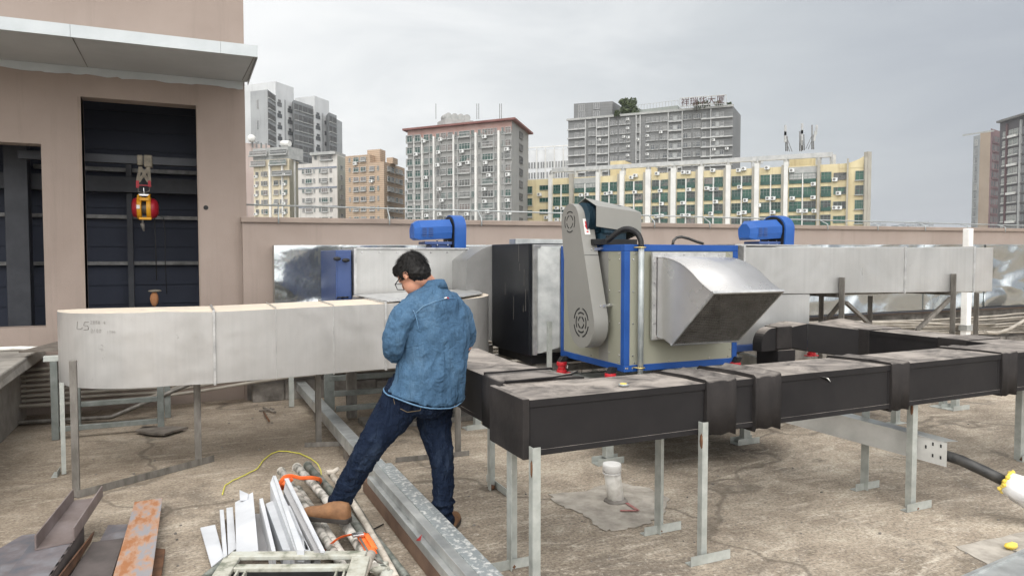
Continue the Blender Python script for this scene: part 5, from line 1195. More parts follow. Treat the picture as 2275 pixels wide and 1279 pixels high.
class Bld:
    def __init__(s, label, cat, base, group=None, name='apartment_building'):
        s.t = thing(name, V((base.x, base.y, -30)), label, cat, group); s.q = []; s.ac = []
    def mass(s, plan, zt, mat, zb=-30, name='wall'):
        mb = MB().prism([(p[0], p[1], zb) for p in plan], (0, 0, zt-zb)); return part(name, mb, mat, s.t)
    def fac(s, P, Q): s.P, s.Q = V(P), V(Q); s.dir = V((s.Q.x-s.P.x, s.Q.y-s.P.y, 0)).normalized(); s.out = V((s.dir.y, -s.dir.x, 0)); s.ang = math.atan2(s.dir.y, s.dir.x); return s
    def x(s, px, py=400): p = onpl(px, py, s.P, s.Q); return p
    def win(s, px0, px1, z, h, kind='std', mats=None, yref=400):
        a, b = s.x(px0, yref), s.x(px1, yref); c = (a+b)/2; w_ = (b-a).length
        if kind == 'sill' and random.random() < .35: kind = 'grille'
        s.q.append((V((c.x, c.y, z)), s.ang, round(w_, 1), round(h, 1), kind, mats))
    def z(s, px, py): return onpl(px, py, s.P, s.Q).z
    def strip(s, name, px0, px1, z0, z1, dep, mat, yref=400, inset=0, bevel=0):
        a, b = s.x(px0, yref), s.x(px1, yref); o = s.out
        mb = MB().prism([a-o*inset, b-o*inset, b+o*dep, a+o*dep], (0,0,0)) if False else None
        A = [V((p.x, p.y, z0)) for p in (a-o*(.05+inset), b-o*(.05+inset), b+o*dep, a+o*dep)]
        return part(name, MB().prism(A, (0, 0, z1-z0)), mat, s.t)
    def aircon(s, px, py):
        p = s.x(px, py); s.ac.append((p, s.ang))
    def finish(s):
        q = sorted(s.q, key=lambda a: a[0].length)
        def mk(w_, h, kind):
            mb = MB(); f = .07+.02*(w_ > 1.5)
            mb.box(-w_/2, w_/2, -.10, .06, 0, h, 0)
            fr = 1 if kind != 'dark' else 1
            for b in ((-w_/2, -w_/2+f, 0, h), (w_/2-f, w_/2, 0, h), (-w_/2+f, w_/2-f, 0, f), (-w_/2+f, w_/2-f, h-f, h)): mb.box(b[0], b[1], -.2, .05, b[2], b[3], 1)
            nm_ = max(1, int(w_/1.0)) if kind != 'grille' else int(w_/.35)
            for k in range(1, nm_+1):
                xx = -w_/2+w_*k/(nm_+1); mb.box(xx-.03, xx+.03, -.17, .05, f, h-f, 1)
            if kind != 'narrow': mb.box(-w_/2+f, w_/2-f, -.16, .05, h*.66-.03, h*.66+.03, 1)
            if kind == 'grille' and w_ > 1.6:
                mb.box(-w_/2-.05, w_/2+.05, -.62, -.2, -.1, .25, 2); mb.box(-w_/2-.05, w_/2+.05, -.62, -.56, h*.5, h*.5+.06, 1)
            if kind in ('std', 'sill', 'grille'): mb.box(-w_/2-.12, w_/2+.12, -.45, .05, -.16, -.01, 2)
            if kind == 'balc':
                mb.box(-w_/2, w_/2, -.22, -.11, 0, h*.33, 3)
            if kind == 'boxed':
                for b in ((-w_/2-.2, -w_/2-.02, -.15, h+.15), (w_/2+.02, w_/2+.2, -.15, h+.15), (-w_/2-.2, w_/2+.2, h, h+.15), (-w_/2-.2, w_/2+.2, -.3, -.12)): mb.box(b[0], b[1], -.35, .05, b[2], b[3], 2)
            return mb
        rest = MB(); rm = None
        for i, (p, ang, w_, h, kind, mats) in enumerate(q):
            if i < 100:
                key = (w_, h, kind, id(mats))
                if key not in WC: WC[key] = mesh_of('window', mk(w_, h, kind), mats or [GL, FRL, SIL, GLG])
                o = bpy.data.objects.new('window', WC[key]); COL.objects.link(o); o.parent = s.t; o.location = p-LOC[s.t]; o.rotation_euler = (0, 0, ang)
            else:
                b = mk(w_, h, kind); Rm = Matrix.Rotation(ang, 3, 'Z'); rm = rm or mats
                n0 = len(rest.v); rest.v += [Rm @ v+p for v in b.v]; rest.f += [[n0+j for j in f] for f in b.f]; rest.m += b.m; rest.s += b.s
        if rest.v: part('window', rest, rm or [GL, FRL, SIL, GLG], s.t, kind='stuff')
        for p, ang in s.ac:
            if 'ac' not in WC:
                mb = MB().box(-.5, .5, -.75, -.15, 0, .75, 0).cyl((-.12, -.755, .37), (-.12, -.74, .37), .27, 12, 1).box(-.5, .5, -.15, .05, .0, .06, 1); WC['ac'] = mesh_of('air_conditioner', mb, [ACM, FRD])
            o = bpy.data.objects.new('air_conditioner', WC['ac']); COL.objects.link(o); o.parent = s.t; o.location = p-LOC[s.t]; o.rotation_euler = (0, 0, ang)
def z4(x, y): return (880+x/4.567, 220+y/4.567)
def z5(x, y): return (1150+x/3.996, 180+y/3.996)
def z6(x, y): return (1560+x/3.18, 240+y/3.18)
def z3(x, y): return (540+x/3.7625, 160+y/3.7625)
random.seed(40)
# ---- grey block with the red-brown eave
C0 = at(1137, 268, D=165); Z = C0.z; L0 = at(905.5, 292, D=1); L0 = at(905.5, 291, Z=Z); R0 = at(1174, 298, Z=Z)
R0 = V((C0.x, C0.y, Z))+(R0-C0)*1.0
Bk = L0+(R0-C0)
wallE = facmat('grey_tile_facade', (.235,.235,.228), (.28,.278,.268), sf=.35)
b = Bld('grey tiled apartment block with a red-brown eave and roof tank behind the blue motor cover', 'building', C0)
b.mass([L0, C0, R0, Bk], Z, wallE)
ex = (C0-L0).normalized()*1.1; ey = (R0-C0).normalized()*1.1
part('eave', MB().prism([(p.x, p.y, Z) for p in (L0-ex-ey, C0+ex-ey, R0+ex+ey, Bk-ex+ey)], (0,0,.45)), mottled('eave_brown', (.16,.065,.055), (.20,.09,.08), .3, .8, bs=0), b.t)
b.fac(L0, C0); part('painted_band', MB().prism([(p.x, p.y, Z-2.2) for p in (L0+b.out*.03, C0+b.out*.03, C0-b.out*.05, L0-b.out*.05)], (0,0,2.15)), mottled('salmon_band', (.36,.22,.19), (.42,.29,.26), .4, .85, bs=0), b.t)
cols = [(115,170,'boxed'),(197,250,'boxed'),(285,335,'sill'),(345,372,'narrow'),(412,442,'narrow'),(455,512,'sill'),(527,578,'sill'),(600,625,'narrow'),(640,755,'sill'),(765,795,'narrow'),(835,862,'narrow'),(875,990,'sill'),(1000,1025,'narrow'),(1070,1095,'narrow'),(1110,1168,'sill')]
mE = [GLM, FRL, SIL, GLG]
zr = [b.z(*z4(1140, y)) for y in (350, 475, 603, 730, 857, 984, 1110, 1234)]
dz = (zr[0]-zr[6])/6; zr = [zr[0]-dz*i for i in range(9)]
for i, zz in enumerate(zr):
    for (a, c, kd) in cols:
        if i == 8 and a > 500: continue
        b.win(z4(a, 0)[0], z4(c, 0)[0], zz, dz*.52, kd, mE)
for a, w_ in ((190, 5), (272, 10), (390, 14), (590, 13), (815, 20), (1047, 20)):
    b.strip('drain_pipe', z4(a-w_/2, 0)[0], z4(a+w_/2, 0)[0], -20, Z-2, .45, WHT)
for a in (630, 760, 870, 995, 1100, 345, 455):
    b.strip('corner_strip', z4(a-3, 0)[0], z4(a+3, 0)[0], -20, Z-2.6, .2, SIL)
for (a, c) in ((290,432),(460,415),(212,565),(440,545),(430,675),(310,800),(448,918),(475,1030),(678,535),(655,668),(738,650),(907,388),(1133,515),(915,652),(950,778),(1143,770),(903,918),(910,1042),(1138,1030),(728,1170),(452,1170),(320,1185),(937,1145),(1155,1160)): b.aircon(*z4(a, c+14))
b.fac(C0, R0)
for i in range(8): b.win(z4(1250,0)[0], z4(1280,0)[0], b.z(*z4(1265, 372+124*i))-.9, 1.7, 'dark', [GL, FRD, SIL, GL], 300)
tk = at(*z4(600, 225), D=178)
part('tank_platform', MB().box(tk.x-3.6, tk.x+3.6, tk.y-3, tk.y+3, Z+.7, tk.z-.1), SIL, b.t)
for k in range(4): part('roof_tank', MB().tube([(tk.x-2.2+k*1.6, tk.y-1.5, tk.z+.75), (tk.x-2.2+k*1.6, tk.y+2, tk.z+.75)], .85, 12), SIL, b.t)
for a in (820, 840, 1052, 1070, 405): p = at(*z4(a, 215), D=166); part('roof_rod', MB().box(p.x-.05, p.x+.05, p.y, p.y+.1, Z+.5, Z+4), FRD, b.t)
b.finish()
# ---- dark grey slab block with the roof sign
Rg = at(1629, 236, D=225); Z = Rg.z; Lg = at(1262.5, 268, Z=Z)
wallG = facmat('dark_grey_facade', (.155,.16,.162), (.20,.203,.203), sf=.4, brick=(.35, (.10,.10,.10), .25))
b = Bld('long dark grey apartment slab with a tree, rooftop rooms and sign letters on its roof', 'building', Rg)
b.fac(Lg, Rg); bk = -b.out*16
b.mass([Lg, Rg, Rg+bk, Lg+bk], Z, wallG)
b.strip('parapet_ledge', 1260, 1630, Z-.2, Z+.5, .6, SIL, 250)
mG = [GL, FRL, SIL, GL]
cols = [(508,535),(540,570,2),(575,600),(632,650),(660,692),(707,735),(740,772,2),(780,805),(825,862),(870,885),(905,930),(935,965),(970,1000),(1060,1087),(1142,1172),(1182,1220),(1228,1250),(1265,1285),(1290,1328),(1348,1375),(1380,1415,2),(1420,1452),(1470,1510),(1517,1540),(1560,1578),(1585,1622),(1640,1672),(1722,1752),(1757,1790,2),(1797,1830)]
zr = [b.z(*z5(1490, y)) for y in (343, 756)]; dz = (zr[0]-zr[1])/5
LG = glassmat('pale_blind_glass', [(.26,.27,.27), (.33,.34,.34)])
for i in range(7):
    zz = zr[0]-dz*i
    for c in cols:
        if len(c) == 3: b.win(z5(c[0],0)[0], z5(c[1],0)[0], zz, dz*.5, 'narrow', [LG, FRL, SIL, GL], 300)
        else: b.win(z5(c[0],0)[0], z5(c[1],0)[0], zz, dz*.5, 'sill', mG, 300)
    for a, c in ((445,605),(705,805),(1340,1460),(1630,1910)): b.strip('floor_ledge', z5(a,0)[0], z5(c,0)[0], zz-.55, zz-.2, .7, FRL, 300)
for a in (605, 703, 812, 1055, 1090, 1338, 1462, 1715): b.strip('corner_strip', z5(a-4,0)[0], z5(a+4,0)[0], -20, Z-.3, .5, FRL, 300)
for a, c in ((980,340),(980,420),(945,495),(985,500),(985,580),(980,660),(1155,405),(1155,487),(1155,570),(1155,650),(1070,520),(730,520),(1275,455),(1740,525),(1745,608),(1860,600)): b.aircon(*z5(a, c+12))
g1, g2 = at(1275, 232, D=250), at(1361, 225, D=246)
gd_ = -b.out*12; zg = at(1320, 228, D=248).z
part('penthouse', MB().prism([(p.x, p.y, Z+.5) for p in (V(g1), V(g2), V(g2)+gd_, V(g1)+gd_)], (0,0,zg-Z-.5)), wallG, b.t)
b2_ = b.P, b.Q
b.fac(V(g1), V(g2))
for a, c, y in ((540,597,270),(672,728,252),(540,600,330),(670,730,325)): b.win(z5(a,0)[0], z5(c,0)[0], b.z(*z5((a+c)/2, y)), 2.2, 'narrow', [GLG if y < 300 else LG, FRL, SIL, GL], 250)
b.fac(*b2_)
h1, h2 = at(*z5(1040, 265), D=243), at(*z5(1420, 222), D=235)
zz = at(*z5(1230, 240), D=239).z
part('roof_rooms', MB().prism([(p.x, p.y, Z+.5) for p in (h1, h2, h2+gd_*.6, h1+gd_*.6)], (0,0,zz-Z-.5)), facmat('roof_room_wall', (.24,.26,.24), (.29,.31,.29)), b.t)
rr = MB()
for k in range(15):
    p = h1.lerp(h2, k/14); rr.box(p.x-.05, p.x+.05, p.y-.3, p.y-.2, zz, zz+1.6)
rr.beam(V((h1.x,h1.y-.25,zz+1.6)), V((h2.x,h2.y-.25,zz+1.6)), .12, .12); part('roof_rail', rr, FRL, b.t)
# sign
s1_, s2_ = at(*z5(1440, 220), D=229), at(*z5(1852, 200), D=224)
zs0 = at(*z5(1640, 212), D=226.5).z; zs1 = at(*z5(1640, 140), D=226.5).z
sg = thing('roof_sign', V((s1_.x, s1_.y, Z)), 'open lattice sign frame with dark red Chinese letters on the dark grey slab', 'sign')
sm2 = MB(); s1_.z = s2_.z = zs0
for k in range(22):
    p = s1_.lerp(s2_, k/21); sm2.box(p.x-.07, p.x+.07, p.y-.05, p.y+.05, Z, zs1)
for z_ in (zs0, zs1): sm2.beam(V((s1_.x, s1_.y, z_)), V((s2_.x, s2_.y, z_)), .2, .3)
part('lattice', sm2, FRL, sg)
cu = bpy.data.curves.new('letters', 'FONT'); cu.body = '\u7965\u745e\u534e\u5927\u53a6'; cu.size = 7.6; cu.extrude = .06; cu.align_x = 'CENTER'; cu.offset = .0
tb = bpy.data.objects.new('letters_tmp', cu); COL.objects.link(tb)
bpy.context.view_layer.update()
me = bpy.data.meshes.new_from_object(tb.evaluated_get(bpy.context.evaluated_depsgraph_get())); bpy.data.objects.remove(tb); me.name = 'letters'
me.materials.clear(); me.materials.append(mottled('sign_red_brown', (.05,.018,.016), (.08,.03,.028), 1, .7, bs=0))
xs_ = [v.co.x for v in me.vertices]; ys_ = [v.co.y for v in me.vertices]
sx_ = (s2_-s1_).length*.93/(max(xs_)-min(xs_)); sy_ = (zs1-zs0)*.98/(max(ys_)-min(ys_)); cy_ = min(ys_)
for v in me.vertices: v.co.x *= sx_; v.co.y = (v.co.y-cy_)*sy_
lo = bpy.data.objects.new('letters', me); COL.objects.link(lo); lo.parent = sg
dS = (s2_-s1_).normalized(); lo.location = (s1_+s2_)/2+V((dS.y, -dS.x, 0))*.25-LOC[sg]; lo.location.z = zs0-LOC[sg].z; lo.rotation_euler = (pi/2, 0, math.atan2(dS.y, dS.x))
b.finish()
leaf = mottled('leaf_dark', (.035,.055,.02), (.09,.115,.045), .8, .7, bs=0, lo=.3, hi=.7)
bark = mottled('bark', (.06,.05,.04), (.10,.085,.07), 2, .9, bs=0)
def tree(c, rx, rz_, n, label, ht, cat='tree', name='rooftop_tree', leafsz=.55, grp=None):
    t = thing(name, V((c.x, c.y, c.z-ht)), label, cat, grp); mb = MB()
    cl = [(V((random.gauss(0, .42)*rx, random.gauss(0, .42)*rx, random.uniform(-.75, .8)*rz_)), random.uniform(.25, .5)) for _ in range(22)]
    for i in range(n):
        cc, rr_ = random.choice(cl); v = V((random.gauss(0,1), random.gauss(0,1), random.gauss(0,1))).normalized()*rr_*rx*random.random()**.4
        p = c+cc+v; s = leafsz*random.uniform(.5, 1.2); a = V((random.uniform(-1,1), random.uniform(-1,1), random.uniform(-1,1))).normalized(); b_ = a.cross(V((random.uniform(-1,1), random.uniform(-1,1), random.uniform(-1,1)))).normalized()
        mb.add([p-a*s, p+b_*s*.6, p+a*s, p-b_*s*.6], [(0,1,2,3)])
    part('crown', mb, leaf, t); tk_ = MB().tube([c-V((0,0,ht)), c-V((0,0,ht*.4)), c], [rx*.06, rx*.05, rx*.02], 8)
    for k in range(7): q = c+cl[k][0]; tk_.tube([c-V((0,0,rz_*.6)), q], [rx*.03, rx*.01], 5)
    part('trunk', tk_, bark, t)
p = at(*z5(990, 238), D=244); tree(p, 3.9, 3.9, 5200, 'bushy tree growing on the roof between the rooftop rooms of the grey slab', 6, leafsz=.42)
for a, y, w_, lb in ((1590,212,1.5,'dark shrub under the sign letters on the grey slab'),(1655,215,1.2,'wide dark shrub under the middle of the roof sign'),(1785,207,1.3,'green shrub at the right of the roof sign'),(1880,214,.8,'small shrub at the right roof corner of the grey slab'),(880,290,.9,'small shrub left of the rooftop tree on the grey slab')):
    p = at(*z5(a, y), D=229 if a > 1000 else 240); tree(p, w_, 1.1, 500, lb, 2, 'shrub', 'rooftop_shrub', .3, 'shrubs on the roof of the grey slab')
# ---- cream block with green windows
Rc = at(1886, 363, D=150); Z = Rc.z; Lc = at(1170, 400, Z=Z)
wallH = facmat('cream_facade', (.52,.44,.27), (.62,.54,.34), streak=(.30,.22,.13), sf=.6, scale=.2)
b = Bld('long cream apartment block with green windows, white pilasters and a roof pergola', 'building', Rc)
b.fac(Lc, Rc); E2 = onpl(1926, 400, b.P, b.Q); bk = -b.out*14
b.mass([Lc, V((E2.x,E2.y,0)), V((E2.x,E2.y,0))+bk, Lc+bk], Z, wallH)
# swept-up corner
sw = []
for px, py in ((1862,366),(1890,361),(1908,354),(1918,348),(1926,341)): q = b.x(px, py); sw.append(V((q.x, q.y, q.z)))
q = b.x(1926, 380); sw += [V((q.x, q.y, Z-1)), V((sw[0].x, sw[0].y, Z-1))]
part('swept_corner', MB().prism([p+b.out*.05 for p in sw], bk*.6), wallH, b.t)
pil = [(1221,1228),(1267,1275),(1326,1334),(1376,1388),(1433,1447),(1489,1503),(1549,1563),(1611,1624),(1674,1687),(1739,1751),(1816,1822),(1881,1885),(1921,1927)]
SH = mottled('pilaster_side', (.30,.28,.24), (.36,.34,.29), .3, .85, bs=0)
for k, (a, c) in enumerate(pil):
    m_ = WHT if 1 < k < 10 or k == 0 else SH
    if c-a > 9:
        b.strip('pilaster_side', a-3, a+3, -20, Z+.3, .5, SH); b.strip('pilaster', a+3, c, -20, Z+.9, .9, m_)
    else: b.strip('pilaster', a, c, -20, Z+.9, .9, m_)
FRH = mottled('window_frame_green_grey', (.10,.13,.12), (.20,.23,.215), 1, .6, bs=0)
mH = [GLG, FRH, SIL, mottled('green_panel', (.012,.05,.04), (.03,.09,.07), 1, .5, bs=0)]
ed_ = [1167, 1194]+[q for pr2 in pil for q in pr2]
z_r = [b.z(*z6(60, y)) for y in (560, 657, 748)]; dz = (z_r[0]-z_r[2])/2*1.0
for i in range(6):
    zz = z_r[0]-dz*i; hh_ = dz*.74
    b.win(1169, 1183, zz+.3, hh_*.8, 'sill', mH); 
    if i != 1: b.win(1199, 1219, zz+1, hh_*.55, 'narrow', mH)
    else: b.win(1199, 1219, zz+1, hh_*.5, 'narrow', [GLM, FRD, SIL, GL])
    bays = [(1228,1267),(1275,1326),(1335,1373),(1388,1430),(1447,1486),(1503,1546),(1563,1608),(1624,1672),(1688,1737),(1752,1815)]
    for k, (a, c) in enumerate(bays):
        mid = (a+c)/2; kind = 'balc'; mm = mH if random.random() < .8 else [GLM, FRH, SIL, mH[3]]
        b.win(a+1.5, mid-1.5, zz, hh_, kind, mm); b.win(mid+1.5, c-1.5, zz, hh_, kind, mH if random.random() < .75 else [GLM, FRH, SIL, mH[3]])
    b.win(1824, 1847, zz, hh_, 'balc', mH); b.win(1852, 1880, zz+.4, hh_*.7, 'narrow', mH if i else [GLM, FRD, SIL, GL])
    b.win(1900, 1919, zz+.2, hh_*.85, 'sill', mH)
for a, c in bays: b.strip('mullion_post', (a+c)/2-1.2, (a+c)/2+1.2, -20, z_r[0]+dz*.7, .35, WHT)
for a, c in ((200,1012),(570,1018),(620,1012),(790,1005),(830,997),(1045,992),(1270,980),(1525,970),(1683,957),(1730,968),(1765,965),(1975,948),(355,1132),(405,1135),(1283,1095),(1470,1088),(1763,1078),(1240,1205),(1283,1200),(1470,1198),(1520,1197),(1720,1185),(262,1215),(355,1235),(1015,862),(1050,845),(1243,828),(1475,817),(1520,818),(1737,800)): b.aircon(*z5(a, c+10))
for a, c in ((260,445),(297,435),(460,428),(635,447),(37,572),(72,578),(102,578),(268,563),(787,543),(938,512),(97,667),(308,657),(467,643),(502,643),(638,643),(785,637),(963,608),(400,692),(66,750),(265,748),(300,742),(502,741),(686,732),(730,732),(793,732),(937,710),(970,710)): b.aircon(*z6(a, c+8))
# stained white strips under the roof and the roof pergola
b.strip('sign_band', 1275, 1326, Z-2.6, Z-.2, .12, SIL); b.strip('sign_band', 1752, 1815, Z-2.8, Z-.2, .12, SIL)
pg = MB(); zs = []
PX = [(1222,371),(1274,366),(1328,363),(1381,361),(1437,358),(1496,354),(1556,350),(1616,346),(1681,341),(1746,337),(1818,333),(1850,331)]
for k, (px, py) in enumerate(PX):
    q = b.x(px, py)-b.out*1.5; q.z = at(1681, 341, D=151).z; zs.append(q)
zb_ = zs[8].z
for q in zs: pg.box(q.x-.45, q.x+.45, q.y-.4, q.y+.4, Z-.2, zb_)
pg.beam(V((zs[0].x,zs[0].y,zb_)), V((zs[-1].x,zs[-1].y,zb_)), .9, 1.0)
part('pergola', pg, FRL, b.t)
t1, t2 = b.x(1742, 350), b.x(1812, 350); zz = b.x(1780, 338).z
part('roof_house', MB().prism([(p.x, p.y, Z) for p in (t1-b.out*4, t2-b.out*4, t2-b.out*12, t1-b.out*12)], (0,0,zz-Z)), wallH, b.t)
for a, c, y in ((1341, 1373, 352), (1373, 1431, 363)):
    t1, t2 = b.x(a, 370), b.x(c, 370); part('roof_house', MB().prism([(p.x, p.y, Z) for p in (t1-b.out*5, t2-b.out*5, t2-b.out*12, t1-b.out*12)], (0,0,b.x((a+c)/2, y).z-Z)), wallH, b.t)
part('end_pole', MB().box(E2.x-.5, E2.x+.5, E2.y-.6, E2.y+.4, Z-25, b.x(1926, 338).z), SH, b.t)
zt_roof = zz
b.finish()
for k, (px, yt, yb, lb, br) in enumerate(((1746, 279, 336, 'left antenna mast on the cream block roof, with stays on its right', 1), (1777, 292, 336, 'short antenna mast in the middle of the cream block roof', 0), (1783, 275, 334, 'tall middle antenna mast with a pale panel on the cream block roof', 0), (1804, 278, 332, 'right antenna mast with an angled panel on the cream block roof', -1))):
    b0 = at(px, yb, D=157); tt = at(px, yt, D=157); t = thing('antenna_mast', b0, lb, 'antenna', 'antenna masts on the cream roof')
    part('mast', MB().cyl(b0, tt, .13, 8).cyl(b0+V((.5,0,0)), b0+V((.3,0,(tt.z-b0.z)*.6)), .10, 6), FRD, t)
    for q in range(2):
        zc_ = b0.z+(tt.z-b0.z)*(.55+.25*q); dx_ = (.35 if k % 2 else -.4)+(.5 if q and k == 3 else 0)
        part('panel', MB().hexa([(b0.x+dx_-.18, b0.y-.3, zc_-1.1), (b0.x+dx_+.18, b0.y-.3, zc_-1.1), (b0.x+dx_+.18, b0.y, zc_-1.1), (b0.x+dx_-.18, b0.y, zc_-1.1), (b0.x+dx_-.18+.3*(k == 3), b0.y-.3, zc_+1.1), (b0.x+dx_+.18+.3*(k == 3), b0.y-.3, zc_+1.1), (b0.x+dx_+.18+.3*(k == 3), b0.y, zc_+1.1), (b0.x+dx_-.18+.3*(k == 3), b0.y, zc_+1.1)]), FRL, t)
    if br: part('stay', MB().cyl(b0+V((0,0,(tt.z-b0.z)*.6)), b0+V((br*1.8,0,0)), .06, 6).cyl(b0+V((0,0,(tt.z-b0.z)*.4)), b0+V((br*1.1,0,0)), .06, 6), FRD, t)
# ---- white grid building between
a1_, a2_ = at(1172, 333, D=420), at(1268, 329, D=410); Z = a2_.z
b = Bld('distant white gridded building between the red-eaved block and the dark grey slab', 'building', a1_)
b.fac(V((a1_.x,a1_.y,Z)), V((a2_.x,a2_.y,Z))); b.mass([a1_, a2_, a2_-b.out*15, a1_-b.out*15], Z, facmat('white_facade', (.50,.51,.52), (.60,.61,.62), sf=.1))
for i in range(8):
    for px in (1176,1182,1188,1196,1203,1208,1216,1222,1228,1236,1242,1248,1255,1260): b.win(px-1.8, px+1.8, Z-10.5-i*5.9, 3.6, 'narrow', [GL, WHT, SIL, GL], 360)
for px in (1172, 1193, 1212, 1232, 1252): b.strip('fin', px-.6, px+.6, Z-50, Z+1.5, .8, WHT, 360)
part('roof_frame', MB().beam(V((a1_.x,a1_.y,Z+1.5)), V((a2_.x,a2_.y,Z+1.5)), 1, .6), WHT, b.t)
b.finish()
# ---- tan striped block
C0 = at(853, 359, D=190); Z = C0.z; L0 = at(767, 357, D=196); L0 = V((L0.x, L0.y, Z)); R0 = at(899, 374, Z=Z)
wallD = facmat('tan_brick_facade', (.38,.285,.20), (.46,.35,.255), sf=.3, brick=(.62, (.22,.16,.12), .8))
b = Bld('tan apartment block with thin dark brick stripes left of the red-eaved block', 'building', C0)
b.fac(L0, C0); b.mass([L0, C0, R0, L0+(R0-C0)], Z, wallD)
m1, m2 = b.x(767, 345), b.x(822, 345); zu = b.x(800, 344).z
bd2 = (R0-C0)*.6
part('upper_storey', MB().prism([(p.x, p.y, Z-.1) for p in (m1, m2, m2+bd2, m1+bd2)], (0,0,zu-Z)), wallD, b.t)
m1, m2 = b.x(800, 340)-b.out*3, b.x(829, 340)-b.out*3; part('stair_house', MB().prism([(p.x, p.y, Z) for p in (m1, m2, m2+bd2*.4, m1+bd2*.4)], (0,0,b.x(815, 329).z-Z)), wallD, b.t)
m1, m2 = b.x(838, 345)-b.out*4, b.x(852, 345)-b.out*4; part('stair_house', MB().prism([(p.x, p.y, Z) for p in (m1, m2, m2+bd2*.4, m1+bd2*.4)], (0,0,b.x(845, 346).z-Z)), wallD, b.t)
zr = [b.z(*z3(945, y)) for y in (835, 1165)]; dz = (zr[0]-zr[1])/4
for i in range(-1, 6):
    for a, c, kd in ((888,900,'narrow'),(925,970,'sill'),(985,1030,'sill'),(1060,1100,'sill'),(1125,1137,'narrow')):
        if i == -1 and a > 1050: continue
        b.win(z3(a,0)[0], z3(c,0)[0], zr[0]-dz*i, dz*.45, kd, mE)
for i, (a, c) in enumerate(((945,760),(1080,905))): b.aircon(*z3(a, c+20))
b.fac(C0, R0)
for i in range(6):
    for a, c in ((1205,1228),(1236,1258),(1272,1292),(1302,1330)): b.win(z3(a,0)[0], z3(c,0)[0], zr[0]-dz*i, dz*.5, 'sill', mE)
b.finish()
# ---- whitish block
C0 = at(748.6, 343, D=205); Z = C0.z; L0 = at(693, 341, D=208); L0 = V((L0.x, L0.y, Z)); R0 = at(768, 350, Z=Z)
wallC = facmat('offwhite_facade', (.46,.44,.41), (.55,.53,.50), sf=.5); wallC2 = facmat('grey_green_side', (.27,.28,.25), (.33,.34,.30), sf=.4)
b = Bld('off-white apartment block with grey bands between the cream tower and the tan striped block', 'building', C0)
b.fac(L0, C0); L1 = b.x(662, 365); zl = L1.z; L1 = V((L1.x, L1.y, Z))
dR = R0-C0
b.mass([L1, C0, C0+dR, L1+dR], zl, wallC)
part('upper_storey', MB().prism([(p.x, p.y, zl) for p in (L0, C0, C0+dR*.98, L0+dR*.98)], (0,0,Z-zl)), wallC, b.t)
part('roof_edge', MB().prism([(p.x, p.y, Z) for p in (L0+b.out, C0+b.out, C0+dR, L0+dR)], (0,0,.8)), SIL, b.t)
dz = (b.z(*z3(545, 850))-b.z(*z3(545, 1172)))/4
for i in range(6):
    zz = b.z(*z3(545, 850))-dz*i
    for a, c, kd in ((495,512,'narrow'),(524,578,'sill'),(590,602,'narrow'),(636,650,'narrow'),(658,710,'sill'),(724,745,'narrow')): b.win(z3(a,0)[0], z3(c,0)[0], zz, dz*.48, kd, mE)
b.win(z3(600,0)[0], z3(620,0)[0], zl+1, 2, 'narrow', mE); b.win(z3(650,0)[0], z3(750,0)[0], zl+.6, 2.4, 'sill', mE)
for y in (800, 965, 1125): zz = b.z(*z3(600, y)); b.strip('band', 663, 748.5, zz-.35, zz+.1, .12, mottled('blue_grey_band', (.14,.16,.20), (.18,.20,.24), 1, .8, bs=0))
b.fac(C0, R0); b.strip('side_face', 750, 768, -20, Z-.3, .1, wallC2, 400)  # thin layer, darker than the front, over the side face
for i in range(6): b.win(z3(808,0)[0], z3(830,0)[0], zl-2-dz*i, dz*.5, 'narrow', mE)
b.finish()
# ---- cream tower left
C0 = at(642, 352, D=215); Z = C0.z; L0 = at(563, 352, D=220); L0 = V((L0.x, L0.y, Z)); R0 = at(664, 361, Z=Z)
wallB = facmat('cream_tower_wall', (.50,.43,.30), (.58,.52,.40), sf=.5); wallB2 = facmat('khaki_side', (.26,.24,.18), (.32,.30,.23), sf=.4)
b = Bld('cream tower with caged balconies and a cluttered roof beside the mauve wall', 'building', C0)
b.fac(L0, C0); dR = R0-C0; b.mass([L0, C0, R0, L0+dR], Z, wallB)
for a, c, y0, y1 in ((70,215,660,705),(240,380,650,695),(80,200,745,790),(235,375,735,780),(255,420,825,868)): 
    z_a, z_b = b.z(*z3((a+c)/2, y1)), b.z(*z3((a+c)/2, y0)); p0, p1 = b.x(z3(a,0)[0]), b.x(z3(c,0)[0])
    b.q.append((V(((p0.x+p1.x)/2, (p0.y+p1.y)/2, z_a))+b.out*.6, b.ang, round((p1-p0).length, 1), round(z_b-z_a, 1), 'grille', [GLM, FRL, SIL, GL]))
part('roof_cages', MB().prism([(p.x, p.y, Z) for p in (b.x(562)-b.out*.2, b.x(640)-b.out*.2, b.x(640)-b.out*7, b.x(562)-b.out*7)], (0,0,b.x(600,328).z-Z)), SIL, b.t)
part('roof_heater', MB().tube([b.x(616, 317)-b.out*2, b.x(634, 317)-b.out*2], .9, 10), WHT, b.t)
zr = [b.z(*z3(190, y)) for y in (950, 1185)]; dz = (zr[0]-zr[1])/3
for i in range(-1, 5):
    for a, c, kd in ((107,130,'narrow'),(152,166,'narrow'),(172,206,'sill'),(258,296,'sill'),(306,320,'narrow'),(345,370,'narrow')):
        if i == -1 and a > 200: continue
        b.win(z3(a,0)[0], z3(c,0)[0], zr[0]-dz*i, dz*.5, kd, mE)
    b.aircon(*z3(115, 965+78*i)); b.aircon(*z3(352, 950+80*i)); 
for a, w_ in ((232, 14), (335, 8)): b.strip('drain_pipe', z3(a-w_/2,0)[0], z3(a+w_/2,0)[0], -20, Z-1, .6, WHT)
b.fac(C0, R0); b.strip('side_face', 643, 663.5, -20, Z-.4, .1, wallB2)  # side face covered in a darker tone than the front
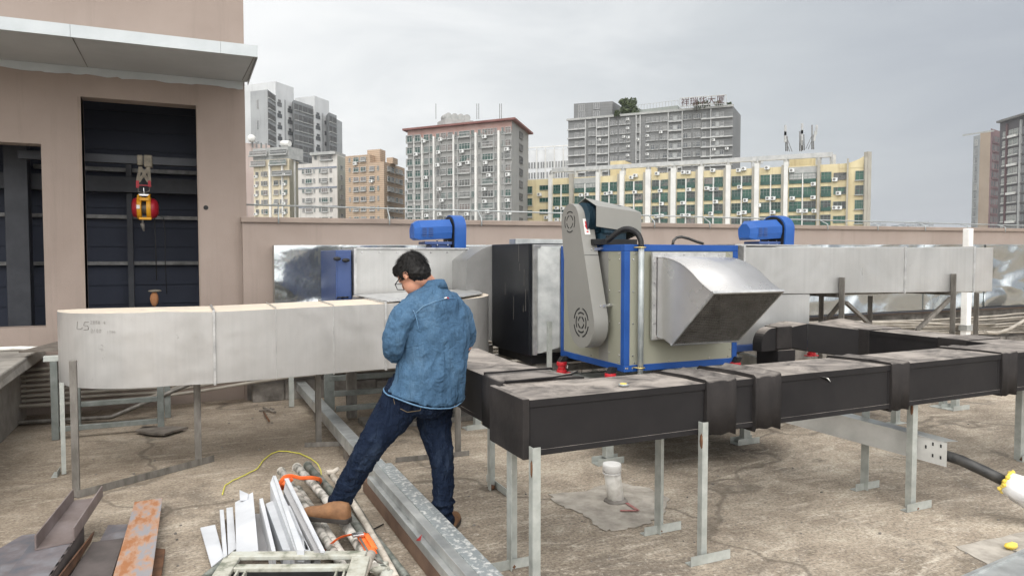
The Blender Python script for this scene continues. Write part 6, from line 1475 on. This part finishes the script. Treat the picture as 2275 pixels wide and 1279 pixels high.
b.strip('drain_pipe', 652, 653.5, -20, Z, .5, WHT)
b.finish()
p = at(557, 330, D=250)
b = Bld('pinkish old block with a roof tank squeezed behind the corner of the mauve wall', 'building', p); q = at(600, 325, D=255)
b.fac(V((p.x-2,p.y,0)), V((q.x,q.y,0))); b.mass([b.P, b.Q, b.Q-b.out*9, b.P-b.out*9], at(575, 320, D=252).z, facmat('pinkish_wall', (.42,.33,.30), (.50,.42,.38)))
part('roof_tank', MB().ball(at(559, 308, D=250), 1.4, 12), WHT, b.t)
for px in (562, 571, 581, 592): b.win(px-2, px+2, at(575, 329, D=252).z, 2, 'narrow', mE)
b.finish()
# ---- white and grey twin towers
wallW = facmat('tower_white', (.47,.48,.485), (.55,.56,.565), sf=.15); wallK = facmat('tower_grey', (.17,.18,.185), (.24,.25,.255), sf=.4); wallK2 = facmat('tower_mid', (.27,.28,.285), (.33,.34,.345), sf=.3)
b = Bld('tall twin residential towers with white walls and dark window strips at the left', 'tower', at(652, 300, D=330))
def tower_slab(xl_, xc, xr, yl, yc, yr, Dc, wl, nm):
    C_ = at(xc, yc, D=Dc); Zt = C_.z; Lf = at(xl_, yl, Z=Zt) if yl else None; Rf = at(xr, yr, Z=Zt)
    b.mass([Lf, C_, Rf, Lf+(Rf-C_)], Zt, wl, name=nm); return Lf, C_, Rf, Zt
L_1, C_1, R_1, Z_1 = tower_slab(540, 612, 652.5, 190, 181, 195, 330, wallW, 'white_core')
b.fac(C_1, R_1); dz = 25*330/1600
for i in range(8):
    zz = b.z(*z3(315, 292))-dz*i
    b.win(z3(295,0)[0], z3(330,0)[0], zz, dz*.34, 'narrow', [GL, FRD, SIL, GL]); b.win(z3(302,0)[0], z3(322,0)[0], zz+dz*.38, dz*.22, 'narrow', [GL, FRD, SIL, GL])
    zz -= dz*.3; b.win(z3(380,0)[0], z3(418,0)[0], zz, dz*.34, 'narrow', [GL, FRD, SIL, GL]); b.win(z3(388,0)[0], z3(408,0)[0], zz+dz*.38, dz*.22, 'narrow', [GL, FRD, SIL, GL])
b.strip('recess', z3(347,0)[0], z3(360,0)[0], -20, b.z(*z3(352, 235)), .1, wallK2, 300)
g1 = at(556, 200, D=322); g2 = at(594, 199, D=318); g3 = at(613, 207, D=330); zk = g2.z
b.mass([V((g1.x,g1.y,0)), V((g2.x,g2.y,0)), V((g3.x,g3.y,0)), V((g1.x+4,g1.y+14,0))], zk, wallK2, name='grey_bay')
b.fac(g2, g3)
for i in range(22): b.win(595.5, 611, zk-3.5-i*4.6, 2.9, 'grille', [GL, FRD, FRL, GL], 260)
b.fac(g1, g2)
for i in range(9): b.win(571, 575, zk-8-i*9, 4, 'narrow', [GL, FRL, SIL, GL], 260)
k1 = at(652.5, 222, D=336); k2 = at(700, 234, D=352); zk = k1.z
b.mass([V((k1.x,k1.y,0)), V((k2.x,k2.y,0)), V((k2.x,k2.y+15,0)), V((k1.x,k1.y+15,0))], zk, wallK, name='dark_wing'); b.fac(V((k1.x,k1.y,0)), V((k2.x,k2.y,0)))
for i in range(20):
    for px0, px1 in ((654,662),(664,671),(673,683),(685,691),(692,699)): b.win(px0, px1, zk-4.5-i*4.7, 3, 'grille', [GL, FRD, FRL, GL], 260)
L_2, C_2, R_2, Z_2 = tower_slab(655, 699, 731, 218, 213, 225, 350, wallW, 'white_core')
b.fac(C_2, R_2)
for i in range(7):
    zz = b.z(*z3(630, 395))-dz*i
    b.win(z3(612,0)[0], z3(648,0)[0], zz, dz*.34, 'narrow', [GL, FRD, SIL, GL]); b.win(z3(620,0)[0], z3(642,0)[0], zz+dz*.38, dz*.22, 'narrow', [GL, FRD, SIL, GL])
    zz -= dz*.3; b.win(z3(685,0)[0], z3(718,0)[0], zz, dz*.34, 'narrow', [GL, FRD, SIL, GL])
b.strip('recess', z3(659,0)[0], z3(672,0)[0], -20, b.z(*z3(665, 345)), .1, wallK2, 300)
k1 = at(731, 250, D=352); k2 = at(748, 256, D=360); zk = k1.z
b.mass([V((k1.x,k1.y,0)), V((k2.x,k2.y,0)), V((k2.x,k2.y+15,0)), V((k1.x,k1.y+15,0))], zk, wallK, name='dark_wing'); b.fac(V((k1.x,k1.y,0)), V((k2.x,k2.y,0)))
for i in range(16):
    for px0, px1 in ((732,738),(740,747)): b.win(px0, px1, zk-4.5-i*4.7, 3, 'grille', [GL, FRD, FRL, GL], 300)
k1 = at(748, 265, D=362); k2 = at(760, 268, D=370); zk = k1.z
b.mass([V((k1.x,k1.y,0)), V((k2.x,k2.y,0)), V((k2.x,k2.y+15,0)), V((k1.x,k1.y+15,0))], zk, wallK2, name='grey_bay')
b.finish()
# ---- towers at the right edge
b = Bld('brown and tan residential tower with a flat canopy roof near the right edge', 'tower', at(2190, 400, D=420))
q1_, q2_, q3_, q4_ = at(2163, 303, D=430), at(2178, 296, D=424), at(2201, 297, D=420), at(2223, 292, D=430)
tanw = facmat('tower_tan', (.27,.215,.165), (.31,.25,.195), sf=.2); mar = facmat('tower_maroon', (.10,.055,.06), (.16,.10,.10), sf=.3); dkw = facmat('tower_dark', (.07,.065,.07), (.12,.11,.115), sf=.3)
zq = q2_.z
b.mass([V((q1_.x,q1_.y,0)), V((q2_.x,q2_.y,0)), V((q2_.x+12,q2_.y+7,0)), V((q1_.x+12,q1_.y+7,0))], q1_.z, wallK2)
b.mass([V((q2_.x,q2_.y,0)), V((q3_.x,q3_.y,0)), V((q3_.x+12,q3_.y+7,0)), V((q2_.x+12,q2_.y+7,0))], zq, tanw, name='blank_wall')
b.mass([V((q3_.x,q3_.y,0)), V((q4_.x,q4_.y,0)), V((q4_.x+12,q4_.y+7,0)), V((q3_.x+12,q3_.y+7,0))], q4_.z, mar, name='maroon_wing')
b.fac(V((q1_.x,q1_.y,0)), V((q2_.x,q2_.y,0)))
for i in range(24): b.win(2164.5, 2170, q1_.z-6-i*5.2, 3.6, 'grille', [GL, WHT if i % 5 == 0 else FRL, FRL, GL], 400)
b.fac(V((q3_.x,q3_.y,0)), V((q4_.x,q4_.y,0)))
for i in range(24):
    for px in (2204, 2209.5, 2215, 2220): b.win(px-1.6, px+1.6, q4_.z-7-i*5.2, 3.2, 'narrow', [GL, mottled('maroon_frame', (.16,.09,.09), (.2,.12,.12), 1, .8, bs=0) if i+px == 2204 else FRD, FRL, GL], 400)
    b.strip('floor_ledge', 2202, 2223, q4_.z-8-i*5.2, q4_.z-7.4-i*5.2, .5, mar, 400)
part('canopy_roof', MB().hexa([(q1_.x-1,q1_.y-2,zq),(q3_.x,q3_.y-2,zq),(q3_.x,q3_.y+6,zq),(q1_.x-1,q1_.y+6,zq),(q1_.x-1,q1_.y-2,zq+1),(q3_.x,q3_.y-2,zq+1),(q3_.x,q3_.y+6,zq+1),(q1_.x-1,q1_.y+6,zq+1)]), SIL, b.t)
b.finish()
b = Bld('dark maroon residential tower with white balconies cut by the right edge', 'tower', at(2230, 400, D=380))
w1, w2, w3 = at(2222, 271, D=386), at(2237, 267, D=380), at(2320, 243, D=352); zq = w2.z
w1.z = 0; b.mass([w1, V((w3.x,w3.y,0)), V((w3.x+13,w3.y+7,0)), V((w1.x+13,w1.y+7,0))], zq, dkw)
b.fac(V((w1.x,w1.y,0)), V((w3.x,w3.y,0)))
for i in range(22):
    zz = zq-9-i*4.9
    b.win(2226, 2235, zz, 3.2, 'grille', [GL, FRL if i > 1 else mar, FRL, GL], 400)
    for px0, px1 in ((2239,2248),(2250,2259)): b.win(px0, px1, zz, 3.4, 'grille', [GLM, WHT if i % 4 < 2 else FRL, WHT, GL], 400)
    for px0, px1 in ((2261,2266),(2270,2276),(2279,2290)): b.win(px0, px1, zz, 3.2, 'narrow', [GL, FRL, FRL, GL], 400)
    b.strip('floor_ledge', 2223, 2300, zz-.7, zz-.3, .5, FRD, 400)
    if i % 3 == 0: b.strip('white_balcony', 2239, 2259, zz-.8, zz+.4, 1.2, WHT, 400)
for px in (2236, 2267): b.strip('vertical_fin', px-.8, px+.8, -20, zq-2, 1.0, mar if px < 2240 else FRL, 400)
b.strip('roof_canopy', 2221, 2310, zq-.5, zq+.6, 2, FRD, 300)
b.finish()
# ---- small pale block between, far skyline, crane
p, q = at(898, 378, D=240), at(908, 378, D=240); b = Bld('narrow pale block seen in the gap left of the red-eaved block', 'building', p)
b.fac(V((p.x,p.y,0)), V((q.x,q.y,0))); b.mass([b.P, b.Q, b.Q-b.out*8, b.P-b.out*8], p.z, wallW)
for i in range(6): b.win(901, 904.5, p.z-5-i*3.6, 1.8, 'narrow', mE)
b.finish()
FARM = facmat('far_block', (.22,.24,.27), (.30,.32,.34), sf=.1, scale=.02)
for px0, px1, y, lb in ((1945,1956,498,'leftmost faint far block above the parapet rail'),(1957,1970,495,'second faint far block above the parapet rail'),(1995,2005,500,'small lone far block above the parapet rail'),(2012,2022,497,'low far block left of the tall far group'),(2023,2034,495.5,'stepped far block left of the tallest far block'),(2035,2048,495,'far block left in the tallest far group'),(2049,2064,491.5,'tallest far block on the skyline'),(2065,2075,494,'rightmost far block on the skyline')):
    p, q = at(px0, y, D=1700), at(px1, y, D=1700); b = Bld(lb, 'building', p, 'faint far blocks on the skyline', 'distant_building'); b.fac(V((p.x,p.y,0)), V((q.x,q.y,0))); b.mass([b.P, b.Q, b.Q-b.out*30, b.P-b.out*30], p.z, FARM)
    for i in range(2):
        b.strip('window_band', px0+2, px1-2, p.z-7-i*9, p.z-4-i*9, .3, GL, 500)
    b.finish()
p = at(1672, 372, D=500); tp_ = at(1672, 352, D=500)
t = thing('tower_crane', V((p.x, p.y, -30)), 'tiny pale tower crane on the horizon behind the cream block', 'crane')
part('mast', MB().box(p.x-.8, p.x+.8, p.y-.8, p.y+.8, -30, tp_.z), FRL, t)
part('jib', MB().beam(at(1630, 359.5, D=500), at(1695, 358, D=500), .9, .9).beam(at(1690, 360, D=500), at(1695, 360, D=500), 1.5, 2.5).beam(at(1650, 358.5, D=500), tp_, .3, .3).beam(at(1690, 358, D=500), tp_, .3, .3), FRL, t)
# ================= PERSON =================
rV = V((cos(TH), -sin(TH), 0)); dV = V((sin(TH), cos(TH), 0)); uV = V((0,0,1))
fB = (-.62*rV+.78*dV).normalized(); lB = (-.78*rV-.62*dV).normalized()
D0 = 4.15
def PP(x, y, dd=0): return at(x, y, D=D0+dd)
man = thing('person', V((1.25, 4.05, 0)), 'man in blue denim shirt and dark jeans, head bowed, one shoe on the tubes', 'person')
def catmull(P, R, k=5):
    o = []; r = []
    n = len(P)
    for i in range(n-1):
        p0, p1, p2, p3 = P[max(i-1,0)], P[i], P[i+1], P[min(i+2,n-1)]
        for j in range(k):
            t = j/k; o.append(.5*((2*p1)+(p2-p0)*t+(2*p0-5*p1+4*p2-p3)*t*t+(3*p1-p0-3*p2+p3)*t**3)); r.append(R[i]*(1-t)+R[i+1]*t)
    o.append(P[-1]); r.append(R[-1]); return o, r
def limb(mb, P, R, n=16, m=0): a, b_ = catmull([V(p) for p in P], R); mb.tube(a, b_, n, m); mb.ball(a[0], b_[0]*.98, 12, m); mb.ball(a[-1], b_[-1]*.98, 12, m); return mb
def ellip(mb, c, ax, ay, az, n=16, m=0):
    b = len(mb.v); k = n//2+2; c = V(c)
    for i in range(k+1):
        t = pi*i/k
        for j in range(n): a = 2*pi*j/n; mb.v.append(c+ax*sin(t)*cos(a)+ay*sin(t)*sin(a)+az*cos(t))
    for i in range(k):
        for j in range(n): mb.f.append([b+i*n+j, b+(i+1)*n+j, b+(i+1)*n+(j+1) % n, b+i*n+(j+1) % n]); mb.m.append(m); mb.s.append(True)
    return mb
def remesh(o, vox, smooth=4, disp=None):
    r = o.modifiers.new('remesh', 'REMESH'); r.mode = 'VOXEL'; r.voxel_size = vox; r.use_smooth_shade = True
    s = o.modifiers.new('smooth', 'SMOOTH'); s.iterations = smooth; s.factor = .5
    for i, (strength, size, sc) in enumerate(disp or []):
        t = bpy.data.textures.new('folds', 'CLOUDS'); t.noise_scale = size; t.noise_depth = 2
        e_ = None
        d = o.modifiers.new('folds', 'DISPLACE'); d.texture = t; d.strength = strength; d.mid_level = .5; d.texture_coords = 'GLOBAL'
def skinmat():
    m = mottled('skin', (.50,.235,.15), (.60,.30,.20), 12, .5, bs=.1, bsc=120); m.node_tree.nodes['Principled BSDF'].inputs['Subsurface Weight'].default_value = .1; m.node_tree.nodes['Principled BSDF'].inputs['Subsurface Radius'].default_value = (.02,.008,.005); return m
def denim(name, c1, c2, c3, crease, bs):
    m, nt, b = base_mat(name); vec = mapping(nt, (1,1,1), True)
    wv = noise(nt, mapping(nt, (1.0,1.0,.5), True), 5, 6, .65, .8); fine = noise(nt, mapping(nt, (1,1,.4), True), 190, 3, .7)
    col = ramp(nt, wv, [(.32, c1), (.52, c2), (.72, c3)]).outputs[0]
    col = mixc(nt, ramp(nt, fine, [(.35, (.45,)*3), (.6, (0,)*3)]).outputs[0], col, mixc(nt, .5, col, (.005,.01,.03)))
    nt.links.new(col, b.inputs['Base Color']); b.inputs['Roughness'].default_value = .85; b.inputs['Specular IOR Level'].default_value = .08
    d1 = N(nt, 'ShaderNodeTexNoise'); d1.inputs['Scale'].default_value = crease; d1.inputs['Detail'].default_value = 3; d1.inputs['Distortion'].default_value = 1.5
    mp_ = N(nt, 'ShaderNodeMapping'); mp_.inputs['Rotation'].default_value = (.1, .75, .2); mp_.inputs['Scale'].default_value = (1.5, 1.5, .35)
    g = N(nt, 'ShaderNodeNewGeometry'); nt.links.new(g.outputs['Position'], mp_.inputs[0]); nt.links.new(mp_.outputs[0], d1.inputs['Vector'])
    rd_ = mathn(nt, 'ABSOLUTE', mathn(nt, 'SUBTRACT', noise(nt, mp_.outputs[0], crease*1.1, 2, .5, 1.2), .5), 0)
    rd2 = mathn(nt, 'ABSOLUTE', mathn(nt, 'SUBTRACT', noise(nt, mapping(nt, (1.2,1.2,1.6), True), crease*1.5, 3, .6, .8), .5), 0)
    h = mathn(nt, 'ADD', mathn(nt, 'ADD', mathn(nt, 'MULTIPLY', d1.outputs['Fac'], .6), mathn(nt, 'MULTIPLY', rd_, -1.4)), mathn(nt, 'ADD', mathn(nt, 'MULTIPLY', rd2, -.7), mathn(nt, 'MULTIPLY', fine, .05)))
    bump(nt, b, h, bs, .03); return m
SK = skinmat()
SHIRT = denim('blue_denim_shirt', (.050,.102,.175), (.068,.135,.222), (.110,.190,.285), 6, .9)
SHLT = denim('pale_denim_seam', (.10,.20,.34), (.15,.27,.42), (.24,.36,.48), 30, .3)
JEAN = denim('dark_jeans', (.006,.010,.022), (.011,.018,.036), (.030,.044,.072), 11, .8)
HAIR = mottled('black_hair', (.004,.0035,.0035), (.012,.011,.010), 30, .5, spec=.25, bs=.6, bsc=160, bd=.003)
SHOE = mottled('tan_suede', (.15,.072,.032), (.25,.125,.055), 18, .75, bs=.2, bsc=90)
SOLE = mottled('dark_sole', (.022,.018,.015), (.05,.043,.037), 12, .8)

# joints
Lhip, Rhip = PP(905, 880, -.05), PP(968, 885, .07)
Lkn = PP(825, 992, -.20); Lank = PP(756, 1110, -.14)
Rkn = PP(983, 1030, .0); Rank = PP(984, 1160, .0)
Lsh, Rsh = PP(902, 690, -.11), PP(1012, 684, .12)
Lel, Rel = PP(872, 776, -.15), PP(1035, 766, .22)
Lwr = PP(905, 772, .09); Rwr = PP(970, 768, .36)
Hc = PP(916, 606, .02)
pit = radians(35); fh0 = (-.80*rV+.60*dV).normalized(); fh = fh0*cos(pit)-uV*sin(pit); uh = fh0*sin(pit)+uV*cos(pit); lh = uh.cross(fh).normalized()
if lh.dot(lB) < 0: lh = -lh
body = MB()
ellip(body, Hc+uh*.015, fh*.098, lh*.076, uh*.098, 20)
ellip(body, Hc+fh*.030-uh*.060, fh*.062, lh*.058, uh*.062, 16)           # jaw
ellip(body, Hc+fh*.094-uh*.030, fh*.024, lh*.015, uh*.026, 10)           # nose
ellip(body, Hc+fh*.078-uh*.070, fh*.016, lh*.024, uh*.010, 10)           # mouth
ellip(body, Hc+fh*.072-uh*.103, fh*.020, lh*.024, uh*.018, 10)           # chin
for s in (-1, 1):
    ellip(body, Hc+lh*.077*s-uh*.022-fh*.008, fh*.018, lh*.009, uh*.032, 10)   # ears
    ellip(body, Hc+fh*.086+lh*.032*s-uh*.004, fh*.010, lh*.014, uh*.008, 8)
limb(body, [Hc-uh*.05-fh*.03, PP(950, 632, .05), PP(958, 668, .04)], [.054, .056, .07])
chest = PP(957, 700, .02); pel = PP(937, 878, .01)
limb(body, [PP(953, 682, .03), chest, PP(948, 790, .0), PP(940, 850, .01)], [.07, .11, .11, .10])
limb(body, [Lsh, Lel], [.05, .042]); limb(body, [Lel, Lwr], [.04, .027]); limb(body, [Rsh, Rel], [.05, .042]); limb(body, [Rel, Rwr], [.04, .027])
limb(body, [Lhip, PP(866, 930, -.11), Lkn, PP(788, 1052, -.17), Lank], [.07, .07, .05, .045, .036]); limb(body, [Rhip, PP(966, 945, .05), Rkn, PP(984, 1095, .0), Rank], [.07, .065, .045, .042, .034])
def hand(mb, w_, fdir, side):
    fdir = fdir.normalized(); nrm = V((0,0,1)); sd_ = fdir.cross(nrm).normalized()
    palm = w_+fdir*.055; ellip(mb, palm, fdir*.055, sd_*.042, nrm*.018, 12)
    for k, (o_, ln) in enumerate(((-.032,.062),(-.011,.075),(.011,.078),(.032,.068))):
        a = w_+fdir*.095+sd_*o_; b_ = a+fdir*ln*.45-nrm*.012+sd_*o_*.1; c_ = b_+fdir*ln*.25-nrm*.03; e_ = c_-nrm*.02-fdir*.008
        limb(mb, [a, b_, c_, e_], [.010, .0095, .0085, .0075], 8)
    a = w_+fdir*.03+sd_*.036*side; limb(mb, [a, a+fdir*.03+sd_*.022*side, a+fdir*.055+sd_*.012*side-nrm*.012], [.013, .011, .009], 8)
tgt = PP(925, 762, .42)
hand(body, Lwr, (tgt-Lwr), 1); hand(body, Rwr, (tgt-Rwr), -1)
bo = part('body', body, SK, man); remesh(bo, .007, 3)
ph = (Lwr+(tgt-Lwr)*.8); 
# jeans
jn = MB()
limb(jn, [PP(908, 868, -.04), PP(866, 930, -.11), Lkn+V((0,0,.01)), PP(788, 1052, -.17), Lank+V((0,0,.0))], [.132, .108, .078, .068, .060], 20)
limb(jn, [PP(965, 872, .05), PP(966, 945, .05), Rkn, PP(984, 1095, .0), Rank+V((0,0,-.0))], [.126, .096, .066, .061, .053], 20)
ellip(jn, PP(940, 882, .01), lB*.185, fB*.135, uV*.11, 20)
ellip(jn, PP(955, 893, -.06), lB*.12, fB*.10, uV*.10, 16)
for c_, r_ in ((Lank, .071), (Rank, .066)): jn.tube([c_+uV*.02, c_-uV*.012], r_, 18)
for k in range(3): 
    c_ = Lank+(PP(788,1052,-.17)-Lank)*(.18+.17*k); jn.tube([c_, c_+uV*.012], .071-.0*k, 14)
    c_ = Rank+(PP(984,1095,0)-Rank)*(.15+.25*k); jn.tube([c_, c_+uV*.012], .070, 14)
je = part('jeans', jn, JEAN, man); remesh(je, .008, 3, [(.022, .05, 1), (.014, .024, 1)])
# shirt
sh = MB(); rings = []
prof_ = [(632, 966, .062, .060, .03), (642, 962, .098, .085, .03), (654, 960, .150, .105, .02), (672, 961, .195, .130, .02), (700, 963, .220, .142, .02), (745, 964, .222, .148, .01), (795, 962, .212, .145, .0), (840, 956, .226, .152, -.01), (875, 948, .238, .160, -.01), (893, 944, .244, .165, -.01)]
for i, (y, x, a, b_, dd) in enumerate(prof_):
    c_ = PP(x, y, dd); ring = []
    for j in range(28):
        t = 2*pi*j/28; ca, sa = cos(t), sin(t)
        p = c_+lB*a*math.copysign(abs(ca)**.85, ca)+fB*b_*math.copysign(abs(sa)**.85, sa)
        if i >= 8: p.z += (.085*(ca*.5+.5)*(.9 if i == 9 else .5) - (.045*max(0,-sa)**2 if i == 9 else 0) + (.05*max(0,-ca-.3) if i == 9 else 0)) + (.05*max(0, sa) if i == 9 else 0)
        ring.append(p)
    rings.append(ring)
sh.loft(rings)
slv = MB()
limb(slv, [PP(922, 684, -.06), PP(896, 706, -.13), PP(878, 745, -.18), PP(873, 776, -.16), PP(884, 784, -.04), PP(899, 776, .05)], [.078, .076, .066, .060, .056, .048], 20)
slv2 = MB()
limb(slv2, [PP(1000, 678, .08), PP(1024, 708, .15), PP(1033, 745, .20), PP(1022, 768, .28), PP(985, 768, .34)], [.080, .076, .066, .060, .052], 20)
sho = part('shirt', sh, SHIRT, man); remesh(sho, .009, 4, [(.034, .13, 1), (.008, .05, 1)])
for q_ in (slv, slv2):
    so9 = part('sleeve', q_, SHIRT, man); remesh(so9, .008, 3, [(.026, .07, 1), (.010, .03, 1)])
# collar
cr_ = MB(); cc_ = PP(963, 634, .03); rr = []
for k, (h_, g) in enumerate(((-.03, -.004), (.0, -.008), (.018, -.010), (.022, -.004), (.0, .008), (-.028, .018))):
    rr.append([cc_+uV*(h_+.012*cos(2*pi*j/24)*0-.035*sin(2*pi*j/24)*.5)+lB*(.070+g)*cos(2*pi*j/24)+fB*(.068+g)*sin(2*pi*j/24) for j in range(24)])
cr_.loft(rr); part('collar', cr_, SHIRT, man)
def onshirt(px, py, off=.0):      # seam points laid on the back surface of the shirt
    best = None; c_ = [(y, x, a, b_, dd) for y, x, a, b_, dd in prof_]
    for k in range(len(c_)-1):
        if c_[k][0] <= py <= c_[k+1][0]:
            t = (py-c_[k][0])/(c_[k+1][0]-c_[k][0]); y, x, a, b_, dd = [u*(1-t)+v*t for u, v in zip(c_[k], c_[k+1])]
            c0 = PP(x, py, dd); s_ = (px-x)/1600*D0
            # ray at lateral offset s_, solve ellipse front hit towards the camera
            lo, hi = -.4, .0
            for _ in range(40):
                m_ = (lo+hi)/2; p = rV*s_+dV*m_; q = (abs(p.dot(lB)/a))**(2/.85)+(abs(p.dot(fB)/b_))**(2/.85)
                if q > 1: lo = m_
                else: hi = m_
            return at(px, py, D=D0+dd+hi-off)
def seam(pts, r, mat, nm, off=.004):
    P = [onshirt(*p, off) for p in pts]; P = [p for p in P if p]
    D_ = []
    for i in range(len(P)-1):
        for k in range(4): D_.append(P[i].lerp(P[i+1], k/4))
    D_.append(P[-1]); part(nm, MB().tube(D_, r, 6), mat, man)
seam([(918,700),(940,680),(960,672),(985,664),(1005,662),(1020,664)], .0022, SHLT, 'yoke_seam', .003)
seam([(893,672),(908,680),(920,692),(926,710),(930,730)], .0022, SHLT, 'armhole_seam', .012)
hm = []; last = rings[-1]
hm = [p+V((0,0,-.004)) for p in last]; hmc = sum(hm, V((0,0,0)))/len(hm)
part('hem', MB().tube([hmc+(p-hmc)*1.0 for p in hm]+[hm[0]], .004, 6, cap=False), SHLT, man)
tg = onshirt(992, 662, .012); part('loop_tag', MB().beam(tg+rV*-.012, tg+rV*.002+uV*.004, .008, .006), M['pvc_clean'], man); part('loop_tag', MB().beam(tg+rV*.003+uV*.004, tg+rV*.014-uV*.001, .008, .006), M['redhoist'], man)
pk0 = [PP(903, 885, -.22), PP(885, 905, -.20), PP(893, 925, -.20), PP(925, 925, -.18)]
P_ = [PP(x, y, z) for x, y, z in ((874,884,-.175),(878,902,-.185),(905,915,-.195),(934,911,-.185),(936,900,-.175))]
part('pocket_seam', MB().tube(P_, .0022, 5), mottled('jeans_stitch', (.12,.09,.05), (.16,.12,.07), 20, .8, bs=0), man)
# hair
hr = MB()
ellip(hr, Hc-fh*.012+uh*.026, fh*.104, lh*.083, uh*.094, 20)
ellip(hr, Hc-fh*.045-uh*.022, fh*.066, lh*.078, uh*.070, 16)
ellip(hr, Hc+fh*.060+uh*.062, fh*.052, lh*.068, uh*.042, 14)
for s in (-1, 1): ellip(hr, Hc+lh*.070*s+fh*.02-uh*.0, fh*.018, lh*.012, uh*.034, 10)
ho_ = part('hair', hr, HAIR, man); remesh(ho_, .006, 2, [(.014, .02, 1), (.008, .008, 1)])
stn = MB(); random.seed(2)
for i in range(2600):
    v = V((random.gauss(0,1), random.gauss(0,1), random.gauss(0,1))).normalized()
    if v.z < -.55: continue
    c_ = Hc-fh*.012+uh*.024; p = c_+fh*.106*v.x+lh*.087*v.y+uh*.097*v.z
    if v.x > .55 and v.z < .15: continue
    n_ = (fh*v.x+lh*v.y+uh*v.z).normalized(); fl_ = (fh*.9-uh*.15*(1 if v.x > 0 else -1)+lh*random.uniform(-.5,.5)+lh*v.y*.5-uV*.35)
    if v.x < -.2: fl_ = -uV+lh*random.uniform(-.4,.4)-fh*.2
    fl_ = (fl_-n_*fl_.dot(n_)).normalized(); L_2_ = random.uniform(.018,.035); s_ = fl_.cross(n_)*.0016
    stn.add([p-s_+n_*.002, p+s_+n_*.002, p+fl_*L_2_+n_*random.uniform(.001,.014)], [(0,1,2)])
sto = part('hair_strands', stn, HAIR, man)
# glasses
ea = Hc+lh*.080-uh*.004-fh*.01; fr_ = Hc+lh*.066+fh*.098-uh*.012
part('glasses', MB().tube([ea-fh*.01-uh*.015, ea, fr_], .0028, 6).tube([fr_, fr_-uh*.035+fh*.002, fr_-uh*.04-lh*.05, fr_-lh*.055, fr_], .0026, 6).tube([fr_-lh*.055, fr_-lh*.077, fr_-lh*.077-uh*.035, fr_-lh*.128-uh*.035, fr_-lh*.132, fr_-lh*.077], .0026, 6), M['dark'], man)
# shoes
def shoe(heel, dirv, nm_lb, tilt=0):
    dirv = dirv.normalized(); sd_ = V((dirv.y, -dirv.x, 0)).normalized(); up_ = sd_.cross(dirv).normalized()
    if up_.z < 0: up_ = -up_
    def ring(t, w_, h_, zb_):
        c_ = heel+dirv*t; R_ = []
        for j in range(16):
            a = 2*pi*j/16; x = cos(a)*w_; z = sin(a)
            R_.append(c_+sd_*x+up_*(zb_+(h_*max(z, 0)**.8 if z > 0 else .012*z)))
        return R_
    up1 = MB().loft([ring(.0,.018,.060,.03), ring(.012,.035,.082,.03), ring(.06,.040,.086,.03), ring(.10,.042,.080,.03), ring(.14,.046,.068,.03), ring(.19,.050,.046,.03), ring(.24,.049,.037,.03), ring(.272,.038,.030,.03), ring(.290,.018,.020,.03)])
    s_ = part('shoe', up1, SHOE, man)
    so_ = MB(); pr3 = [(-.004,.022),(.01,.038),(.07,.040),(.13,.042),(.20,.053),(.25,.050),(.285,.032),(.298,.012)]
    poly = [heel+dirv*t+sd_*w_ for t, w_ in pr3]+[heel+dirv*t-sd_*w_ for t, w_ in pr3[::-1]]
    so_.prism(poly, up_*.030); q = part('sole', so_, SOLE, s_, .006)
    st_ = MB().tube([heel+dirv*.16+sd_*.042*k+up_*(.078-abs(k)*.018) for k in (-1,-.5,0,.5,1)], .003, 6)
    part('stitching', st_, SOLE, s_)
hL = at(777, 1161, Z=.165); shoe(hL, (-.95*rV+.30*dV), '')
hR = at(990, 1193, Z=.0); shoe(hR, (.10*rV+.99*dV), '')
# ground contact of trouser hems is the shoes; back pocket
def jp(px, py, dd): return PP(px, py, dd)
# ================= AIR =================
hz_m = bpy.data.materials.new('haze_air'); hz_m.use_nodes = True; hn = hz_m.node_tree; hn.nodes.clear()
pv = N(hn, 'ShaderNodeVolumePrincipled'); pv.inputs['Color'].default_value = (.86, .89, .93, 1); pv.inputs['Density'].default_value = .00018; pv.inputs['Anisotropy'].default_value = .2
ho2 = N(hn, 'ShaderNodeOutputMaterial'); hn.links.new(pv.outputs[0], ho2.inputs['Volume'])
solo('haze', MB().box(-4200, 4200, -4200, 4200, -32, 160), hz_m, kind='stuff')
bpy.data.objects['haze']['label'] = 'thin pale haze in the air over the whole city'
